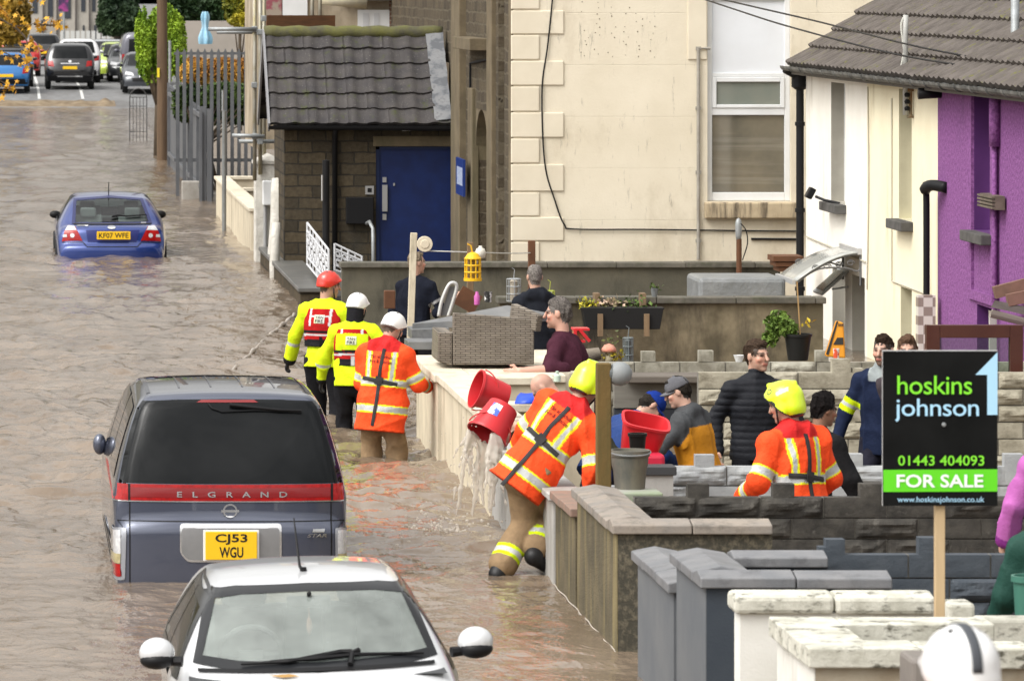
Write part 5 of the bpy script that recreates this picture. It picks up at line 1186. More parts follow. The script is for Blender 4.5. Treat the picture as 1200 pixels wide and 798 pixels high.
# local frame: rear y=0, nose y=3.43; after turning it round the nose points at the camera
def wy(Y): return 3.43-(Y-WY)
WP = carpaint('silver_white_paint', (.60,.61,.625), .12, .28)
C = Car([(.10,-.42),(.02,-.1),(0,.2),(.06,.5),(.14,.62),(.32,.92),(.42,.975),(.7,.995),(1.3,1.03),(1.75,1.02),(1.98,.985),(2.15,.91),(2.68,.615),(2.78,.575),(3.1,.47),(3.32,.32),(3.42,.05),(3.43,-.2),(3.40,-.42)], .815, .50, 1.0, .70, bow=(.14,.30), nT=150, nx=44, endw=.88)
WW = [(-.655,.645),(-.45,.615),(0,.60),(.45,.615),(.655,.645),(.55,.950),(.40,.966),(0,.973),(-.40,.966),(-.55,.950)]
WWo = [(-.685,.632),(-.47,.602),(0,.588),(.47,.602),(.685,.632),(.572,.965),(.41,.982),(0,.989),(-.41,.982),(-.572,.965)]
WWi = [(-.63,.668),(-.43,.645),(0,.632),(.43,.645),(.63,.668),(.53,.930),(.38,.948),(0,.955),(-.38,.948),(-.53,.930)]
RWp = [(-.55,.60),(.55,.60),(.47,.90),(-.47,.90)]
SWp = [(.55,.56),(2.35,.56),(1.95,.90),(.8,.92)]
C.body(WP, wht, [('front', WW), ('rear', RWp), ('left', SWp), ('right', SWp)])
FRIT = mat('frit_black', (.016,.017,.019), rough=.2, spec=.3)
C.ring('windscreen_frit', FRIT, wht, 'front', WWo, WWi, .005, 10, 3)
C.decal('windscreen', HAZEG, wht, 'front', WW, .002, 18, 30)
C.ring('rear_window_seal', FRIT, wht, 'rear', [(-.6,.57),(.6,.57),(.51,.93),(-.51,.93)], [(-.52,.62),(.52,.62),(.45,.88),(-.45,.88)], .005); C.decal('rear_window', CLEARG, wht, 'rear', RWp, .002)
for sd in ('left', 'right'):
    C.ring('window_trim', FRIT, wht, sd, [(.48,.53),(2.43,.53),(1.98,.93),(.76,.95)], [(.6,.58),(2.27,.58),(1.92,.875),(.83,.895)], .005); C.decal('side_window', CLEARG, wht, sd, SWp, .002, 8, 12)
    C.line('window_pillar', FRIT, wht, sd, [(1.25,.56),(1.25,.92)], .05, .007)
for x in (-1, 1): C.line('roof_gutter', FRIT, wht, 'top', [(x*.535,.75),(x*.555,1.2),(x*.55,1.93)], .016, .004, 10)
wing_mirrors(wht, C, 2.62, .715, .80, WP, (.10,.085,.085), back=TRIM)
mb = MB(); mb.tube([(.0,1.62,1.02),(.02,1.60,1.05),(.03,1.35,1.30)], [.014,.009,.004], 6); mb.lathe([(.022,0),(.018,.03)], (0,1.62,1.015), 10); mb.obj('aerial', TRIM, wht, local=True)
wp = MB()
for pts in (((-.30,.625),(-.10,.632),(.12,.642),(.17,.644)), ((.10,.606),(-.15,.610),(-.40,.612))): pass
hw_ = lambda u, v: C.hit('front', -u, v, .022)
wp.tube([hw_(u, v) for u, v in ((-.26,.628),(0,.638),(.22,.648),(.60,.634))], [.010,.014,.012,.008], 6); wp.tube([hw_(u, v) for u, v in ((-.42,.620),(-.16,.628),(.14,.664),(.20,.66))], [.008,.012,.015,.018], 6); wp.tube([hw_(u, v) for u, v in ((.18,.605),(.2,.655),(.24,.667))], .016, 6)
wp.obj('wiper', TRIM, wht, local=True)
mb = MB(); G = [[C.hit('front', u, v, .010) for u in np.linspace(-.66,.66,24)] for v in (.590, .606)]; mb.grid(G); mb.obj('scuttle', TRIM, wht, local=True)
# interior (its x axis is flipped by the turn: -x is on the right of the picture)
UPH = mat('dark_upholstery', (.11,.12,.12), (.15,.155,.155), scale=6, rough=.9)
st = MB()
for x in (-.34,.34):
    A = []
    st.obox((x, 1.45, .52), (.46,.16,.56), Matrix.Rotation(.18,3,'X')); st.obox((x, 1.36, .88), (.27,.10,.17), Matrix.Rotation(.12,3,'X')); st.obox((x,1.65,.22),(.48,.5,.16))
st.obj('front_seats', UPH, wht, local=True, bevel=.05)
MB().box(-.62,.62,.42,.58,.2,.70).obj('rear_seat', UPH, wht, local=True, bevel=.05)
db = MB(); db.add([(-.72,2.72,.56),(.72,2.72,.56),(.70,2.2,.60),(-.70,2.2,.60),(-.70,2.1,.50),(.70,2.1,.50),(.7,2.1,.1),(-.7,2.1,.1)], [(0,1,2,3),(3,2,5,4),(4,5,6,7)]); db.obj('dashboard', mat('dash', (.06,.062,.065), rough=.8), wht, local=True)
sw = MB(); ring_ = []
for a in np.linspace(0, 2*math.pi, 25): ring_.append((.34+.18*math.cos(a), 2.02+.06*math.sin(a), .60+.17*math.sin(a)))
sw.tube(ring_, .016, 6); sw.tube([(.18,2.03,.6),(.5,2.03,.6)], .02, 6); sw.obox((.34,2.05,.57),(.14,.05,.12)); sw.obj('steering_wheel', UPH, wht, local=True)
rm = MB(); rm.box(-.125,.125,2.02,2.05,.865,.93); rm.tube([(0,2.05,.93),(0,2.12,.955)], .015, 6); rmo = rm.obj('rear_view_mirror', TRIM, wht, local=True, bevel=.015)
pd = MB(); pd.tube([(0,2.03,.865),(0,2.03,.80)], .003, 4); ellipsoid(pd, (0,2.03,.76), (.016,.012,.05)); pd.obj('pendant', mat('pink_pendant', (.55,.30,.22), rough=.6), rmo, local=True)
MB().box(-.66,.66,.1,3.0,.0,.02).obj('cabin_floor', UPH, wht, local=True)
sk = MB()
for k in range(5): sk.obox((.13-k*.045, 2.64, .612), (.022 if k else .03,.004,.012), Matrix.Rotation(.5,3,'X'))
sk.obj('sticker', mat('sticker_white', (.8,.8,.78), rough=.5), wht, local=True)
lf = MB(); lf.add([C.hit('front', u, v, .012) for u, v in ((.28,.575),(.20,.566),(.10,.570),(.16,.580))], [(0,1,2,3)]); lf.obj('fallen_leaf', mat('brown_leaf', (.35,.2,.06), rough=.7), wht, local=True)

# ------------------------------------------------------------------ parked cars at the top of the street
def ground(Y): return float(np.interp(Y, ys, zs))
def simple_car(name, label, X, Y, kind, paint, facing='away', hw=.88, txt=None, extras=None, grp='cars parked at the top of the street'):
    P_ = {'hatch': [(.1,.25),(.02,.45),(0,.6),(.08,.85),(.15,.95),(.45,1.38),(.6,1.45),(1.6,1.48),(2.2,1.42),(3.0,.95),(3.2,.9),(3.8,.72),(3.95,.5),(3.92,.25)],
          'suv': [(.1,.3),(.02,.5),(0,.72),(.1,.98),(.16,1.08),(.42,1.55),(.6,1.66),(1.6,1.70),(2.6,1.62),(3.3,1.12),(3.6,1.05),(4.4,.92),(4.6,.6),(4.55,.3)],
          'van': [(.05,.3),(0,.5),(0,1.1),(.05,1.85),(.15,1.96),(.4,1.98),(3.2,1.97),(3.6,1.9),(4.2,1.2),(4.8,.98),(5.0,.6),(4.95,.3)]}[kind]
    zr = max(p[1] for p in P_); zb = {'hatch': .9, 'suv': 1.05, 'van': 1.15}[kind]
    rot = None if facing == 'away' else (0, 0, math.pi)
    c = Car(P_, hw, zb, zr, .80 if kind != 'van' else .88, nT=60, nx=20, nq=7, endw=.9); L = c.L
    r_ = thing(name, label, 'car' if kind != 'van' else 'van', (X, Y if facing == 'away' else Y+L, ground(Y+1.5)), grp, rot)
    c.body(paint, r_)
    if kind == 'van':
        c.decal('rear_window', CARGL, r_, 'rear', [(-.62,1.2),(-.06,1.2),(-.06,1.72),(-.60,1.72)], .006); c.decal('rear_window', CARGL, r_, 'rear', [(.06,1.2),(.62,1.2),(.60,1.72),(.06,1.72)], .006)
    else:
        k = .05 if kind == 'suv' else 0
        c.decal('rear_window', CARGL, r_, 'rear', [(-.66,zb+.08),(.66,zb+.08),(.56,zr-.13),(-.56,zr-.13)], .006, rnd=.05)
    c.decal('windscreen', CARGL, r_, 'front', [(-.68,zb+.07),(.68,zb+.07),(.57,zr-.1),(-.57,zr-.1)], .006, rnd=.04)
    for sd in ('left', 'right'):
        a = .55; b2 = {'hatch': 2.9, 'suv': 3.2, 'van': 4.1}[kind]
        if kind == 'van': c.decal('side_window', CARGL, r_, sd, [(3.1,1.18),(4.15,1.18),(3.75,1.72),(3.1,1.75)], .006)
        else: c.decal('side_window', CARGL, r_, sd, [(a,zb+.05),(b2,zb+.05),(b2-.65,zr-.14),(a+.25,zr-.14)], .006)
        for yw in (.75, L-.85): c.decal('wheel_arch', TRIM, r_, sd, [(yw-.36,.28),(yw+.36,.28),(yw+.33,.5),(yw+.2,.66),(yw,.70),(yw-.2,.66),(yw-.33,.5)], .004, 8, 8)
    for sg in (-1, 1):
        pr = [(.58,zb-.22),(.80,zb-.2),(.80,zb+.0),(.62,zb-.02)] if kind != 'van' else [(.76,.75),(.86,.75),(.86,1.15),(.76,1.15)]
        c.decal('tail_lamp', REDL, r_, 'rear', [(sg*u, v) for u, v in pr], .007, 5, 6)
        c.decal('head_lamp', CLEARL, r_, 'front', [(sg*u, v) for u, v in [(.45,zb-.28),(.78,zb-.24),(.74,zb-.12),(.5,zb-.17)]], .007, 5, 6)
    c.decal('lower_bumper', TRIM, r_, 'rear', [(-.78,.3),(.78,.3),(.78,.5),(-.78,.5)], .005, 4, 12); c.decal('grille', TRIM, r_, 'front', [(-.5,.42),(.5,.42),(.55,.55),(-.55,.55)], .005, 4, 12)
    if txt: plate(r_, txt, -.26, .26, -.03, zb-.30 if kind != 'van' else .6, zb-.19 if kind != 'van' else .71)
    c.decal('plate', mat('plate_white', (.7,.7,.7)), r_, 'front', [(-.26,.56),(.26,.56),(.26,.67),(-.26,.67)], .03, 3, 6)
    wing_mirrors(r_, c, L*.62, zb+.1, hw-.02, paint, (.09,.06,.06)); wheels(r_, (-hw+.12, hw-.12), (.75, L-.85), .33)
    if extras: extras(c, r_)
    return r_
def suv_x(c, r_):
    c.decal('chrome_strip', CHROME, r_, 'rear', [(-.34,.93),(.34,.93),(.34,.96),(-.34,.96)], .010, 2, 10); c.decal('chrome_strip', CHROME, r_, 'rear', [(-.46,.46),(.46,.46),(.46,.50),(-.46,.50)], .012, 2, 10)
    c.decal('emblem', CHROME, r_, 'rear', [(.06*math.cos(a), 1.02+.05*math.sin(a)) for a in np.linspace(0,6.2,12)], .012, 5, 5)
simple_car('suv', 'black estate style off roader parked in the middle, its tail towards the water', 2.56, 184, 'suv', carpaint('black_paint', (.012,.012,.014), .2, .25), hw=.91, txt='', extras=lambda c, r_: (suv_x(c, r_), MB().box(-.26,.26,-.03,-.02,.74,.85).obj('number_plate', PLATEY, r_, local=True)))
def yp(c, r_): MB().box(-.26,.26,-.03,-.02,.56,.67).obj('number_plate', PLATEY, r_, local=True)
simple_car('hatchback', 'bright blue hatchback at the left edge beside the autumn leaves', .22, 181.5, 'hatch', carpaint('bright_blue_paint', (.012,.13,.36), .3, .28), hw=.88, extras=yp)
simple_car('estate_car', 'dark grey car parked directly beyond the bright blue hatchback', .38, 187, 'hatch', carpaint('dark_grey_paint', (.04,.042,.048), .4, .3), extras=yp)
simple_car('red_car', 'red car glimpsed between the dark grey car and the black off roader', .78, 203, 'hatch', carpaint('red_paint', (.42,.02,.02), .1, .28), extras=yp)
simple_car('white_car', 'white car just beyond the black off roader', 2.98, 192, 'suv', carpaint('white_paint', (.7,.7,.7), .05, .3), extras=yp)
simple_car('black_car', 'small black car farthest up the street beyond the red car', 1.9, 226, 'hatch', carpaint('black_paint', (.012,.012,.014)), extras=yp)
simple_car('silver_car', 'silver car facing the water beyond the lime green car', 4.45, 204, 'hatch', carpaint('silver_paint', (.42,.44,.46), .6, .3), 'toward')
simple_car('green_car', 'lime green small car half hidden behind a dark car near the van', 4.72, 197, 'hatch', carpaint('lime_paint', (.36,.46,.06), .1, .3), 'toward')
simple_car('dark_hatchback', 'dark hatchback tucked in beside the grey van', 5.02, 193.5, 'hatch', carpaint('charcoal_paint', (.03,.032,.035), .3, .3), 'toward')
simple_car('panel_van', 'grey panel van with pale roof edge beside the lime conifer', 5.45, 189, 'van', carpaint('van_grey_paint', (.10,.10,.125), .3, .3), hw=.95)
simple_car('charcoal_car', 'charcoal car facing the water in front of the grey van', 5.28, 181.2, 'hatch', carpaint('graphite_paint', (.045,.05,.06), .4, .28), 'toward')
# ================================================================== people: smooth distance-field bodies
def surfnet(f, org, h):
    """surface nets on a 3D field (negative inside) -> verts, quads"""
    s = f < 0
    c = np.zeros(tuple(n-1 for n in f.shape), int)
    for i in (0,1):
        for j in (0,1):
            for k in (0,1): c += s[i:i+c.shape[0], j:j+c.shape[1], k:k+c.shape[2]]
    act = (c > 0) & (c < 8); idx = -np.ones(act.shape, int); ids = np.argwhere(act); idx[act] = np.arange(len(ids))
    acc = np.zeros((len(ids), 3)); cnt = np.zeros(len(ids))
    cor = [(i,j,k) for i in (0,1) for j in (0,1) for k in (0,1)]
    I, J, K = ids.T
    for a in range(8):
        for b2 in range(a+1, 8):
            pa, pb = np.array(cor[a]), np.array(cor[b2])
            if np.abs(pa-pb).sum() != 1: continue
            fa = f[I+pa[0], J+pa[1], K+pa[2]]; fb = f[I+pb[0], J+pb[1], K+pb[2]]; x = (fa < 0) != (fb < 0)
            t = np.where(x, fa/np.where(x, fa-fb, 1), 0); acc += np.where(x[:,None], pa+(pb-pa)*t[:,None], 0); cnt += x
    V = org+h*(ids+acc/np.maximum(cnt, 1)[:,None])
    Q = []
    for ax in range(3):
        u, v = (ax+1) % 3, (ax+2) % 3
        sl0 = [slice(None)]*3; sl1 = [slice(None)]*3; sl0[ax] = slice(0,-1); sl1[ax] = slice(1,None)
        for q in (u, v): sl0[q] = slice(1,-1); sl1[q] = slice(1,-1)
        a, b2 = s[tuple(sl0)], s[tuple(sl1)]; e = np.argwhere(a != b2); 
        if not len(e): continue
        fl = a[tuple(e.T)]; e = e.copy(); e[:,u] += 1; e[:,v] += 1
        def cell(du, dv): 
            g = e.copy(); g[:,u] += du; g[:,v] += dv; return idx[g[:,0], g[:,1], g[:,2]]
        q = np.stack([cell(-1,-1), cell(0,-1), cell(0,0), cell(-1,0)], 1); q[~fl] = q[~fl][:, ::-1]
        Q.append(q[(q >= 0).all(1)])
    return V, np.concatenate(Q)

def vn(v): v = np.array(v, float); return v/np.linalg.norm(v)
class Field:
    def __init__(s, h=.009, k=.02): s.P = []; s.h = h; s.k = k; s.cuts = []; s.noise = None; s.sub = []
    def cap(s, a, b2, ra, rb=None, k=None): s.P.append(('c', np.array(a, float), np.array(b2, float), ra, ra if rb is None else rb, k)); return s
    def ell(s, c, r_, M=None, k=None): s.P.append(('e', np.array(c, float), np.array(r_, float), np.eye(3) if M is None else np.array(M), None, k)); return s
    def chain(s, pts, rs, k=None):
        for i in range(len(pts)-1): s.cap(pts[i], pts[i+1], rs[i], rs[i+1], k)
        return s
    def flat(s, a, b2, ra, rb, fwd, q, k=None): s.P.append(('f', np.array(a, float), np.array(b2, float), ra, rb, k, vn(fwd), q)); return s
    def cut(s, p, n): s.cuts.append((np.array(p, float), vn(n))); return s     # removes the side n points to
    def bounds(s, p):
        if p[0] == 'e': r_ = np.max(p[2]); return p[1]-r_, p[1]+r_
        r_ = max(p[3], p[4]); return np.minimum(p[1], p[2])-r_, np.maximum(p[1], p[2])+r_
    def dist(s, p, X):
        if p[0] == 'e':
            L = (X-p[1]) @ p[3].T; k0 = np.sqrt(((L/p[2])**2).sum(-1)); k1 = np.sqrt(((L/p[2]**2)**2).sum(-1)); return k0*(k0-1)/np.maximum(k1, 1e-6)
        a, b2 = p[1], p[2]; ab = b2-a; pa = X-a; t = np.clip((pa @ ab)/max(ab @ ab, 1e-9), 0, 1)
        D = pa-t[..., None]*ab
        if p[0] == 'f': fw = p[6]; q = p[7]; D = D+((D @ fw)*(1/q-1))[..., None]*fw; return (np.sqrt((D**2).sum(-1))-(p[3]+(p[4]-p[3])*t))*(.5+.5*q)
        return np.sqrt((D**2).sum(-1))-(p[3]+(p[4]-p[3])*t)
    def mesh(s):
        B = [s.bounds(p) for p in s.P]; lo = np.min([b2[0] for b2 in B], 0)-.05; hi = np.max([b2[1] for b2 in B], 0)+.05
        for (p, n) in s.cuts:
            ax = int(np.argmax(np.abs(n)))
            if abs(n[ax]) > .98:
                if n[ax] > 0: hi[ax] = min(hi[ax], p[ax]+.05)
                else: lo[ax] = max(lo[ax], p[ax]-.05)
        N_ = np.ceil((hi-lo)/s.h).astype(int)+1; f = np.full(N_, .12); G = [lo[i]+s.h*np.arange(N_[i]) for i in range(3)]
        for p, b2 in zip(s.P, B):
            k = s.k if p[5] is None else p[5]
            i0 = np.clip(np.floor((b2[0]-lo-.05)/s.h).astype(int), 0, N_); i1 = np.clip(np.ceil((b2[1]-lo+.05)/s.h).astype(int)+1, 0, N_)
            if (i1 <= i0).any(): continue
            sl = tuple(slice(a, c) for a, c in zip(i0, i1)); X = np.stack(np.meshgrid(*[g[q] for g, q in zip(G, sl)], indexing='ij'), -1)
            d_ = s.dist(p, X); o = f[sl]
            if k > 0: hh = np.maximum(k-np.abs(d_-o), 0)/k; f[sl] = np.minimum(d_, o)-hh*hh*k*.25
            else: f[sl] = np.minimum(d_, o)
        if s.noise is not None or s.cuts:
            X = np.stack(np.meshgrid(*G, indexing='ij'), -1)
            if s.noise is not None:
                near = np.abs(f) < .05; f[near] += s.noise(X[near])
            for (p, n) in s.cuts: f = np.maximum(f, (X-p) @ n)
        return surfnet(f, lo, s.h)
def folds(amp=.006, freq=14, seed=0, stretch=(1,1,.6)):
    """creases: sharp ridges along wandering directions"""
    r_ = np.random.default_rng(seed); D = r_.normal(size=(8, 3)); D /= np.linalg.norm(D, axis=1)[:, None]; ph = r_.uniform(0, 6.28, 8); fr_ = freq*r_.uniform(.5, 1.9, 8)
    def f(X):
        Y = X*np.array(stretch); w = np.zeros(len(X)); off = np.sin(Y @ D[0]*freq*.55)*.9; g = np.sin(Y @ D[3]*freq*.33+1)*.5+.5
        for i in range(8):
            q = 1-np.abs(np.sin(Y @ D[i]*fr_[i]*.5+ph[i]+off*(1 if i % 2 else -1))); w += q*q*q*(freq/fr_[i])**.6*(g if i % 2 else 1-g)
        return -amp*(w*1.15-.9)
    return f
BVHS = {}
def emit(name, V, Q, m, parent, col=None):
    me = bpy.data.meshes.new(name); me.from_pydata(V.tolist(), [], Q.tolist()); me.materials.append(m)
    me.polygons.foreach_set('use_smooth', [True]*len(me.polygons))
    if col is not None:
        at = me.color_attributes.new('Col', 'FLOAT_COLOR', 'POINT'); at.data.foreach_set('color', np.c_[np.clip(col, 0, 1), np.ones(len(V))].ravel())
    o = bpy.data.objects.new(name, me); COL.objects.link(o); o.parent = parent
    return o
SKIN = mat('skin', (.5,.3,.2), attr='Col', rough=.5, sub=.08, spec=.4)
CLOTH = mat('cloth', (.1,.1,.1), (.72,.72,.74), scale=14, lo=.35, hi=.75, attr='Col', rough=.9, spec=.06, bump=.7, bscale=24, bdist=.012)
HIVIS = mat('hi_vis_cloth', (.1,.1,.1), (.82,.80,.80), scale=9, lo=.4, hi=.8, attr='Col', rough=.7, spec=.15, bump=.85, bscale=17, bdist=.018)
SHINY = mat('padded_nylon', (.1,.1,.1), attr='Col', rough=.6, spec=.15, bump=.7, bscale=22, bdist=.012)
HELM = mat('helmet_shell', (.1,.1,.1), attr='Col', rough=.25, spec=.5, coat=.5, dirt_or_sheen=None)
HAIR = mat('hair', (.1,.1,.1), (.5,.5,.5), scale=60, attr='Col', rough=.85, spec=.08, bump=.5, bscale=220, bdist=.004)
WEB = mat('webbing_strap', (.018,.017,.018), (.03,.028,.028), scale=20, rough=.75)
YEL, ORG, SIL, LIM = np.array((.80,.80,.02)), np.array((.92,.085,.02)), np.array((.46,.47,.47)), np.array((.62,.80,.015))
RED, BLK, KHA, NAV = np.array((.52,.02,.02)), np.array((.014,.014,.016)), np.array((.29,.20,.115)), np.array((.015,.022,.05))

def ik(a, t, l1, l2, hint):
    a, t, hint = np.array(a, float), np.array(t, float), np.array(hint, float); d_ = t-a; L = np.linalg.norm(d_)
    if L > (l1+l2)*.999: t = a+d_/L*(l1+l2)*.999; d_ = t-a; L = np.linalg.norm(d_)
    x = (l1*l1-l2*l2+L*L)/(2*L); y = math.sqrt(max(0, l1*l1-x*x)); u = d_/L; n = hint-(hint @ u)*u; n = vn(n); return a+u*x+n*y, t
class Body:
    """pose in the person's own metres, origin under the hips at water/ground level; face: degrees clockwise from looking away (+y)"""
    def __init__(s, face=0, k=1.0, lean=0, side=0, hipz=.92, twist=0, head=(0, 0), hands=(None, None), elbows=(None, None), feet=(None, None), knees=(None, None), sw=.185, slim=1.0, neck=None, hipoff=(0,0)):
        s.k = k; a = R(face); s.f0 = np.array((math.sin(a), math.cos(a), 0)); s.r0 = np.array((math.cos(a), -math.sin(a), 0)); up_ = np.array((0, 0, 1.))
        ln, sd = R(lean), R(side); u = up_*math.cos(ln)+s.f0*math.sin(ln); u = vn(u*math.cos(sd)+s.r0*math.sin(sd)); s.u = u
        tw = R(twist); fw = s.f0*math.cos(tw)+s.r0*math.sin(tw); r_ = vn(np.cross(fw, u)); s.r = r_; s.f = vn(np.cross(u, r_))
        s.hip = np.array((hipoff[0], hipoff[1], hipz)); T = .50*k; s.T = T
        s.chest = s.hip+u*T*.62; s.neck = s.hip+u*T*1.0; s.sh = [s.neck-u*.06*k-r_*sw*k, s.neck-u*.06*k+r_*sw*k]
        hy_, hp = R(head[0]), R(head[1])           # yaw to the right, pitch down
        hf = fw if False else (s.f*math.cos(hy_)+s.r*math.sin(hy_)); hu0 = vn(u*.45+up_*.55) if lean < 75 else vn(u*.8+up_*.2)
        hf = vn(hf-(hf @ hu0)*hu0); s.hf = vn(hf*math.cos(hp)-hu0*math.sin(hp)); s.hu = vn(hu0*math.cos(hp)+hf*math.sin(hp)); s.hr = vn(np.cross(s.hf, s.hu))
        s.headc = s.neck+vn(u*.6+s.hu*.4)*.085*k+s.hu*.125*k+s.hf*.02*k
        la, lf = .285*k, .265*k; s.el = [None]*2; s.ha = [None]*2; s.legs = []
        for i, sg in enumerate((-1, 1)):
            h_ = hands[i]; tgt = s.sh[i]+(s.r*sg*.10-s.u*.50+s.f*.06)*k if h_ is None else (s.sh[i]+s.r0*h_[0]+s.f0*h_[1]+up_*h_[2] if len(h_) == 3 else np.array(h_[:3]))
            hint = (s.r*sg*.6-s.f*.7-up_*.2) if elbows[i] is None else s.r0*elbows[i][0]+s.f0*elbows[i][1]+up_*elbows[i][2]
            s.el[i], s.ha[i] = ik(s.sh[i], tgt, la, lf, hint)
        s.hj = [s.hip-s.r*.095*k-u*.03, s.hip+s.r*.095*k-u*.03]; s.kn = [None]*2; s.ft = [None]*2
        for i, sg in enumerate((-1, 1)):
            f_ = feet[i]; tgt = np.array((s.hj[i][0], s.hj[i][1], 0))+s.r0*sg*.04+up_*.08+np.array((0,0,hipz-.92*k)) if f_ is None else s.hip+s.r0*f_[0]+s.f0*f_[1]+up_*f_[2]
            hint = s.f0+s.r0*sg*.15 if knees[i] is None else s.r0*knees[i][0]+s.f0*knees[i][1]+up_*knees[i][2]
            s.kn[i], s.ft[i] = ik(s.hj[i], tgt, .445*k, .43*k, hint)
        s.slim = slim
    def torso_uv(s, V):
        D = V-s.hip; return D @ s.r/s.k, D @ s.f/s.k, D @ s.u/s.T
    def limb(s, V, pts):
        """distance to a limb and position 0..1 along each bone"""
        best = np.full(len(V), 9.); tt = np.zeros(len(V))
        for i in range(len(pts)-1):
            a, b2 = pts[i], pts[i+1]; ab = b2-a; t = np.clip(((V-a) @ ab)/(ab @ ab), 0, 1); d_ = np.linalg.norm(V-a-t[:, None]*ab, axis=1); m_ = d_ < best; best[m_] = d_[m_]; tt[m_] = i+t[m_]
        return best, tt
    def arm_masks(s, V):
        out = []; x, f, c = s.torso_uv(V)
        for i in (0, 1):
            d_, t = s.limb(V, [s.sh[i], s.el[i], s.ha[i]]); lat = (np.abs(x) > .17) & (np.sign(x) == (-1 if i == 0 else 1)); out.append(((d_ < .085*s.k+.025) & ((t > .28) | lat) & (t > .05), t))
        return out
    def torso_prims(s, F_, g=0, waist=1.0, q=.62):
        k, S_ = s.k, s.slim
        F_.flat(s.hip-s.u*.05*k, s.hip+s.u*.12*k, (.165+g)*S_*k, (.150+g)*S_*waist*k, s.f, q+.08)
        F_.flat(s.hip+s.u*.12*k, s.chest, (.150+g)*S_*waist*k, (.172+g)*S_*k, s.f, q+.04)
        F_.flat(s.chest, s.neck-s.u*.10*k, (.172+g)*S_*k, (.155+g)*k, s.f, q)
        F_.cap(s.sh[0], s.neck, (.062+g)*k, (.06+g*.6)*k, .04).cap(s.sh[1], s.neck, (.062+g)*k, (.06+g*.6)*k, .04)
    def arm_prims(s, F_, g=0, end=1.0, which=(0, 1), rr=(.056,.046,.036)):
        k = s.k
        for i in which:
            w = s.el[i]+(s.ha[i]-s.el[i])*end; F_.chain([s.sh[i], s.el[i], w], [(rr[0]+g)*k, (rr[1]+g)*k, (rr[2]+g)*k])
    def leg_prims(s, F_, g=0, end=1.0, rr=(.088,.060,.045)):
        for i in (0, 1): w = s.kn[i]+(s.ft[i]-s.kn[i])*end; F_.chain([s.hj[i], s.kn[i], w], [(rr[0]+g)*s.k, (rr[1]+g)*s.k, (rr[2]+g)*s.k])
    def L(s, a, b2, c): return s.headc+(s.hr*a+s.hf*b2+s.hu*c)*s.k     # head frame
    def body(s, root, skin=(.55,.33,.24), hairc=(.05,.03,.02), bald=False, stubble=0, gloves=None, curl=.8, hand_dir=(None, None), bare_arms=True):
        F_ = Field(.0085, .018); k = s.k; M_ = np.stack([s.hr, s.hf, s.hu])
        F_.ell(s.L(0,-.012,.03), np.array((.076,.096,.092))*k, M_).ell(s.L(0,.025,-.045), np.array((.060,.068,.075))*k, M_, .03)
        F_.cap(s.L(0,.098,.012), s.L(0,.116,-.026), .010*k, .014*k, .012).cap(s.L(-.035,.083,.026), s.L(.035,.083,.026), .012*k, None, .015)
        F_.cap(s.L(-.022,.088,-.062), s.L(.022,.088,-.062), .009*k, None, .012).ell(s.L(0,.072,-.100), np.array((.026,.022,.020))*k, M_, .02)
        for sg in (-1, 1): F_.ell(s.L(sg*.076,-.012,.0), np.array((.012,.022,.034))*k, M_, .008); F_.ell(s.L(sg*.042,.068,-.022), np.array((.022,.018,.018))*k, M_, .02)
        F_.cap(s.neck-s.u*.05*k, s.L(0,-.03,-.05), .058*k, .054*k, .03)
        s.torso_prims(F_, -.025); s.arm_prims(F_, -.010 if not bare_arms else -.002); s.leg_prims(F_, -.018)
        hp = []
        for i, sg in enumerate((-1, 1)):
            fa = vn(s.ha[i]-s.el[i]); hd_ = vn(fa if hand_dir[i] is None else s.r0*hand_dir[i][0]+s.f0*hand_dir[i][1]+np.array((0,0,hand_dir[i][2])))
            side = vn(np.cross(hd_, s.r*sg+.01)) if abs(hd_ @ s.r) < .9 else vn(np.cross(hd_, s.u)); pn = vn(np.cross(side, hd_))
            if pn @ (-s.r*sg+s.f*.2) < 0: pn = -pn
            thumb_side = side if side @ (s.f+np.array((0,0,.3))) > 0 else -side
            w = s.ha[i]; F_.flat(w, w+hd_*.075*k, .034*k, .040*k, pn, .45)
            for j, (o, ln) in enumerate(((.030,.070),(.010,.080),(-.010,.074),(-.029,.058))):
                b0 = w+hd_*.080*k+thumb_side*o*k; p1 = b0+hd_*ln*.45*k+pn*ln*.18*curl*k; p2 = p1+(hd_*(1-.6*curl)+pn*.75*curl)*ln*.35*k; p3 = p2+(hd_*(.8-1.0*curl)+pn*.7*curl)*ln*.28*k
                F_.chain([b0, p1, p2, p3], [.0105*k, .010*k, .0095*k, .0085*k], .006)
            t0 = w+hd_*.025*k+thumb_side*.028*k; t1 = t0+(hd_*.5+thumb_side*.75)*.042*k; t2 = t1+(hd_*.85+pn*.35)*.036*k
            F_.chain([t0, t1, t2], [.014*k, .0115*k, .0095*k], .010); hp.append(w+hd_*.07*k)
        for i in (0, 1): F_.chain([s.ft[i], s.ft[i]+s.f0*.14*k-np.array((0,0,.03))], [.04*k, .035*k])
        V, Q = F_.mesh(); col = np.tile(np.array(skin), (len(V), 1)); D = (V-s.headc)/k; hx, hy_, hz = D @ s.hr, D @ s.hf, D @ s.hu
        hd = (np.linalg.norm(D, axis=1) < .2)
        def paint(m_, c, a): col[m_] = col[m_]*(1-a)+np.array(c)*a
        # cheek flush, lips, brows, eyes; shade painted into eye sockets and under the nose
        paint(hd & (np.hypot(np.abs(hx)-.04, hz+.03) < .028) & (hy_ > .04), np.array(skin)*np.array((1.12,.82,.78)), .6)
        paint(hd & (hy_ > .05) & (np.abs(hz+.062) < .011) & (np.abs(hx) < .027), (skin[0]*.75, skin[1]*.42, skin[2]*.42), .9)
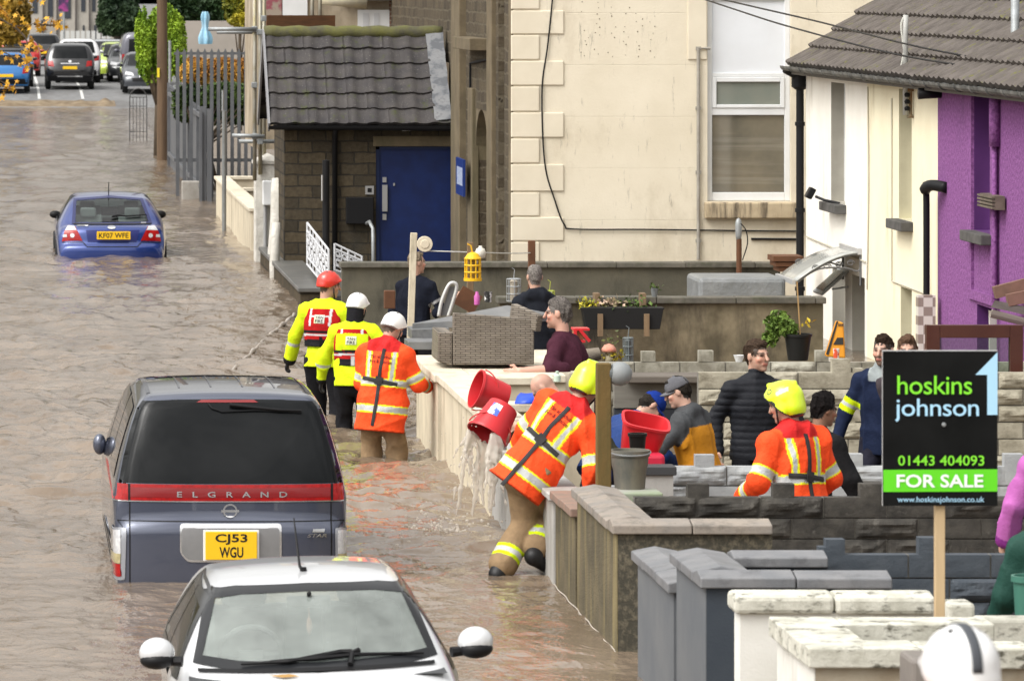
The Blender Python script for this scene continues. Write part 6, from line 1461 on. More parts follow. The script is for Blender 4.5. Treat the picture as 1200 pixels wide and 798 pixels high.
        paint(hd & (hy_ > .04) & (np.abs(hz-.014) < .013) & (np.abs(np.abs(hx)-.032) < .021), np.array(skin)*.45, .75); paint(hd & (hy_ > .06) & (np.abs(hz+.034) < .006) & (np.abs(hx) < .016), np.array(skin)*.5, .6)
        paint(hd & (hy_ > .05) & (np.abs(hz-.010) < .0055) & (np.abs(np.abs(hx)-.033) < .008), (.03,.025,.02), 1)
        paint(hd & (hy_ > .05) & (np.abs(hz-.031) < .008) & (np.abs(np.abs(hx)-.034) < .023), np.array(hairc)*.8, .85)
        if stubble: paint(hd & (hz < -.035) & (hz > -.14) & (hy_ > -.02) & ~((np.abs(hz+.062) < .010) & (np.abs(hx) < .025)) & ~((np.abs(hx) < .0) ), hairc, stubble)
        if bald: paint(hd & (hz > -.03) & (hy_ < .02) & ((hz < .075) | (hy_ < -.05)), hairc, .35)
        if not bald: m_ = s.hairline(V, hash(str(hairc)) % 7); col[m_] = np.array(hairc)*.9
        if gloves is not None:
            for i in (0, 1): paint(np.linalg.norm(V-s.ha[i], axis=1) < .25*k, gloves, 1 if True else 0) if False else paint((s.limb(V, [s.ha[i]-vn(s.ha[i]-s.el[i])*.02, hp[i]+(hp[i]-s.ha[i])*1.4])[0] < .09), gloves, 1)
        s.hp = hp; return emit('body', V, Q, SKIN, root, col)
    def garment(s, root, name, colfn, m=None, g=.022, hem=-.12, hemg=.012, sleeve=1.0, fold=.015, seed=1, collar=.0, hood=0, trous=False, arms=True, q=.64, waist=1.0, h=.0095, top=None, padded=0):
        F_ = Field(h, .03); k = s.k
        s.torso_prims(F_, g, waist, q)
        F_.flat(s.hip-s.u*.02, s.hip+s.u*hem*k-s.u*.03, (.165+g)*s.slim*k, (.165+g+hemg)*s.slim*k, s.f, q+.1)
        if arms: s.arm_prims(F_, g*.55, sleeve, rr=(.058,.050,.044))
        if collar: F_.chain([s.neck-s.u*.04*k, s.neck+vn(s.u*.6+s.hu*.4)*collar*k], [.080*k, .078*k], .02)
        if hood:
            b0 = s.neck-s.f*.055*k+s.u*.015*k; F_.cap(b0-s.r*.085*k, b0+s.r*.085*k, .052*k*hood, None, .03); F_.cap(b0-s.r*.06*k+s.u*.02*k, b0+s.r*.06*k+s.u*.02*k, .045*k*hood, None, .03)
        fn = folds(fold, 16, seed)
        if padded: 
            fn0 = fn; fn = lambda X: fn0(X)+padded*np.abs(np.sin(((X-s.hip) @ s.u)*math.pi/.055))**.5*-1+padded
        F_.noise = fn; F_.cut(s.hip+s.u*hem*k, -s.u)
        V, Q = F_.mesh(); col = colfn(V); o = emit(name, V, Q, m or CLOTH, root, col); BVHS[root.name] = BVHTree.FromPolygons(V.tolist(), Q.tolist()); return o
    def trousers(s, root, colfn, m=None, g=.018, end=.93, seed=2, fold=.013, name='trousers', rr=(.092,.068,.060)):
        F_ = Field(.010, .03); k = s.k
        F_.flat(s.hip-s.u*.06*k, s.hip+s.u*.03*k, (.138+g)*s.slim*k, (.130+g)*s.slim*k, s.f, .70)
        s.leg_prims(F_, g, end, rr); F_.noise = folds(fold, 15, seed)
        V, Q = F_.mesh(); return emit(name, V, Q, m or CLOTH, root, colfn(V))
    def boots(s, root, c=(.012,.012,.013)):
        F_ = Field(.010, .02); k = s.k
        for i in (0, 1):
            sh_ = vn(s.ft[i]-s.kn[i]); fd = vn(s.f0-(s.f0 @ sh_)*sh_*.6)
            F_.cap(s.kn[i]+(s.ft[i]-s.kn[i])*.72, s.ft[i], .070*k, .064*k); F_.flat(s.ft[i]+sh_*.03, s.ft[i]+fd*.17*k+sh_*.045, .052*k, .046*k, sh_, .75)
        V, Q = F_.mesh(); return emit('boots', V, Q, mat('boot_rubber', c, rough=.5), root)
    def hairline(s, V, seed=0):
        D = (V-s.headc)/s.k; hx, hy, hz = D @ s.hr, D @ s.hf, D @ s.hu; n = .007*np.sin(hx*210+seed)+.006*np.sin(hz*260+hy*190)+.005*np.sin(hy*330+seed*2)
        lim = np.interp(hy, [-.1, -.045, -.02, .03, .045, .062, .09], [-.082, -.070, .012, .012, -.004, .058, .070])
        return (hz > lim+n) & (np.linalg.norm(D, axis=1) < .2) & ~((np.abs(hx) > .074) & (hz < .03) & (hy > -.04) & (hy < .02))
    def hair(s, root, c, cover='short', thick=.012, seed=0):
        F_ = Field(.006, .012); k = s.k; M_ = np.stack([s.hr, s.hf, s.hu]); t = thick
        F_.ell(s.L(0,-.020,.038), np.array((.0755+t*.35,.094+t*.7,.091+t*1.1))*k, M_); F_.ell(s.L(0,.045,.098+t*.3), np.array((.052,.035,.022+t*.5))*k, M_, .02); F_.cap(s.L(0,-.062,-.02), s.L(0,-.055,-.05), (.052+t*.4)*k, (.042+t*.3)*k, .02)
        F_.noise = folds(.005+.30*t, 60, seed, (1,1,.8))
        F_.cut(s.L(0,.074,.062), vn(s.hf*.9-s.hu*.35)); F_.cut(s.L(0,.030,.030), vn(s.hf*.72-s.hu*.68)); F_.cut(s.L(0,0,-.080), -s.hu)
        V, Q = F_.mesh(); rr_ = np.random.default_rng(seed); D = (V-s.headc) @ s.hu; col = np.array(c)*(1+.35*np.clip(rr_.normal(size=(len(V),1)), -1.5, 1.5)); return emit('hair', V, Q, HAIR, root, col)
    def rescue_helmet(s, root, c, kind='water'):
        """kind water: half-cut shell with ear cut-outs and vents; kind fire: deep jet-style shell with visor band and ear discs"""
        F_ = Field(.007, .012); k = s.k; M_ = np.stack([s.hr, s.hf, s.hu])
        if kind == 'water':
            F_.ell(s.L(0,-.008,.036), np.array((.102,.124,.112))*k, M_); F_.ell(s.L(0,.07,.045), np.array((.088,.075,.035))*k, M_, .02); F_.ell(s.L(0,-.07,-.01), np.array((.085,.06,.06))*k, M_, .02)
            F_.cut(s.L(0,0,-.03), vn(-s.hu+s.hf*.0)); F_.cut(s.L(0,.06,.03), vn(s.hf*.55-s.hu*.83))
        else:
            F_.ell(s.L(0,-.01,.042), np.array((.118,.146,.128))*k, M_); F_.ell(s.L(0,.06,.05), np.array((.108,.10,.06))*k, M_, .02); F_.ell(s.L(0,-.075,-.035), np.array((.10,.075,.085))*k, M_, .03)
            F_.cap(s.L(0,.08,.155), s.L(0,-.12,.13), .018*k, .016*k, .02)
            for sg in (-1, 1): F_.ell(s.L(sg*.095,.0,-.035), np.array((.028,.062,.07))*k, M_, .02)
            F_.cut(s.L(0,.055,.03), vn(s.hf*.75-s.hu*.66)); F_.cut(s.L(0,0,-.105), -s.hu)
        V, Q = F_.mesh(); D = (V-s.headc)/k; hx, hy_, hz = D @ s.hr, D @ s.hf, D @ s.hu; col = np.tile(np.array(c), (len(V), 1))
        if kind == 'water':
            for sg in (-1, 1):
                for b2 in (-.05, .0, .05): col[(np.abs(hy_-b2) < .012) & (np.abs(hx-sg*.04) < .008) & (hz > .10)] = (.02,.02,.02)
            col[(hz < -.018)] *= .25
        else:
            for sg in (-1, 1):
                r_ = np.hypot(hy_-.045, hz-.0); m_ = (np.sign(hx) == sg) & (np.abs(hx) > .06); col[m_ & (r_ < .040)] = (.02,.02,.022); col[m_ & (r_ < .016)] = (.10,.10,.02)
                col[m_ & (np.abs(hz-.075+.25*(hy_+.02)) < .014) & (hy_ > -.10) & (hy_ < -.015)] = SIL
                rr_ = np.hypot(hy_-.04, hz-.105); col[(np.sign(hx) == sg) & (np.abs(hx) > .03) & (rr_ < .022) & (rr_ > .013)] = (.03,.03,.02)
            col[(hz < -.088)] = (.03,.03,.03); e = (D @ vn((s.hf*.75-s.hu*.66)) > (.055*.75-.03*.66)-.012); col[e] = (.04,.04,.03)
        o = emit('helmet', V, Q, HELM, root, col)
        st = MB()
        for sg in (-1, 1): st.tube([s.L(sg*.092,.02,-.02), s.L(sg*.082,.03,-.07), s.L(sg*.035,.06,-.125)], .008, 6)
        st.obj('chin_strap', WEB, o, local=True); return o
def ribbon(root, name, starts, dirv, w, m, off=.007, up_=None, bvh=None):
    """strap lying on the clothing: rays from the given points along dirv"""
    bvh = bvh or BVHS[root.name]; d_ = Vector(dirv).normalized(); P_ = []
    pts = [Vector(p) for p in starts]; L = []
    for a, b2 in zip(pts[:-1], pts[1:]):
        n = max(2, int((b2-a).length/.02)); L += [a.lerp(b2, i/n) for i in range(n)]
    L.append(pts[-1]); G = [[], [], []]; last = None
    for i, p in enumerate(L):
        t = (L[min(i+1, len(L)-1)]-L[max(i-1, 0)]).normalized(); q = t.cross(d_).normalized()*w/2
        h_ = bvh.ray_cast(p-d_*1.0, d_); 
        if h_[0] is None:
            if last is None: continue
            c = p-d_*((p-last).dot(d_))
        else: c = h_[0]; last = c
        c = c-d_*off
        G[0].append(c-q+d_*.003); G[1].append(c); G[2].append(c+q+d_*.003)
    # smooth along the strap
    A = np.array([[tuple(v) for v in r_] for r_ in G])
    for _ in range(3): A[:, 1:-1] = .25*A[:, :-2]+.5*A[:, 1:-1]+.25*A[:, 2:]
    mb = MB(); mb.grid(A); o = mb.obj(name, m, root, local=True)
    sd = o.modifiers.new('thick', 'SOLIDIFY'); sd.thickness = .006; sd.offset = 0; return o
def back_text(root, B, txt, c0, a0, a1, hgt, m, arch=0, up_to=None, sideflip=1):
    """lettering across the back of a jacket: c0 height along the torso (0 hip..1 neck), a across"""
    bvh = BVHS[root.name]; d_ = Vector(B.f)
    def fn(u, v):
        t = (u-(a0+a1)/2)/((a1-a0)/2); p = Vector(B.hip+B.u*(c0*B.T+v-arch*t*t)+B.r*u)-d_*1.0
        h_ = bvh.ray_cast(p, d_); return tuple((h_[0] if h_[0] else p+d_*.85)-d_*.005)
    return text_fit(txt, a0, a1, hgt, 0, fn, 'lettering', m, root, .012, local=True)
def plain(c, var=.0):
    c = np.array(c, float); return lambda V: np.tile(c, (len(V), 1))
def root_at(px, Y, z, label, grp='people in the flood', x=None):
    X = PX(px, Y) if x is None else x
    return thing('person', label, 'person', (X, Y, z), grp)
INKJ = mat('jacket_lettering', (.11,.008,.008), rough=.8)

def fire_jacket(B, seed, name='jacket', root=None, hood=1.0, hem=-.20, g=.040):
    def col(V):
        c = np.tile(ORG, (len(V), 1)); x, f, t = B.torso_uv(V); am = B.arm_masks(V); arm = am[0][0] | am[1][0]; tz = t*B.T/B.k
        def band(m_, v, c0, w=.026, e=.012): c[m_ & (np.abs(v-c0) < w+e)] = YEL; c[m_ & (np.abs(v-c0) < w)] = SIL
        to = ~arm
        band(to, tz, .18); band(to, tz, -.065)
        vs_ = to & (tz > .20) & (t < 1.02); ax = np.abs(np.abs(x)-(.112+.02*(t-.6))); c[vs_ & (ax < .030)] = YEL; c[vs_ & (ax < .015) & (f < 5)] = SIL*1.0
        for m_, t_ in am: band(m_, t_*.27, .21); band(m_, t_*.27, .44)
        c[(t > .93) & to & (np.abs(x) < .15) & ((f < -.06) | (t > 1.02))] = RED*1.15
        c[to & (tz < hem+.012)] = ORG*.6
        return c
    o = B.garment(root, name, col, HIVIS, g=g, hem=hem, hemg=.022, fold=.017, seed=seed, collar=.05, hood=hood, h=.009)
    return o
def harness(B, root, side=0):
    f = B.f; hp, u, r_, T = B.hip, B.u, B.r, B.T; off = -f*.0
    pts = lambda L_: [hp+u*(c*T)+r_*a for a, c in L_]
    ribbon(root, 'harness_strap', pts([(.02,.98),(.01,.7),(0,.42),(.0,.1),(-.01,-.25),(-.02,-.45)]), f, .032, WEB)
    ribbon(root, 'waist_strap', pts([(-.17,.42),(-.08,.40),(0,.38),(.08,.36),(.17,.34)]), f, .036, WEB, .010)
    ribbon(root, 'buckle', pts([(-.035,.40),(.035,.37)]), f, .075, WEB, .016)
def fire_trousers(B, root, seed, band=True):
    def col(V):
        c = np.tile(KHA, (len(V), 1))
        for i in (0, 1):
            d_, t = B.limb(V, [B.hj[i], B.kn[i], B.ft[i]]); m_ = d_ < .12; 
            if band: c[m_ & (np.abs(t-1.62) < .11)] = LIM; c[m_ & (np.abs(t-1.62) < .045)] = SIL*1.1
        return c
    return B.trousers(root, col, CLOTH, seed=seed, g=.020, fold=.016, end=.80, rr=(.084,.078,.084))

# 1 red-helmeted swift water rescuer
def drysuit(B, root, seed, helm):
    def jc(V):
        c = np.tile(LIM, (len(V), 1)); am = B.arm_masks(V)
        for m_, t_ in am: c[m_ & (np.abs(t_-1.30) < .06)] = SIL; c[m_ & (t_ > 1.93)] = BLK
        return c
    B.garment(root, 'jacket', jc, HIVIS, g=.030, hem=-.10, fold=.015, seed=seed, collar=.04)
    B.trousers(root, plain(BLK*1.2), seed=seed, g=.02)
    return jc
def pfd(B, root, seed, yellow_panel=False):
    F_ = Field(.009, .03); k = B.k
    F_.flat(B.hip+B.u*.10*k, B.chest, .205*k, .226*k, B.f, .78); F_.flat(B.chest, B.neck-B.u*.08*k, .226*k, .185*k, B.f, .76)
    F_.noise = folds(.004, 12, seed); F_.cut(B.hip+B.u*.10*k, -B.u); F_.cut(B.neck-B.u*.025*k, B.u)
    for sg in (-1, 1): F_.cut(B.chest+B.r*sg*.19*k, B.r*sg)
    V, Q = F_.mesh(); x, f, t = B.torso_uv(V); tz = t*B.T/k; c = np.tile(RED*.8, (len(V), 1))
    c[tz < .17] = BLK*1.5
    if yellow_panel: c[(np.abs(tz-.345) < .085) & (np.abs(x) < .165)] = LIM*.9
    for sg in (-1, 1): c[(np.abs(x-sg*.105) < .012) & (tz > .30 if not yellow_panel else tz > .43)] = SIL*1.3
    c[(np.abs(tz-.245) < .014)] = BLK*1.2; c[(np.abs(tz-.215) < .010)] = SIL*1.2; c[np.abs(tz-.155) < .010] = BLK
    c[(np.abs(x) < .10) & (np.abs(tz-.40) < .008) & (not yellow_panel)] = SIL*1.2
    c[(np.abs(x-.02) < .018) & (tz < .20)] = SIL*1.2 if yellow_panel else BLK
    o = emit('buoyancy_vest', V, Q, CLOTH, root, c); bv = BVHTree.FromPolygons(V.tolist(), Q.tolist())
    d_ = Vector(B.f)
    def fn(u, v, off=.006):
        p = Vector(B.hip+B.u*v*k+B.r*u*k)-d_; h_ = bv.ray_cast(p, d_); return (h_[0] if h_[0] else p+d_*.85)-d_*off
    z0 = .315 if yellow_panel else .33
    mb = MB(); mb.grid([[fn(u, v) for u in np.linspace(-.055,.055,6)] for v in np.linspace(z0-.0,z0+.085,6)]); pt = mb.obj('patch', mat('patch_silver', (.55,.56,.5), (.6,.66,.35), scale=9, rough=.6), o, local=True)
    for j, w in enumerate(('TÂN', 'FIRE')): text_fit(w, -.042, .042, z0+.078-j*.04, z0+.046-j*.04, lambda u, v: tuple(fn(u, v, .010)), 'lettering', mat('ink', (.03,.03,.03), rough=.8), pt, .012, local=True)
    return o
YP1 = 51.5; p1 = root_at(380, YP1, -.32, 'rescuer in a red helmet and hi vis drysuit wading farthest ahead')
B = Body(face=24, k=1.03, hipz=.93, twist=0, head=(52, 6), hands=((-.24,.10,-.50), (.16,.22,-.40)), elbows=((-.8,-.5,0), (.6,-.6,-.2)), lean=4, sw=.19, feet=((-.12,.1,-.9),(.12,-.1,-.9)))
B.body(p1, (.49,.285,.21), (.1,.06,.04), gloves=BLK*1.2); drysuit(B, p1, 11, None); pfd(B, p1, 12); B.rescue_helmet(p1, (.62,.035,.02))
YP2 = 49.6; p2 = root_at(414, YP2, -.32, 'rescuer in a white helmet and yellow drysuit, middle of the three waders')
B = Body(face=14, k=.97, hipz=.88, head=(28, 12), hands=((-.17,.12,-.48), (.30,.20,-.30)), elbows=((-.8,-.5,0), (.7,-.4,-.4)), lean=6, sw=.185, feet=((-.1,.06,-.85),(.12,-.05,-.85)))
B.body(p2, (.5,.3,.22), (.03,.02,.015), gloves=BLK*1.2); drysuit(B, p2, 21, None); pfd(B, p2, 22, True); B.rescue_helmet(p2, (.78,.78,.76))
F_ = Field(.009,.02); F_.cap(B.L(0,-.03,-.03), B.neck-B.u*.02, .085, .085); V, Q = F_.mesh(); emit('neoprene_hood', V, Q, CLOTH, p2, np.tile(BLK*1.3, (len(V),1)))
YP3 = 47.4; p3 = root_at(447, YP3, -.44, 'firefighter in a white helmet and long orange jacket wading nearest the cream wall')
B = Body(face=20, k=1.02, hipz=.93, head=(30, 24), hands=((-.02,.26,-.42), (.12,.34,-.30)), elbows=((-.3,-.6,-.6), (.35,-.4,-.8)), lean=7, side=3, sw=.185, slim=1.08, feet=((-.13,.0,-.9),(.13,-.02,-.9)))
B.body(p3, (.49,.285,.21), (.1,.06,.04)); fire_jacket(B, 31, root=p3, hem=-.27); fire_trousers(B, p3, 32, False); B.boots(p3); harness(B, p3); B.rescue_helmet(p3, (.78,.78,.76))
back_text(p3, B, 'Tân ac Achub', .80, -.105, .105, .034, INKJ, .006); back_text(p3, B, 'Fire & Rescue', .71, -.105, .105, .034, INKJ, .006)

# 8 firefighter leaning over the wall, seen from behind; emptying buckets with the others
YP8 = 37.9; p8 = root_at(622, YP8, .0, 'yellow helmeted firefighter leaning over the wall with one leg in the flood')
hipx = (PX(640, YP8)); 
B = Body(face=38, k=1.08, lean=27, side=26, hipz=.80, head=(14, 18), hands=((-.36,.12,-.44), (.0,.10,-.52)), elbows=((-.6,-.3,-.5), (.35,-.5,-.6)), feet=((-.14,-.24,-.79),(.05,-.04,-.66)), knees=((.1,1,.1),(-.35,1,0)), sw=.185, slim=1.0)
B.body(p8, (.50,.295,.215), (.1,.06,.04), hand_dir=((-1,.2,-.1),None)); fire_jacket(B, 41, root=p8, hem=-.19); fire_trousers(B, p8, 42); B.boots(p8); harness(B, p8); B.rescue_helmet(p8, tuple(LIM*1.05), 'fire')
back_text(p8, B, 'Tân ac Achub', .82, -.105, .105, .034, INKJ, .006); back_text(p8, B, 'Fire & Rescue', .73, -.105, .105, .034, INKJ, .006)
# 12 firefighter in the next garden
YP12 = 36.9; p12 = root_at(938, YP12, -.37, 'firefighter in a yellow helmet and orange jacket standing between the block walls')
B = Body(face=-28, k=1.06, hipz=.98, lean=10, head=(-26, 12), hands=((-.10,.22,-.40), (.10,.22,-.42)), elbows=((-.45,-.5,-.5), (.45,-.5,-.5)), sw=.185, slim=1.02)
B.body(p12, (.48,.285,.21), (.1,.06,.04)); fire_jacket(B, 51, root=p12, hood=1.15); fire_trousers(B, p12, 52); harness(B, p12); B.rescue_helmet(p12, tuple(LIM*1.05), 'fire')

# 4 man with the clothes post
YP4 = 58.6; p4 = root_at(485, YP4, -.52, 'grey haired man in a dark polo shirt standing by the pale washing line post')
B = Body(face=42, k=1.04, hipz=.95, head=(15, 0), hands=((.06,.26,-.30), (.14,.34,-.14)), elbows=((-.3,-.5,-.7), (.35,-.3,-.9)), lean=2, slim=1.14)
B.body(p4, (.50,.29,.215), (.16,.12,.09), bald=True); B.garment(p4, 'polo_shirt', lambda V: np.where((B.arm_masks(V)[1][0] & (np.abs(B.arm_masks(V)[1][1]-.62) < .05))[:, None], np.array((.35,.35,.35)), np.array((.012,.014,.022))), g=.020, sleeve=-.35, hem=-.10, seed=61, collar=.02)
B.trousers(p4, plain((.02,.02,.025)), seed=62); B.hair(p4, (.19,.15,.11), thick=.006, seed=3)
# 5 man in dark hoodie, back of head
YP5 = 53.4; p5 = root_at(627, YP5, -.30, 'short grey haired man in a dark hoodie seen from behind beyond the rattan sofa')
B = Body(face=-8, k=1.0, hipz=.90, head=(0, 2), hands=((.03,.12,-.50), (-.03,.12,-.50)), elbows=((-.2,-.8,0), (.2,-.8,0)), slim=1.02, sw=.17)
B.body(p5, (.48,.29,.215), (.15,.13,.12), bald=False); B.garment(p5, 'hoodie', plain((.018,.020,.026)), g=.03, hem=-.12, seed=71, collar=.05, hood=1.25); B.trousers(p5, plain((.02,.02,.03)), seed=72); B.hair(p5, (.20,.18,.165), thick=.007, seed=5)
# 6 man in maroon t-shirt, profile to the left, leaning on the wall
YP6 = 47.9; p6 = root_at(676, YP6, -.49, 'man in a maroon t-shirt in profile leaning a bare arm on the cream wall')
B = Body(face=-66, k=1.12, hipz=1.0, lean=15, head=(-10, -4), hands=((-.42,.24,-.215), (.0,.40,-.42)), elbows=((-.2,-.7,-.5), (.3,-.6,-.5)), slim=1.24, sw=.175)
B.body(p6, (.54,.31,.235), (.13,.115,.105), hand_dir=((0,1,-.15),(0,1,-.15)), curl=.3); B.garment(p6, 't_shirt', plain((.062,.020,.032)), g=.022, sleeve=-.48, hem=-.16, seed=81, fold=.012); B.trousers(p6, plain((.03,.03,.04)), seed=82); B.hair(p6, (.135,.12,.11), thick=.010, seed=8)
# 7 bald bent man handing the bucket over
YP7 = 41.3; p7 = root_at(706, YP7, -.27, 'bald man in an olive top bending behind the leaning firefighter')
B = Body(face=-75, k=1.0, hipz=.86, lean=40, head=(0, 30), hands=((-.16,.40,-.20), (-.10,.43,-.14)), elbows=((-.6,-.2,-.8), (.6,-.2,-.8)))
B.body(p7, (.52,.295,.22), (.3,.2,.16), bald=True, hand_dir=((-.3,1,-.1),(0,1,0))); B.garment(p7, 'sweatshirt', plain((.045,.045,.030)), g=.024, seed=91, sleeve=.92); B.trousers(p7, plain((.03,.03,.03)), seed=92)
# 9 blue cap, 10 grey cap and orange jacket
YP9 = 41.3; p9 = root_at(706, YP9, -.44, 'person in a royal blue cap and blue jacket stooping over the red tub')
B = Body(face=58, k=.96, hipz=.92, lean=44, head=(20, 30), hands=((.02,.36,-.28), (.06,.34,-.30)), elbows=((-.6,-.3,-.6), (.6,-.3,-.6)))
B.body(p9, (.48,.285,.21), (.05,.04,.03)); B.garment(p9, 'jacket', plain((.018,.045,.16)), g=.03, seed=101, collar=.04, m=SHINY); B.trousers(p9, plain((.02,.02,.03)), seed=102)
def cap_(B, root, c, seed=0):
    F_ = Field(.007, .012); k = B.k; M_ = np.stack([B.hr, B.hf, B.hu])
    F_.ell(B.L(0,-.010,.042), np.array((.090,.110,.098))*k, M_); F_.cut(B.L(0,0,.030), vn(-B.hu-B.hf*.12)); V, Q = F_.mesh()
    rr_ = np.random.default_rng(seed); o = emit('cap', V, Q, CLOTH, root, np.tile(np.array(c), (len(V), 1)))
    mb = MB(); G = []
    for i, rr2 in enumerate((.06, .11, .145, .168)): G.append([B.L(math.sin(a)*.088*(1-.10*i*abs(math.sin(a))), -.012+rr2*math.cos(a)+.0, .042-.007*i-.03*math.sin(a)**2) for a in np.linspace(-1.15, 1.15, 13)])
    mb.grid(G); q = mb.obj('peak', CLOTH2(c), o, local=True, smooth=True); q.modifiers.new('t', 'SOLIDIFY').thickness = .006
    ellipsoid_ = MB(); ellipsoid(ellipsoid_, B.L(0,-.01,.141), (.010,.010,.006), 8); ellipsoid_.obj('button', CLOTH2(c), o, local=True); return o
def CLOTH2(c): return mat('cap_cloth_%02d%02d%02d' % tuple(int(q*99) for q in c), tuple(c), rough=.85)
cap_(B, p9, (.012,.035,.22)); B.hair(p9, (.03,.025,.02), thick=.005, seed=9)
YP10 = 40.9; p10 = root_at(822, YP10, -.44, 'person in a grey cap and grey and orange jacket beside the red tub')
B = Body(face=-62, k=.96, hipz=.90, lean=14, head=(-14, 14), hands=((-.02,.34,-.12), (.0,.36,-.10)), elbows=((-.7,-.1,-.7), (.75,.1,-.55)), slim=1.10)
B.body(p10, (.54,.33,.25), (.03,.025,.02), hand_dir=(None, (0,.6,.5)))
def jc10(V):
    x, f, t = B.torso_uv(V); am = B.arm_masks(V); arm = am[0][0] | am[1][0]; c = np.tile(np.array((.48,.20,.015)), (len(V), 1)); c[(t > .78) | arm] = (.055,.058,.062); return c
B.garment(p10, 'jacket', jc10, SHINY, g=.034, hem=-.16, seed=111, hood=1.25, collar=.05, fold=.016); B.trousers(p10, plain((.02,.02,.02)), seed=112); cap_(B, p10, (.12,.12,.13)); B.hair(p10, (.03,.025,.02), thick=.008, seed=10)
# 11 man in the quilted black jacket
YP11 = 41.9; p11 = root_at(886, YP11, -.32, 'smiling man in a black quilted jacket standing before the cream block wall')
B = Body(face=160, k=1.0, hipz=.90, head=(-58, -2), hands=((.16,.02,-.52), (-.16,.04,-.52)), elbows=((-.4,-.8,0), (.4,-.8,0)), slim=1.08, sw=.20)
B = Body(face=174, k=1.03, hipz=.92, head=(-30, -2), hands=((-.14,.06,-.50), (.14,.06,-.50)), slim=1.08, sw=.20)
B.body(p11, (.50,.295,.215), (.06,.04,.028), stubble=.18); B.garment(p11, 'quilted_jacket', plain((.014,.015,.019)), SHINY, g=.030, hem=-.12, seed=121, collar=.06, padded=.010, fold=.006); B.trousers(p11, plain((.010,.010,.012)), seed=122); B.hair(p11, (.055,.036,.025), thick=.013, seed=12)
# 13 dark haired young man
YP13 = 37.9; p13 = root_at(952, YP13, -.30, 'dark haired young man in a black top beside the second firefighter')
B = Body(face=52, k=.95, hipz=.86, head=(12, 8), hands=((-.06,.15,-.46), (.12,.16,-.46)), lean=8, slim=.92)
B.body(p13, (.24,.13,.085), (.012,.010,.009)); B.garment(p13, 'top', plain((.016,.016,.017)), g=.024, hem=-.14, seed=131, collar=.04); B.trousers(p13, plain((.012,.012,.014)), seed=132); B.hair(p13, (.012,.010,.010), thick=.022, seed=13)
# 14 bearded man and 15 man in glasses behind the board
YP14 = 41.5; p14 = root_at(1036, YP14, -.22, 'bearded man in a navy jacket with a hi vis sleeve band beside the board')
B = Body(face=196, k=1.0, hipz=.92, head=(14, 2), hands=((.05,.06,-.48), (.20,.06,-.50)), elbows=((-.6,-.6,0), (.6,-.6,0)), slim=1.05)
def jc14(V):
    c = np.tile(NAV, (len(V), 1)); am = B.arm_masks(V)
    for m_, t_ in am: c[m_ & (np.abs(t_-.72) < .20)] = LIM; c[m_ & (np.abs(t_-.72) < .05)] = SIL
    x, f, t = B.torso_uv(V); c[(t > .93) & (np.abs(x) < .12)] = (.30,.33,.33); return c
B.body(p14, (.48,.285,.21), (.035,.022,.015), stubble=.8); B.garment(p14, 'jacket', jc14, g=.03, hem=-.14, seed=141, collar=.05); B.trousers(p14, plain((.02,.02,.03)), seed=142); B.hair(p14, (.035,.022,.015), thick=.014, seed=14)
YP15 = 41.0; p15 = root_at(1063, YP15, -.20, 'man in dark rimmed glasses looking over the top of the for sale board')
B = Body(face=186, k=1.0, hipz=.93, head=(4, 2), slim=.92, sw=.155, hands=((.16,.20,-.30), (-.16,.22,-.32)), elbows=((-.1,-.7,-.5), (.1,-.7,-.5)))
B.body(p15, (.50,.295,.215), (.10,.05,.03)); B.garment(p15, 'jumper', plain((.06,.05,.055)), g=.022, seed=151, collar=.03); B.trousers(p15, plain((.02,.02,.03)), seed=152); B.hair(p15, (.095,.055,.035), thick=.013, seed=15)
gm = MB()
for sg in (-1, 1):
    gm.tube([B.L(sg*.033+.024*math.cos(a), .108, .010+.018*math.sin(a)) for a in np.linspace(0, 6.283, 17)], .0042, 5); gm.tube([B.L(sg*.057,.104,.014), B.L(sg*.080,-.01,.012)], .004, 5)
gm.tube([B.L(-.009,.112,.012), B.L(.009,.112,.012)], .004, 5); gm.obj('glasses', BLACKP, p15, local=True)
# 16 purple and teal jacket, 17 dark green coat at the right edge
YP16 = 33.6; p16 = root_at(1250, YP16, -.05, 'person in a purple and teal jacket at the right edge of the gardens')
B = Body(face=-12, k=1.0, hipz=.84, lean=16, hands=((-.12,.16,-.50), (.1,.2,-.45)), slim=1.15, sw=.20)
def jc16(V):
    x, f, t = B.torso_uv(V); am = B.arm_masks(V); c = np.tile(np.array((.015,.19,.20)), (len(V), 1)); c[(t > .55) | am[0][0] | am[1][0]] = (.40,.11,.35); c[am[0][0] & (np.abs(am[0][1]-1.97) < .08)] = (.2,.03,.2); return c
B.body(p16, (.48,.285,.21), (.06,.04,.03)); B.garment(p16, 'jacket', jc16, SHINY, g=.036, hem=-.20, seed=161, collar=.05, hood=1, fold=.016); B.trousers(p16, plain((.02,.02,.03)), seed=162); B.hair(p16, (.06,.04,.03), thick=.014, seed=16)
YP17 = 29.4; p17 = root_at(1238, YP17, -.22, 'person in a dark green coat cut off by the right edge, holding a green bucket')
B = Body(face=-20, k=1.0, hipz=.92, lean=6, hands=((-.05,.22,-.46), (.1,.2,-.45)), slim=1.15, sw=.20)
B.body(p17, (.48,.285,.21), (.06,.04,.03)); B.garment(p17, 'coat', plain((.016,.055,.042)), SHINY, g=.036, hem=-.24, seed=171, collar=.05, fold=.016); B.trousers(p17, plain((.02,.02,.03)), seed=172); B.hair(p17, (.06,.04,.03), thick=.014, seed=17)
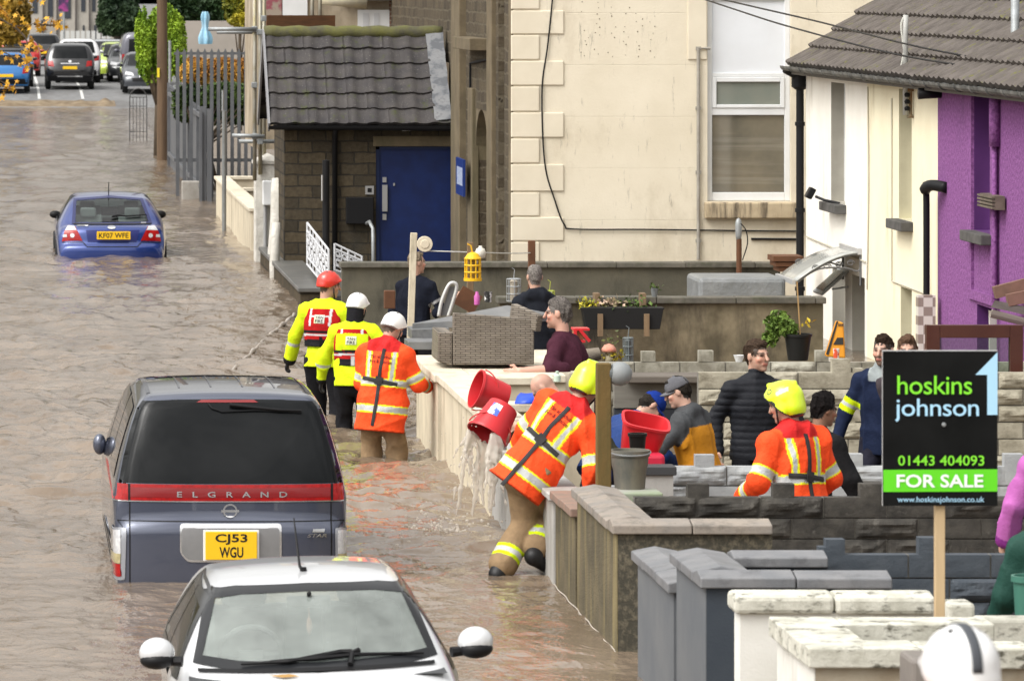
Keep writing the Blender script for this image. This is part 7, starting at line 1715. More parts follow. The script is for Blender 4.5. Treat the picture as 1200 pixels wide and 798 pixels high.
# 18 white helmeted rescuer nearest the camera: only the top of the helmet shows
YP18 = 15.4; p18 = root_at(1131, YP18, .56, 'white helmet with a dark centre strap, nearest the camera at the bottom edge')
B = Body(face=-10, k=1.15, hipz=.95, head=(0, 6))
B.body(p18, (.48,.285,.21), (.06,.04,.03)); B.garment(p18, 'jacket', plain(ORG), HIVIS, seed=181, g=.04); B.trousers(p18, plain(KHA), seed=182); hl_ = B.rescue_helmet(p18, (.80,.80,.80))
sb = MB(); A = [[B.L(w, -.008+(.127)*math.sin(a), .036+.116*math.cos(a)) for w in (-.014,-.005,.005,.014)] for a in np.linspace(-1.7, 1.2, 24)]
sb.grid(A); sb.obj('centre_strap', mat('dark_grey_strap', (.06,.065,.075), rough=.5), hl_, local=True, smooth=True).modifiers.new('t', 'SOLIDIFY').thickness = .008
# ================================================================== smaller things
WOOD = mat('weathered_wood', (.22,.15,.085), (.15,.10,.06), scale=5, rough=.85, bump=.5, bscale=20, stretch=(3,3,.4))
RUST = mat('rusty_brown_wood', (.13,.055,.025), (.09,.04,.02), scale=5, rough=.8)
CREAMWOOD = mat('cream_paint_wood', (.62,.56,.43), (.5,.44,.32), scale=5, rough=.7, dirt_or_sheen=(.2,.17,.12), dscale=6)
GREYWOOD = mat('grey_table_board', (.13,.135,.14), (.19,.19,.19), scale=3, rough=.5, bump=.2, dirt_or_sheen=(.08,.08,.08), dscale=4, dstretch=(1,1,1))
REDP = mat('red_bucket_plastic', (.56,.022,.028), (.50,.02,.026), scale=4, rough=.38, spec=.5, bump=.08, bscale=40)
GREYBK = mat('muddy_grey_plastic', (.10,.10,.088), (.15,.14,.115), scale=5, rough=.6, dirt_or_sheen=(.2,.18,.13), dscale=5)

# rattan sofa
m, nt, b = nodes('rattan'); b.inputs['Roughness'].default_value = .6
v, oc = plane_vec(nt, 'XZ'); wv = N(nt, 'ShaderNodeTexBrick'); wv.inputs['Scale'].default_value = 1; wv.inputs['Brick Width'].default_value = .095; wv.inputs['Row Height'].default_value = .021; wv.inputs['Mortar Size'].default_value = .004; wv.inputs['Mortar Smooth'].default_value = 1
wv.inputs['Color1'].default_value = (.19,.16,.13,1); wv.inputs['Color2'].default_value = (.24,.205,.165,1); wv.inputs['Mortar'].default_value = (.12,.10,.08,1); nt.links.new(v, wv.inputs[0])
c = mixc(nt, ramp(nt, noise_n(nt, 5, 4), .4, .7), wv.outputs['Color'], mixc(nt, 1, wv.outputs['Color'], (.72,.70,.66), 'MULTIPLY')); nt.links.new(c, b.inputs['Base Color'])
inv = N(nt, 'ShaderNodeMath', operation='SUBTRACT'); inv.inputs[0].default_value = 1; nt.links.new(wv.outputs['Fac'], inv.inputs[1]); bumpn(nt, b, inv.outputs[0], 1, .02); RAT = m
Ys = 47.9
so = thing('rattan_sofa', 'grey brown woven rattan sofa standing back to us on the cream wall top', 'sofa', (PX(575,Ys), Ys, PZ(428,Ys)))
mb = MB(); mb.prism([(PX(531,Ys), PZ(427.5,Ys)), (PX(626,Ys), PZ(427.5,Ys)), (PX(626,Ys), PZ(374,Ys)), (PX(531,Ys), PZ(367,Ys))], lambda u, v, d_: (u, d_, v), Ys, Ys+.09); mb.obj('back', RAT, so, bevel=.012)
mb = MB(); mb.prism([(PX(513,Ys), PZ(424,Ys)), (PX(530.5,Ys), PZ(429,Ys)), (PX(530.5,Ys), PZ(390,Ys)), (PX(514,Ys), PZ(389,Ys))], lambda u, v, d_: (u, d_, v), Ys+.02, Ys+.7); mb.obj('arm', RAT, so, bevel=.012)
mb = MB(); mb.prism([(PX(531,Ys)+.02, PZ(427,Ys)), (PX(626,Ys)-.02, PZ(427,Ys)), (PX(626,Ys)-.02, PZ(395,Ys)), (PX(531,Ys)+.02, PZ(395,Ys))], lambda u, v, d_: (u, d_, v), Ys+.092, Ys+.72); mb.obj('seat', RAT, so)
MB().beam(P(601,365,Ys+.3), P(632,379,Ys-.05), .07, .16).obj('arm', RAT, so, bevel=.01)
# grey boards leaning across the garden
Yt = 50.5
MB_ = MB(); a = [P(484,381,Yt-.3), P(531,390,Yt-.5), P(602,372,Yt), P(645,362,Yt+.9), P(594,357,Yt+1.0)]
a = [P(483,379,Yt-.2), P(600,371,Yt-.3), P(650,368,Yt+.6), P(594,357.5,Yt+.9)]
tb = MB(); tb.add(a+[p-Vector((0,0,.07)) for p in a], [(0,1,2,3),(7,6,5,4),(0,4,5,1),(1,5,6,2),(2,6,7,3),(3,7,4,0)])
tag(tb.obj('table_board', GREYWOOD, bevel=.006), 'large tilted grey board lying across the garden clutter by the sofa', 'board')
tag(MB().beam(P(480,390,Yt-.1), P(524,388.5,Yt-.1), .5, .10).obj('table_board', GREYWOOD, bevel=.006), 'short dark grey slab under the large tilted grey board', 'board')
tag(MB().beam(P(476,403,Yt-.6), P(516,403,Yt-.6), .5, .08).obj('table_board', GREYWOOD, bevel=.006), 'lowest dark grey slab next to the yellow sleeved arm', 'board')
# folding chair
Yk = 54.5
fc = thing('garden_chair', 'upturned garden chair with pale curved metal frame right of the man in the polo shirt', 'chair', (PX(525,Yk), Yk, .3))
MB().tube(spl([P(514,371,Yk), P(518,352,Yk), P(526,334,Yk), P(533,332,Yk), P(535,338,Yk), P(530,356,Yk), P(525,371,Yk)], 5), .02, 8).obj('frame', mat('pale_metal', (.50,.50,.48), rough=.4, metal=.3), fc, smooth=True)
mb = MB(); mb.add([P(516,370,Yk+.03), P(527,336,Yk+.03), P(533,336,Yk+.03), P(524,370,Yk+.03)], [(0,1,2,3)]); q = mb.obj('backrest', mat('grey_mesh', (.12,.12,.12), rough=.8), fc); q.modifiers.new('t','SOLIDIFY').thickness = .012
tag(MB().beam(P(537,345,54.9), P(560,358,54.9), .03, .22).obj('wooden_board', RUST), 'dark brown board leaning between chair and brown post', 'board')
tag(MB().beam(P(450,351,55.5), P(463,351,55.5), .1, .2).obj('planter_box', RUST, bevel=.01), 'small brown wooden box left of the man in the polo shirt', 'box')
# posts, washing line, feeders
Yq = 57.4
lp_ = thing('line_post', 'cream painted washing line post with a round white pulley', 'post', (PX(483,Yq), Yq, -.2))
mb = MB(); mb.beam((PX(480.5,Yq), Yq, PZ(374,Yq)-.3), (PX(485,Yq), Yq, PZ(273,Yq)), .075, .075, up=(0,1,0)); mb.obj('post', CREAMWOOD, lp_, bevel=.006)
mb = MB(); mb.lathe([(.09,-.02),(.09,.02)], (PX(497.5,Yq), Yq-.02, PZ(286,Yq)), 24, Matrix.Rotation(R(90),3,'X')); mb.lathe([(.05,-.03),(.05,.03)], (PX(497.5,Yq), Yq-.02, PZ(286,Yq)), 18, Matrix.Rotation(R(90),3,'X')); mb.box(PX(485,Yq), PX(497,Yq), Yq-.035, Yq-.005, PZ(289,Yq), PZ(282,Yq)); mb.obj('pulley', mat('cream_plastic', (.62,.55,.42), rough=.5), lp_, bevel=.006)
tag(MB().tube(spl([P(498,294,Yq), P(560,296,57.6), P(600,297,59.5), P(621,296.5,60.95)], 5), .007, 5).obj('washing_line', mat('line_grey', (.5,.5,.48), rough=.7)), 'thin pale washing line strung from the cream post pulley', 'line')
tag(MB().beam((PX(623,61), 61, -.3), (PX(623,61), 61, PZ(282,61)), .085, .085, up=(0,1,0)).obj('wooden_post', RUST, bevel=.006), 'rusty brown wooden post standing in front of the cream gable corner', 'post')
tag(MB().beam((PX(551,55.6), 55.6, -.3), (PX(551,55.6), 55.6, PZ(284,55.6)), .07, .07, up=(0,1,0)).obj('wooden_post', WOOD, bevel=.006), 'weathered wooden post behind the yellow bird feeder', 'post')
yf = thing('bird_feeder', 'bright yellow cage bird feeder hanging on the weathered post', 'bird feeder', (PX(554,55.3), 55.3, PZ(327,55.3)))
mb = MB(); c_ = (PX(554,55.3), 55.3); zb_, zt_ = PZ(327,55.3), PZ(303,55.3)
for k in range(10): a_ = 2*math.pi*k/10; mb.tube([(c_[0]+.085*math.cos(a_), c_[1]+.085*math.sin(a_), zb_), (c_[0]+.085*math.cos(a_), c_[1]+.085*math.sin(a_), zt_)], .008, 5)
for z in np.linspace(zb_, zt_, 4): mb.tube([(c_[0]+.085*math.cos(t), c_[1]+.085*math.sin(t), z) for t in np.linspace(0, 6.283, 17)], .011, 5)
mb.lathe([(.10,0),(.10,.03)], (c_[0], c_[1], zb_-.02), 16); mb.lathe([(.095,0),(.06,.05),(.02,.07)], (c_[0], c_[1], zt_), 16); mb.obj('cage', mat('yellow_plastic', (.72,.42,.01), rough=.45), yf)
MB().lathe([(.045,0),(.045,zt_-zb_)], (c_[0], c_[1], zb_), 12).obj('seed_tube', mat('seed', (.32,.22,.05), (.2,.13,.04), scale=40, rough=.8), yf)
MB().tube([(c_[0], c_[1], zt_+.05), (c_[0]-.02, c_[1], zt_+.14), (c_[0]-.06, c_[1], zt_+.16)], .008, 5).obj('hook', mat('yellow_plastic', (.72,.42,.01)), yf)
tag(MB().lathe([(.0,.0),(.055,.01),(.06,.07),(.045,.11),(.02,.12),(.02,.14),(.0,.14)], (PX(563,56), 56, PZ(303,56)), 14).obj('white_jug', mat('offwhite', (.6,.58,.5), rough=.6), smooth=True), 'small off white jug perched beside the yellow bird feeder', 'jug')
def cage_feeder(label, px, py0, py1, Y, r_, m_, seedm):
    r0 = thing('bird_feeder', label, 'bird feeder', (PX(px,Y), Y, PZ(py1,Y)))
    z0, z1 = PZ(py1,Y), PZ(py0,Y); mb = MB()
    for k in range(8): a_ = 2*math.pi*k/8; mb.tube([(PX(px,Y)+r_*math.cos(a_), Y+r_*math.sin(a_), z0), (PX(px,Y)+r_*math.cos(a_), Y+r_*math.sin(a_), z1)], .004, 4)
    for z in np.linspace(z0, z1, 4): mb.tube([(PX(px,Y)+r_*math.cos(t), Y+r_*math.sin(t), z) for t in np.linspace(0, 6.283, 13)], .006, 4)
    mb.tube([(PX(px,Y), Y, z1), (PX(px,Y)+.01, Y, z1+.1), (PX(px,Y)-.02, Y, z1+.12)], .005, 4); mb.obj('cage', m_, r0)
    MB().lathe([(.0,0),(r_*.5,.01),(r_*.5,(z1-z0)*.85),(r_*.6,(z1-z0)*.88),(.02,(z1-z0))], (PX(px,Y), Y, z0), 12).obj('seed_tube', seedm, r0, smooth=True, angle=40)
cage_feeder('grey wire bird feeder hanging against the dark stained wall', 602, 327, 353, 54.5, .075, GALV, mat('seed_grey', (.35,.31,.25), rough=.8))
cage_feeder('tall grey mesh bird feeder standing below the rust stained wall', 736, 396, 426, 50.2, .05, mat('feeder_grey', (.14,.16,.16), rough=.5), mat('feeder_grey', (.14,.16,.16)))
cage_feeder('small green topped lantern beside the dark hooded man', 644, 341, 356, 54.3, .055, mat('lime_wire', (.30,.34,.05), rough=.5), mat('pale_glassy', (.4,.42,.3), rough=.3))
tag(MB().lathe([(0,0),(.03,0),(.033,.09),(.02,.11),(.014,.14),(0,.14)], (PX(559,54.2), 54.2, PZ(357,54.2)), 12).obj('pink_bottle', mat('pink_plastic', (.45,.10,.32), rough=.4), smooth=True, angle=40), 'small pink bottle on the grey board beside the brown post', 'bottle')
tag(MB().lathe([(0,0),(.035,0),(.045,.11),(.04,.11),(.032,.02),(0,.02)], (PX(572,54.0), 54.0, PZ(354,54.0)), 12).obj('cup', mat('dark_white_cup', (.03,.03,.03), (.7,.7,.7), scale=14, lo=.55, hi=.6, rough=.4), smooth=True, angle=40), 'small black and white cup near the grey wire bird feeder', 'cup')
# black trough planter on brackets with plants
Yw2 = 56.72
tp_ = thing('trough_planter', 'long black trough planter on wooden brackets against the rust stained wall', 'planter', (PX(727,Yw2), Yw2, PZ(384,Yw2)))
mb = MB(); x0, x1, z0, z1 = PX(680,Yw2), PX(774,Yw2), PZ(384,Yw2), PZ(359,Yw2)
mb.prism([(x0+.04,z0),(x1-.04,z0),(x1,z1-.02),(x1+.01,z1-.02),(x1+.01,z1),(x0-.01,z1),(x0-.01,z1-.02),(x0,z1-.02)], lambda u, v, d_: (u, d_, v), Yw2-.26, Yw2-.02); mb.obj('trough', mat('black_trough', (.016,.016,.016), rough=.5, spec=.2), tp_, bevel=.01)
for x in (700, 754):
    MB().box(PX(x-3,Yw2), PX(x+3,Yw2), Yw2-.30, Yw2-.262, PZ(392,Yw2), PZ(366,Yw2)).obj('front_batten', WOOD, tp_); MB().box(PX(x-3,Yw2), PX(x+3,Yw2), Yw2-.02, Yw2+.20, PZ(360,Yw2), PZ(344,Yw2)).obj('bracket', WOOD, tp_)
def tuft(parent, px, py, Y, n, r_, size, c1, c2, name='plant'):
    p = np.array(P(px, py, Y))+rng.normal(size=(n, 3))*np.array((r_, r_*.6, r_*.55)); return leaf_mesh(p, size, .4, name, LEAF, parent, cols=leaf_cols(n, c1, c2))
tuft(tp_, 690, 356, Yw2-.14, 70, .07, .03, (.10,.14,.02), (.55,.45,.03)); tuft(tp_, 714, 355, Yw2-.14, 70, .07, .032, (.12,.15,.04), (.55,.38,.30)); tuft(tp_, 745, 357, Yw2-.14, 80, .10, .03, (.03,.06,.015), (.10,.16,.03))
pt = thing('plant_pot', 'small grey pot with green sprouts on the wall coping above the trough', 'pot', (PX(767,56.9), 56.9, PZ(350,56.9)))
MB().lathe([(.03,0),(.045,.10),(.04,.10)], (PX(767,57.0), 57.0, .877), 12).obj('pot', mat('grey_pot', (.15,.16,.16), rough=.6), pt); tuft(pt, 767, 337, 57.0, 24, .035, .03, (.05,.08,.02), (.12,.18,.04))
# grey tarpaulin cover between the walls, PIR lamp on a stake
Yg = 60.5
gc = thing('covered_table', 'low garden table under a shiny grey fitted cover between the two stained walls', 'cover', (PX(868,Yg), Yg, .2))
A = []; x0, x1 = PX(819,Yg), PX(921,Yg); zt_ = PZ(326,Yg)
mb = MB(); mb.box(x0, x1, Yg, Yg+1.1, -.3, zt_); q = mb.obj('cover', mat('grey_tarp', (.16,.17,.175), (.22,.23,.235), scale=2.5, rough=.4, bump=.5, bscale=7, bdist=.05), gc, bevel=.05)
pr = thing('pir_lamp', 'grey security lamp head on a short brown stake above the grey cover', 'lamp', (PX(865.5,64.5), 64.5, .4))
MB().tube([(PX(866,64.5), 64.5, .2), (PX(866,64.5), 64.5, PZ(280,64.5))], .035, 8).obj('stake', RUST, pr); MB().lathe([(.03,0),(.04,.05),(.045,.20),(.03,.26),(0,.28)], (PX(865.5,64.5), 64.5, PZ(281,64.5)), 12).obj('head', GALV, pr, smooth=True); MB().tube(spl([P(868,262,64.4), P(874,270,64.4), P(876,285,64.4), P(870,305,64.4)], 5), .008, 5).obj('cable', BLACKP, pr)
MB_ = MB(); 
for i, (xa, xb, y0_, y1_) in enumerate(((905,940,306,300),(908,936,312,307),(912,942,318,313))): MB_.box(PX(xa,62.8), PX(xb,62.8), 62.7+.02*i, 63.2, PZ(y0_,62.8)-.001*i, PZ(y1_,62.8))
tag(MB_.obj('plank_stack', RUST), 'short stack of dark brown planks at the foot of the black downpipe', 'planks')
# ornaments on the weathered block wall
Yo = 49.2
cr = thing('red_crate', 'bright red plastic crate behind the man in the maroon t-shirt', 'crate', (PX(682,Yo), Yo, PZ(401,Yo)))
mb = MB(); mb.box(PX(672,Yo), PX(691,Yo), Yo, Yo+.22, PZ(387.5,Yo), PZ(385,Yo)); mb.beam(P(680,387,Yo), P(691,400,Yo), .03, .03); mb.beam(P(674,387,Yo), P(674,401,Yo), .03,.03); mb.box(PX(672,Yo), PX(686,Yo), Yo, Yo+.2, PZ(401.5,Yo), PZ(398.5,Yo)); mb.obj('frame', REDP, cr)
MB().box(PX(673,Yo), PX(684,Yo), Yo+.03, Yo+.18, PZ(398,Yo), PZ(388,Yo)).obj('back_panel', mat('orange_brown', (.3,.12,.05), rough=.6), cr)
lg = thing('log', 'short grey weathered log lying on the block wall behind the maroon t-shirt', 'log', (PX(688,Yo), Yo, PZ(420,Yo)))
MB().tube([P(674,419,Yo), P(690,417,Yo), P(703,414,Yo)], [.065,.075,.06], 10).obj('trunk', mat('log_bark', (.22,.19,.15), (.12,.10,.08), scale=6, rough=.95, bump=.8, stretch=(.4,2,2)), lg, smooth=True, angle=40)
mo = thing('mushroom_ornament', 'toadstool garden ornament with coral cap beside the log', 'ornament', (PX(714,Yo), Yo, PZ(425,Yo)))
MB().lathe([(.055,0),(.035,.05),(.04,.10)], (PX(714,Yo), Yo, PZ(424,Yo)), 12).obj('stem', mat('ornament_cream', (.5,.44,.3), rough=.7), mo, smooth=True); MB().lathe([(.0,-.01),(.075,.0),(.07,.03),(.045,.065),(0,.08)], (PX(713.5,Yo), Yo, PZ(412,Yo)), 14).obj('cap', mat('coral', (.62,.20,.13), (.55,.3,.22), scale=20, rough=.6), mo, smooth=True)
yp_ = thing('yellow_plant', 'wispy plant with yellow flowers between toadstool and mesh feeder', 'plant', (PX(720,Yo), Yo, PZ(426,Yo)))
MB().tube([P(720,428,Yo), P(719,410,Yo), P(716,392,Yo)], [.01,.007,.004], 5).obj('stem', BARK, yp_); tuft(yp_, 719, 416, Yo, 50, .05, .03, (.15,.14,.02), (.55,.42,.03)); tuft(yp_, 716, 398, Yo, 22, .05, .022, (.05,.07,.02), (.12,.12,.03))
tag(MB().lathe([(.03,0),(.055,.065),(.05,.065),(.03,.01)], (PX(866,48.75), 48.75, PZ(424,48.75)), 14).obj('white_tub', WHITEP, smooth=True, angle=40), 'small white plastic tub on the weathered block wall', 'tub')
# potted plant and orange sack near the white house
Yp_ = 47.6
po = thing('potted_plant', 'black flower pot with bushy green plant and cane by the block wall', 'pot plant', (PX(935,Yp_), Yp_, PZ(422,Yp_)))
MB().lathe([(0,0),(.095,0),(.125,.225),(.135,.225),(.135,.25),(.118,.25),(.11,.18),(0,.18)], (PX(935,Yp_), Yp_, PZ(422,Yp_)), 20).obj('pot', mat('black_pot', (.015,.015,.014), rough=.45, spec=.2), po, smooth=True, angle=35)
pts_ = blob_points(800, [E(912,380,Yp_,17,15,14), E(903,395,Yp_,9,12,8), E(925,385,Yp_,10,10,8)], .5); leaf_mesh(pts_, .034, .4, 'foliage', LEAF, po, cols=leaf_cols(len(pts_), (.05,.09,.015), (.18,.28,.05)))
mb = MB(); 
for q in ((905,372),(918,366),(900,392),(926,378)): mb.tube(spl([P(933,396,Yp_), P((933+q[0])/2, (392+q[1])/2-4, Yp_), P(*q, Yp_)], 4), .007, 5)
mb.tube([P(938,396,Yp_), P(934,330,Yp_)], .007, 5); mb.obj('stems', mat('cane', (.35,.22,.09), rough=.7), po); tuft(po, 946, 378, Yp_, 8, .03, .04, (.5,.38,.03), (.6,.45,.05), 'yellow_leaf')
Yo2 = 47.4
ob = thing('orange_sack', 'orange and black printed sack leaning by the doorway of the white house', 'sack', (PX(980,Yo2), Yo2, PZ(421,Yo2)))
mb = MB(); mb.prism([(PX(968,Yo2),PZ(418,Yo2)),(PX(991,Yo2),PZ(420,Yo2)),(PX(990.5,Yo2),PZ(379,Yo2)),(PX(983,Yo2),PZ(377,Yo2))], lambda u, v, d_: (u, d_+.25*(v-PZ(420,Yo2)), v), Yo2, Yo2+.12); mb.obj('sack', mat('orange_sack', (.62,.26,.012), (.55,.21,.01), scale=6, rough=.5), ob, bevel=.015)
mb = MB(); 
for x0_, x1_ in ((984,985.3),(986.3,987.6),(988.4,989.7)): mb.prism([(PX(x0_,Yo2),PZ(383,Yo2)),(PX(x1_,Yo2),PZ(383,Yo2)),(PX(x1_,Yo2),PZ(380,Yo2)),(PX(x0_,Yo2),PZ(380,Yo2))], lambda u, v, d_: (u, d_+.25*(v-PZ(420,Yo2)), v), Yo2-.006, Yo2-.003)
mb.prism([(PX(977,Yo2),PZ(404,Yo2)),(PX(989,Yo2),PZ(404,Yo2)),(PX(989,Yo2),PZ(396,Yo2)),(PX(982,Yo2),PZ(396,Yo2))], lambda u, v, d_: (u, d_+.25*(v-PZ(420,Yo2)), v), Yo2-.006, Yo2-.003)
mb.prism([(PX(968,Yo2),PZ(415,Yo2)),(PX(971,Yo2),PZ(416,Yo2)),(PX(984,Yo2),PZ(377,Yo2)),(PX(982,Yo2),PZ(377,Yo2))], lambda u, v, d_: (u, d_+.25*(v-PZ(420,Yo2)), v), Yo2-.006, Yo2-.003); mb.obj('print', mat('sack_print', (.02,.018,.015), rough=.6), ob)
MB().lathe([(0,0),(.025,0),(.03,.1),(0,.1)], (PX(980,Yo2-.12), Yo2-.12, PZ(421,Yo2-.12)), 10).obj('paper_cup', mat('cup_mix', (.6,.08,.03), (.7,.68,.62), scale=12, lo=.45, hi=.5, rough=.6), ob)
# timber deck edge behind the stooping people
dk = thing('timber_bench', 'long dark weathered timber bench behind the people in caps', 'bench', (5.7, 46.2, 0))
MB().box(PX(736,45.6), PX(866,45.6), 45.6, 46.1, PZ(449,45.6), PZ(441,45.6)).obj('seat', mat('dark_deck', (.10,.085,.07), (.15,.13,.11), scale=5, rough=.8, stretch=(.3,1,3)), dk, bevel=.01); MB().box(PX(720,45.8), PX(818,45.8), 45.8, 45.9, PZ(478,45.8), PZ(449.5,45.8)).obj('front_board', mat('grey_deck', (.20,.19,.165), (.13,.12,.105), scale=4, rough=.85, stretch=(.3,1,3)), dk); MB().box(PX(720,45.82), PX(818,45.82), 45.82, 45.9, PZ(520,45.8), PZ(479,45.8)).obj('lower_board', mat('blue_black_board', (.03,.035,.045), rough=.6), dk)
sb_ = thing('stone_slab', 'dark slab on a pale grey block behind the grey bucket', 'slab', (PX(775,39.2), 39.2, 0))
MB().box(PX(754,39.2), PX(793,39.2), 39.2, 39.45, PZ(557,39.2), PZ(547,39.2)).obj('slab', mat('dark_slab', (.05,.052,.055), rough=.6), sb_, bevel=.006); MB().box(PX(754,39.22), PX(789,39.22), 39.22, 39.45, -.6, PZ(557.2,39.2)).obj('block', PALEGREY, sb_)

# buckets being emptied
def bucket(root, mtx, r0, r1, h_, m_, rim=True, handle=True):
    mb = MB(); mb.lathe([(0,0),(r0,0),(r0*1.01,.005),(r1,h_),(r1+.012,h_),(r1+.012,h_-.02),(r1+.004,h_-.022)], (0,0,0), 32, None, False, False); mb.lathe([(r1-.002,h_-.001),(r0-.004,.012),(0,.012)], (0,0,0), 32, None, False, False)
    for i, q in enumerate(mb.v): mb.v[i] = tuple(mtx @ Vector(q))
    mb.obj('shell', m_, root, smooth=True, angle=40)
    if handle:
        mb = MB(); mb.tube([mtx @ Vector(((r1+.02)*math.cos(t), -.02-(r1*.75)*math.sin(t)*0-.10*math.sin(t), h_-.02-.14*math.sin(t))) for t in np.linspace(0, math.pi, 15)], .006, 6); mb.obj('handle', mat('handle_red', (.5,.03,.03), rough=.5), root)
def frame(loc, zdir, roll=0):
    z = Vector(zdir).normalized(); x = Vector((0,1,0)).cross(z)
    if x.length < .1: x = Vector((1,0,0))
    x.normalize(); y = z.cross(x); return Matrix.Translation(Vector(loc)) @ Matrix((x, y, z)).transposed().to_4x4() @ Matrix.Rotation(roll, 4, 'Z')
Yb1 = 41.0; loc = P(590, 477, Yb1)
bk = thing('red_bucket', 'lower red bucket tipped over the wall and pouring water, with a small sticker', 'bucket', loc, 'red buckets')
mx = frame(loc, Vector((-.42,-.30,-.62))); bucket(bk, mx, .125, .165, .29, REDP)
mx_st = mx
mb = MB(); A = []
for a in np.linspace(2.6, 3.5, 8): A.append([mx @ Vector(((.125+.04*t+.004)*math.cos(a), (.125+.04*t+.004)*math.sin(a), .29*t)) for t in (.12,.25,.38,.48)])
# the sticker sits on the side of the bucket that faces the camera
best = max(np.linspace(0, 6.28, 60), key=lambda a: (mx.to_3x3() @ Vector((math.cos(a), math.sin(a), 0))).dot(Vector((-.45,-1,.3))))
A = [[mx @ Vector(((.127+.04*t)*math.cos(a), (.127+.04*t)*math.sin(a), .29*t)) for t in (.15,.28,.42,.54)] for a in np.linspace(best-.32, best+.32, 8)]
mb.grid(A); mb.obj('sticker', mat('bucket_sticker', (.75,.75,.74), (.08,.14,.5), scale=16, lo=.48, hi=.54, rough=.4), bk, smooth=True)
loc2 = P(588, 466, 42.2)
bk2 = thing('red_bucket', 'upper red bucket tilted behind the pouring one', 'bucket', loc2, 'red buckets'); bucket(bk2, frame(P(592, 467, 42.2), Vector((-.80,-.15,-.02+.30))), .12, .155, .27, REDP)
# poured water and splash
m, nt, b = nodes('falling_water'); b.inputs['Base Color'].default_value = (.74,.68,.60,1); b.inputs['Roughness'].default_value = .12; b.inputs['IOR'].default_value = 1.33; b.inputs['Transmission Weight'].default_value = .35; b.inputs['Alpha'].default_value = .60; FALLW = m
sp = MB(); rs = random.Random(5); mouth = mx @ Vector((0,0,.28))
WF = Field(.011, .028)
for k in range(62):
    a = rs.uniform(0, 6.28); p = mx @ Vector((.14*math.cos(a), .14*math.sin(a), .285))
    if p.z > mouth.z+.05: continue
    vx, vy, vz = rs.gauss(-.36,.24), rs.gauss(-.35,.22), rs.gauss(-.7,.3); T_ = (vz+math.sqrt(max(0, vz*vz+2*9.8*p.z)))/9.8
    big = k < 34; t0, t1 = (rs.uniform(0, .12), rs.uniform(.45, 1.0)) if big else sorted((rs.uniform(0, .6), rs.uniform(.4, 1.0)))
    L_ = [(p.x+vx*t+.012*math.sin(t*30+k), p.y+vy*t, max(.0, p.z+vz*t-4.9*t*t)) for t in np.linspace(t0*T_, t1*T_, 8)]
    r_ = rs.uniform(.012, .024) if big else rs.uniform(.005, .010); WF.chain(L_, [r_*(1-.65*i/7) for i in range(8)])
for k in range(60):
    a = rs.uniform(0, 6.28); q = abs(rs.gauss(0,.22)); WF.cap((mouth.x-.36+q*math.cos(a), mouth.y-.35+q*1.6*math.sin(a), -.02), (mouth.x-.36+q*1.2*math.cos(a), mouth.y-.35+q*2*math.sin(a), rs.uniform(.01,.09)*math.exp(-q*3)), rs.uniform(.012,.03), .006)
WF.noise = folds(.007, 40, 3, (1,1,.35)); V_, Q_ = WF.mesh(); sp.add(V_.tolist(), Q_.tolist())
for k in range(110):
    t = rs.random(); c_ = Vector((mouth.x-.15-.45*t+rs.gauss(0,.20), mouth.y-.25+rs.gauss(0,.25), max(.01, mouth.z*(1-t*1.1)+rs.gauss(0,.10)))); ellipsoid(sp, c_, [rs.uniform(.002,.007)]*3, 6)
for k in range(120):
    a = rs.uniform(0, 6.28); q = abs(rs.gauss(0,.32)); c_ = Vector((mouth.x-.40+q*math.cos(a), mouth.y-.35+q*math.sin(a)*1.6, abs(rs.gauss(0,.06)))); ellipsoid(sp, c_, (rs.uniform(.006,.018), rs.uniform(.006,.018), rs.uniform(.004,.016)), 6)
tag(sp.obj('splash', FALLW, smooth=True), 'water pouring from the tipped red bucket into the flood', 'splash', kind='stuff')
# blue dustpan
Yd = 42.9
dp_ = thing('dustpan', 'bright blue plastic dustpan lying inside the cream wall corner', 'dustpan', P(618, 470, Yd))
mb = MB(); A = [[P(603,472,Yd), P(612,472,Yd-.1), P(622,472,Yd-.1), P(628,471.5,Yd)], [P(606,464,Yd+.1), P(613,466,Yd+.06), P(624,465,Yd+.06), P(632,462,Yd+.1)], [P(610,460,Yd+.15), P(617,461,Yd+.12), P(626,460,Yd+.12), P(634,458.5,Yd+.15)]]
mb.grid(A); q = mb.obj('pan', mat('blue_plastic', (.02,.07,.55), rough=.35), dp_, smooth=True); q.modifiers.new('t','SOLIDIFY').thickness = .012; MB().tube([P(631,460,Yd+.12), P(639,457,Yd+.15)], .014, 8).obj('handle', mat('blue_plastic', (.02,.07,.55)), dp_)
tag(MB().lathe([(0,0),(.03,0),(.03,.05),(.012,.065),(.016,.085),(0,.09)], (PX(653,42.4), 42.4, PZ(447,42.4)), 12).obj('soap_bottle', mat('pale_mint', (.5,.6,.5), rough=.35), smooth=True, angle=40), 'pale mint bottle top showing above the bald head', 'bottle')
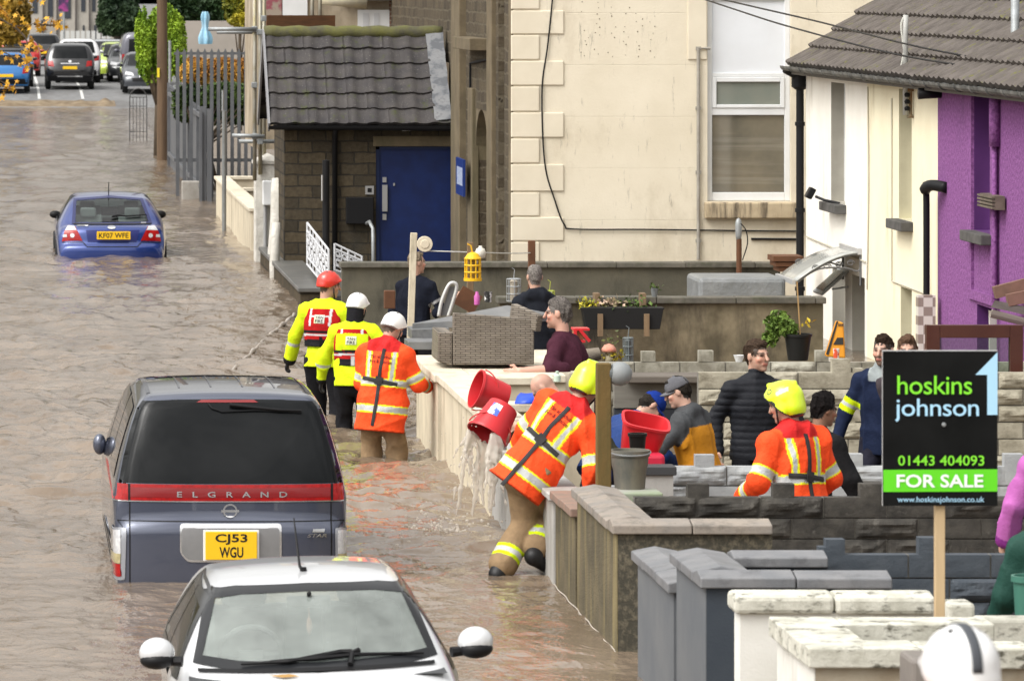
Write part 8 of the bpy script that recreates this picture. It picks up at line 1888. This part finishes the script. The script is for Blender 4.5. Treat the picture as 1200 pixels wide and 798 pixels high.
# wooden post with grey globe lamp, bucket and pot, red tub
Yv = 36.6
wp_ = thing('timber_post', 'square mossy timber post rising in front of the leaning firefighter', 'post', (PX(708,Yv), Yv, .5))
MB().box(PX(699.5,Yv), PX(716.5,Yv), Yv, Yv+.10, .3, PZ(426,Yv)).obj('post', mat('mossy_timber', (.155,.095,.03), (.10,.075,.025), scale=4, rough=.85, bump=.5, bscale=18, stretch=(3,3,.4), dirt_or_sheen=(.16,.14,.03), dscale=5, dlo=.55, dhi=.7), wp_, bevel=.008)
gl_ = thing('globe_lamp', 'grey plastic lamp shade fixed to the top of the timber post', 'lamp', P(720, 440, Yv))
mxl = frame(P(716.8, 437, Yv+.05), Vector((1,0,-.10))); mb = MB(); mb.lathe([(.0,0),(.07,0),(.085,.03),(.088,.08),(.07,.12),(.035,.145),(0,.15)], (0,0,0), 22); mb.v = [tuple(mxl @ Vector(q)) for q in mb.v]; mb.obj('shade', mat('lamp_grey', (.20,.215,.22), (.26,.27,.27), scale=5, rough=.5), gl_, smooth=True, angle=50)
mb = MB(); mb.lathe([(.055,-.02),(.065,.012)], (0,0,0), 18); mb.v = [tuple(mxl @ Vector(q)) for q in mb.v]; mb.obj('collar', mat('lamp_grey_dark', (.1,.11,.11), rough=.6), gl_)
Yh = 37.6
gb = thing('grey_bucket', 'muddy dark grey rectangular bucket standing behind the brown wall', 'bucket', (PX(738,Yh), Yh, PZ(576,Yh)))
mb = MB(); prof = [(.11,PZ(577,Yh)),(.125,PZ(550,Yh)),(.135,PZ(545,Yh)),(.14,PZ(535,Yh)),(.150,PZ(534,Yh)),(.152,PZ(527,Yh)),(.135,PZ(527,Yh)),(.125,PZ(540,Yh)),(.10,PZ(570,Yh))]; mb.lathe(prof, (PX(738,Yh), Yh, 0), 28, None, True, True); mb.obj('shell', GREYBK, gb, smooth=True, angle=30)
MB().tube([(PX(738,Yh)+.155*math.cos(t), Yh-.155*abs(math.sin(t)), PZ(529,Yh)-.02*math.sin(t)) for t in np.linspace(0, math.pi, 15)], .006, 5).obj('handle', GALV, gb)
tag(MB().box(PX(722,37.3), PX(776,37.3), 37.25, 37.6, -.6, PZ(577,37.3)).obj('concrete_step', mat('greenish_step', (.25,.30,.2), (.33,.33,.3), scale=3, rough=.9), bevel=.01), 'greenish concrete step under the grey bucket', 'step')
Yh2 = 38.4
tag(MB().lathe([(0,PZ(532,Yh2)),(.055,PZ(532,Yh2)),(.066,PZ(511,Yh2)),(.074,PZ(511,Yh2)),(.074,PZ(507.5,Yh2)),(.06,PZ(507.5,Yh2)),(.05,PZ(525,Yh2)),(0,PZ(525,Yh2))], (PX(747,Yh2), Yh2, 0), 22).obj('black_pot', mat('black_pot', (.015,.015,.014)), smooth=True, angle=30), 'small black plastic pot above the rim of the grey bucket', 'pot')
Yh3 = 39.9
rt = thing('red_tub', 'large red plastic tub tilted between the two people in caps', 'tub', P(755, 510, Yh3))
mxt = frame(P(748, 530, Yh3+.1), Vector((.18,-.30,.9))); mb = MB()
def rr_prof(w, d_, z, n=36): return [mxt @ Vector((math.copysign(abs(math.cos(t))**.5, math.cos(t))*w, math.copysign(abs(math.sin(t))**.5, math.sin(t))*d_, z)) for t in np.linspace(0, 2*math.pi, n+1)]
mb.grid([rr_prof(.001,.001,-.02), rr_prof(.13,.11,-.02), rr_prof(.14,.12,.0), rr_prof(.18,.15,.26), rr_prof(.195,.165,.26), rr_prof(.195,.165,.28), rr_prof(.175,.145,.28), rr_prof(.13,.11,.02), rr_prof(.001,.001,.02)]); mb.obj('shell', REDP, rt, smooth=True, angle=50)
tag(MB().obox(P(752, 541, 39.8), (.34,.25,.14)).obj('crimson_box', mat('crimson_plastic', (.5,.02,.05), rough=.45), bevel=.03), 'crimson plastic box under the tilted red tub', 'box')

# ------------------------------------------------------------------ for sale board
YB = 26.7
def bp(u, v, d_=0): return (PX(u, YB), YB-d_, PZ(v, YB))
sg = thing('for_sale_sign', 'black and green estate agent board reading FOR SALE on a pale wooden post', 'sign', (PX(1102,YB), YB, -.3))
SBLK = mat('sign_black', (.006,.0065,.0065), (.010,.0105,.0105), scale=3, spec=.1, rough=.5, dirt_or_sheen=(.09,.09,.09), dscale=9, dlo=.70, dhi=.80, dstretch=(1,1,1)); SGRN = mat('sign_green', (.12,.62,.02), rough=.4); STXG = mat('sign_text_green', (.22,.72,.04), rough=.4); SBLU = mat('sign_blue', (.40,.66,.86), rough=.4); SWHT = mat('sign_white', (.85,.85,.85), rough=.4)
bd = MB().box(PX(1034.8,YB), PX(1169,YB), YB, YB+.012, PZ(592.6,YB), PZ(411.6,YB)).obj('board', SBLK, sg)
MB().box(PX(1034.4,YB), PX(1169.3,YB), YB+.0125, YB+.020, PZ(592.9,YB), PZ(410.6,YB)).obj('backing', mat('board_backing', (.6,.6,.6), rough=.6), sg)
gs = MB(); gs.add([bp(1035,576.2,.002), bp(1168.8,575.6,.002), bp(1168.8,549.6,.002), bp(1035,550.4,.002)], [(0,1,2,3)]); gs = gs.obj('green_strip', SGRN, bd)
ar = MB(); ar.add([bp(u, v, .003) for u, v in ((1168.8,412.6),(1143,439.2),(1156.8,439.2),(1156.8,486),(1168.8,486))], [(0,1,2,3,4)]); ar.obj('arrow', SBLU, bd)
def st_(t, x0, x1, yt, yb_, m_, bold=0, space=1.0, shear=0): text_fit(t, x0, x1, yt, yb_, lambda u, v: bp(u, v, .006), 'lettering', m_, bd, bold, space)
st_('hoskins', 1051.3, 1139, 440, 462, STXG, .004, .95); st_('johnson', 1048.5, 1147, 466.8, 494, SBLU, .004, .95); st_('01443 404093', 1052.2, 1153.2, 533.4, 545.4, STXG, .010)
st_('FOR SALE', 1050.5, 1152.2, 555.6, 571, SWHT, .022); st_('www.hoskinsjohnson.co.uk', 1051.5, 1153.2, 581.6, 590, SBLU, .004)
mb = MB(); mb.lathe([(.012,0),(.010,.006),(0,.008)], (PX(1106,YB), YB-.001, PZ(497.5,YB)), 12, Matrix.Rotation(R(90),3,'X')); mb.obj('screw', GALV, sg)
MB().box(PX(1097,YB), PX(1108.5,YB), YB+.022, YB+.068, -.4, PZ(470,YB)).obj('post', mat('new_timber', (.50,.37,.22), (.42,.30,.17), scale=4, rough=.75, stretch=(3,3,.3)), sg, bevel=.003)
# ------------------------------------------------------------------ things on the terrace
cn = thing('door_canopy', 'clear curved door canopy with a black scroll bracket on the white house', 'canopy', (9.9, 60.4, 1.1))
Yc0, Yc1 = 60.0, 61.3; A = []
for t in np.linspace(0, 1, 9):
    x = XH-.005-.80*t; z = 1.22-.36*t**1.8; A.append([(x, y, z) for y in np.linspace(Yc0, Yc1, 5)])
mb = MB(); mb.grid(A); q = mb.obj('sheet', mat('smoky_polycarbonate', (.30,.31,.30), (.38,.39,.37), scale=3, rough=.15, spec=.8), cn, smooth=True); q.modifiers.new('t', 'SOLIDIFY').thickness = .012
mb = MB(); mb.box(XH-.83, XH-.79, Yc0-.01, Yc1+.01, .835, .89); mb.box(XH-.05, XH-.002, Yc0-.01, Yc1+.01, 1.19, 1.26); mb.obj('edge', mat('alu', (.5,.5,.5), rough=.4, metal=.5), cn)
for y in (Yc0+.02, Yc1-.02):
    mb = MB(); mb.tube([(XH-.01-.78*t, y, 1.20-.36*t**1.8) for t in np.linspace(0, 1, 9)], .014, 6); mb.tube(spl([(XH-.01, y, 1.2), (XH-.03, y, 1.0), (XH-.2, y, 1.03), (XH-.5, y, 1.02), (XH-.76, y, .88)], 5), .012, 6)
    for k in range(4): cx_ = XH-.13-.14*k; mb.tube([(cx_+.05*math.cos(w)*math.exp(-w*.1), y, 1.09-.02*k+.04*math.sin(w)*math.exp(-w*.1)) for w in np.linspace(0, 9, 20)], .007, 5)
    mb.tube([(XH-.01, y, 1.25), (XH-.01, y, .82)], .016, 6); mb.obj('bracket', mat('iron_grey', (.12,.12,.12), rough=.5), cn)
fl_ = thing('floodlight', 'small black floodlight on an arm on the white house', 'lamp', (XH-.2, 61.9, 1.75))
MB().tube([(XH, 61.6, 1.73), (XH-.15, 61.8, 1.76), (XH-.24, 61.9, 1.80)], .018, 6).obj('arm', BLACKP, fl_); MB().obox((XH-.30, 61.95, 1.84), (.08,.16,.14), Matrix.Rotation(.5, 3, 'Y')).obj('head', BLACKP, fl_, bevel=.015)
mf = thing('open_vent', 'tilted grey framed window flap standing open on the white house', 'window flap', (XH-.15, 61.2, .6))
mb = MB(); Mr = Matrix.Rotation(R(-42), 3, 'Y'); mb.obox((XH-.17, 61.2, .80), (.44,.62,.03), Mr); mb.obj('flap', mat('flap_grey', (.30,.32,.33), rough=.4), mf, bevel=.006); mb = MB(); mb.obox((XH-.185, 61.2, .815), (.34,.48,.012), Mr); mb.obj('pane', GLASSD, mf)
MB().beam((XH, 60.95, .75), (XH-.20, 60.95, .72), .02, .02).obj('stay', GALV, mf)
am_ = thing('insulator_bracket', 'old rusty wire bracket with insulators and mast hanging under the cream house gutter', 'bracket', (XH-.3, 57.3, 3.0))
Ya_ = 56.6; mb = MB()
for (a, b2) in (((1067,105),(1067,137)), ((1088,105),(1088,137)), ((1063,106),(1092,104)), ((1063,137),(1092,135))): mb.tube([P(*a, Ya_), P(*b2, Ya_)], .022, 6)
mb.obj('frame', mat('rust_metal', (.26,.14,.06), (.2,.17,.12), scale=12, rough=.8), am_); mb = MB()
for y in (110, 118, 126): mb.lathe([(.028,0),(.035,.03),(.02,.05)], P(1063, y+4, Ya_-.02), 10)
mb.obj('insulator', BLACKP, am_); MB().tube([P(1061, 135, Ya_), P(1061, 40, Ya_), P(1061.5, 18, Ya_)], .03, 8).obj('mast', mat('grey_mast', (.38,.38,.36), rough=.6), am_, smooth=True)
MB().tube(spl([P(1061,18,Ya_), P(1056,30,Ya_), P(1059,60,Ya_), P(1056,85,Ya_), P(1068,100,Ya_), P(1098,100,Ya_+.1)], 5), .010, 5).obj('cable', mat('white_cable', (.55,.55,.5), rough=.6), am_)
tag(MB().tube([P(1189.5,-20,53.2), P(1189.5,70,53.2), P(1190,84,53.0), P(1198,92,52.9), P(1210,90,52.8)], .045, 10).obj('vent_pipe', GALV, smooth=True), 'grey metal pipe standing on the roof at the right edge', 'pipe')
# timber porch roof by the purple house and brown frame
pg = thing('porch_roof', 'weathered timber porch roof with tiles by the purple house at the right edge', 'porch', (9.9, 51, 1))
mb = MB(); Yq2 = 50.5
mb.beam(P(1165,343,Yq2), P(1215,330,Yq2), .09, .12); mb.beam(P(1180,352,Yq2-.1), P(1215,345,Yq2-.1), .08, .12); mb.obj('rafter', mat('reddish_timber', (.23,.13,.095), (.16,.10,.07), scale=5, rough=.8), pg)
mb = MB(); half_gutter(mb, P(1160,364,Yq2-.25), P(1215,378,Yq2-.25), .07); mb.beam(P(1162,366,Yq2-.2), P(1215,380,Yq2-.2), .05, .06); mb.obj('gutter', mat('pale_gutter', (.28,.25,.21), rough=.7), pg); MB().add([P(1166,352,Yq2-.1), P(1215,362,Yq2-.15), P(1215,372,Yq2-.2), P(1161,360,Yq2-.25)], [(0,1,2,3)]).obj('tiles', TILE2, pg); MB().box(PX(1160,Yq2), PX(1168,Yq2), Yq2, Yq2+.06, -.9, PZ(366,Yq2)).obj('downpipe', mat('pale_pipe', (.45,.42,.40), rough=.6), pg)
Yf2 = 44.9
df = thing('timber_screen', 'dark red brown timber frame with a glass panel standing behind the for sale board', 'frame', (PX(1140,Yf2), Yf2, -.5))
DRW = mat('mahogany_paint', (.060,.018,.013), (.075,.024,.016), scale=4, rough=.35, coat=.3)
MB().box(PX(1086,Yf2), PX(1101.5,Yf2), Yf2, Yf2+.09, -.7, PZ(381,Yf2)).obj('post', DRW, df, bevel=.004); MB().box(PX(1184,Yf2), PX(1199,Yf2), Yf2, Yf2+.09, -.7, PZ(381,Yf2)).obj('post', DRW, df, bevel=.004); MB().box(PX(1101.5,Yf2)+.002, PX(1184,Yf2)-.002, Yf2, Yf2+.09, PZ(396,Yf2), PZ(381,Yf2)).obj('top_rail', DRW, df, bevel=.004)
MB().box(PX(1101.5,Yf2), PX(1184,Yf2), Yf2+.04, Yf2+.046, .2, PZ(396,Yf2)).obj('glass', CLEARG, df)
# green bucket at the right edge, loose hose in the flood
Ye = 27.9
gbk = thing('green_bucket', 'dark green bucket cut off by the right edge of the picture', 'bucket', (PX(1206,Ye), Ye, PZ(730,Ye)))
MB().lathe([(0,PZ(728,Ye)),(.075,PZ(728,Ye)),(.088,PZ(681,Ye)),(.10,PZ(681,Ye)),(.10,PZ(674,Ye)),(.085,PZ(674,Ye)),(.07,PZ(720,Ye)),(0,PZ(720,Ye))], (PX(1206,Ye), Ye, 0), 24).obj('shell', mat('green_plastic', (.05,.16,.12), rough=.4), gbk, smooth=True, angle=30)
hs_ = MB(); L_ = []
for px_a, py_a in ((262,446),(285,424),(305,404),(330,382),(345,370)): Yx = F*H/(py_a+24); L_.append((PX(px_a,Yx), Yx, .008))
A_ = spl(L_, 10); hs_.tube([p+Vector((0,0,.012*math.sin(i*1.3))) for i, p in enumerate(A_)], [.022+.006*math.sin(i*2.1) for i in range(len(A_))], 8)
tag(hs_.obj('hose', mat('pale_hose', (.42,.38,.34), (.32,.27,.22), scale=4, rough=.3), smooth=True), 'pale flat hose trailing through the flood behind the red helmeted rescuer', 'hose')
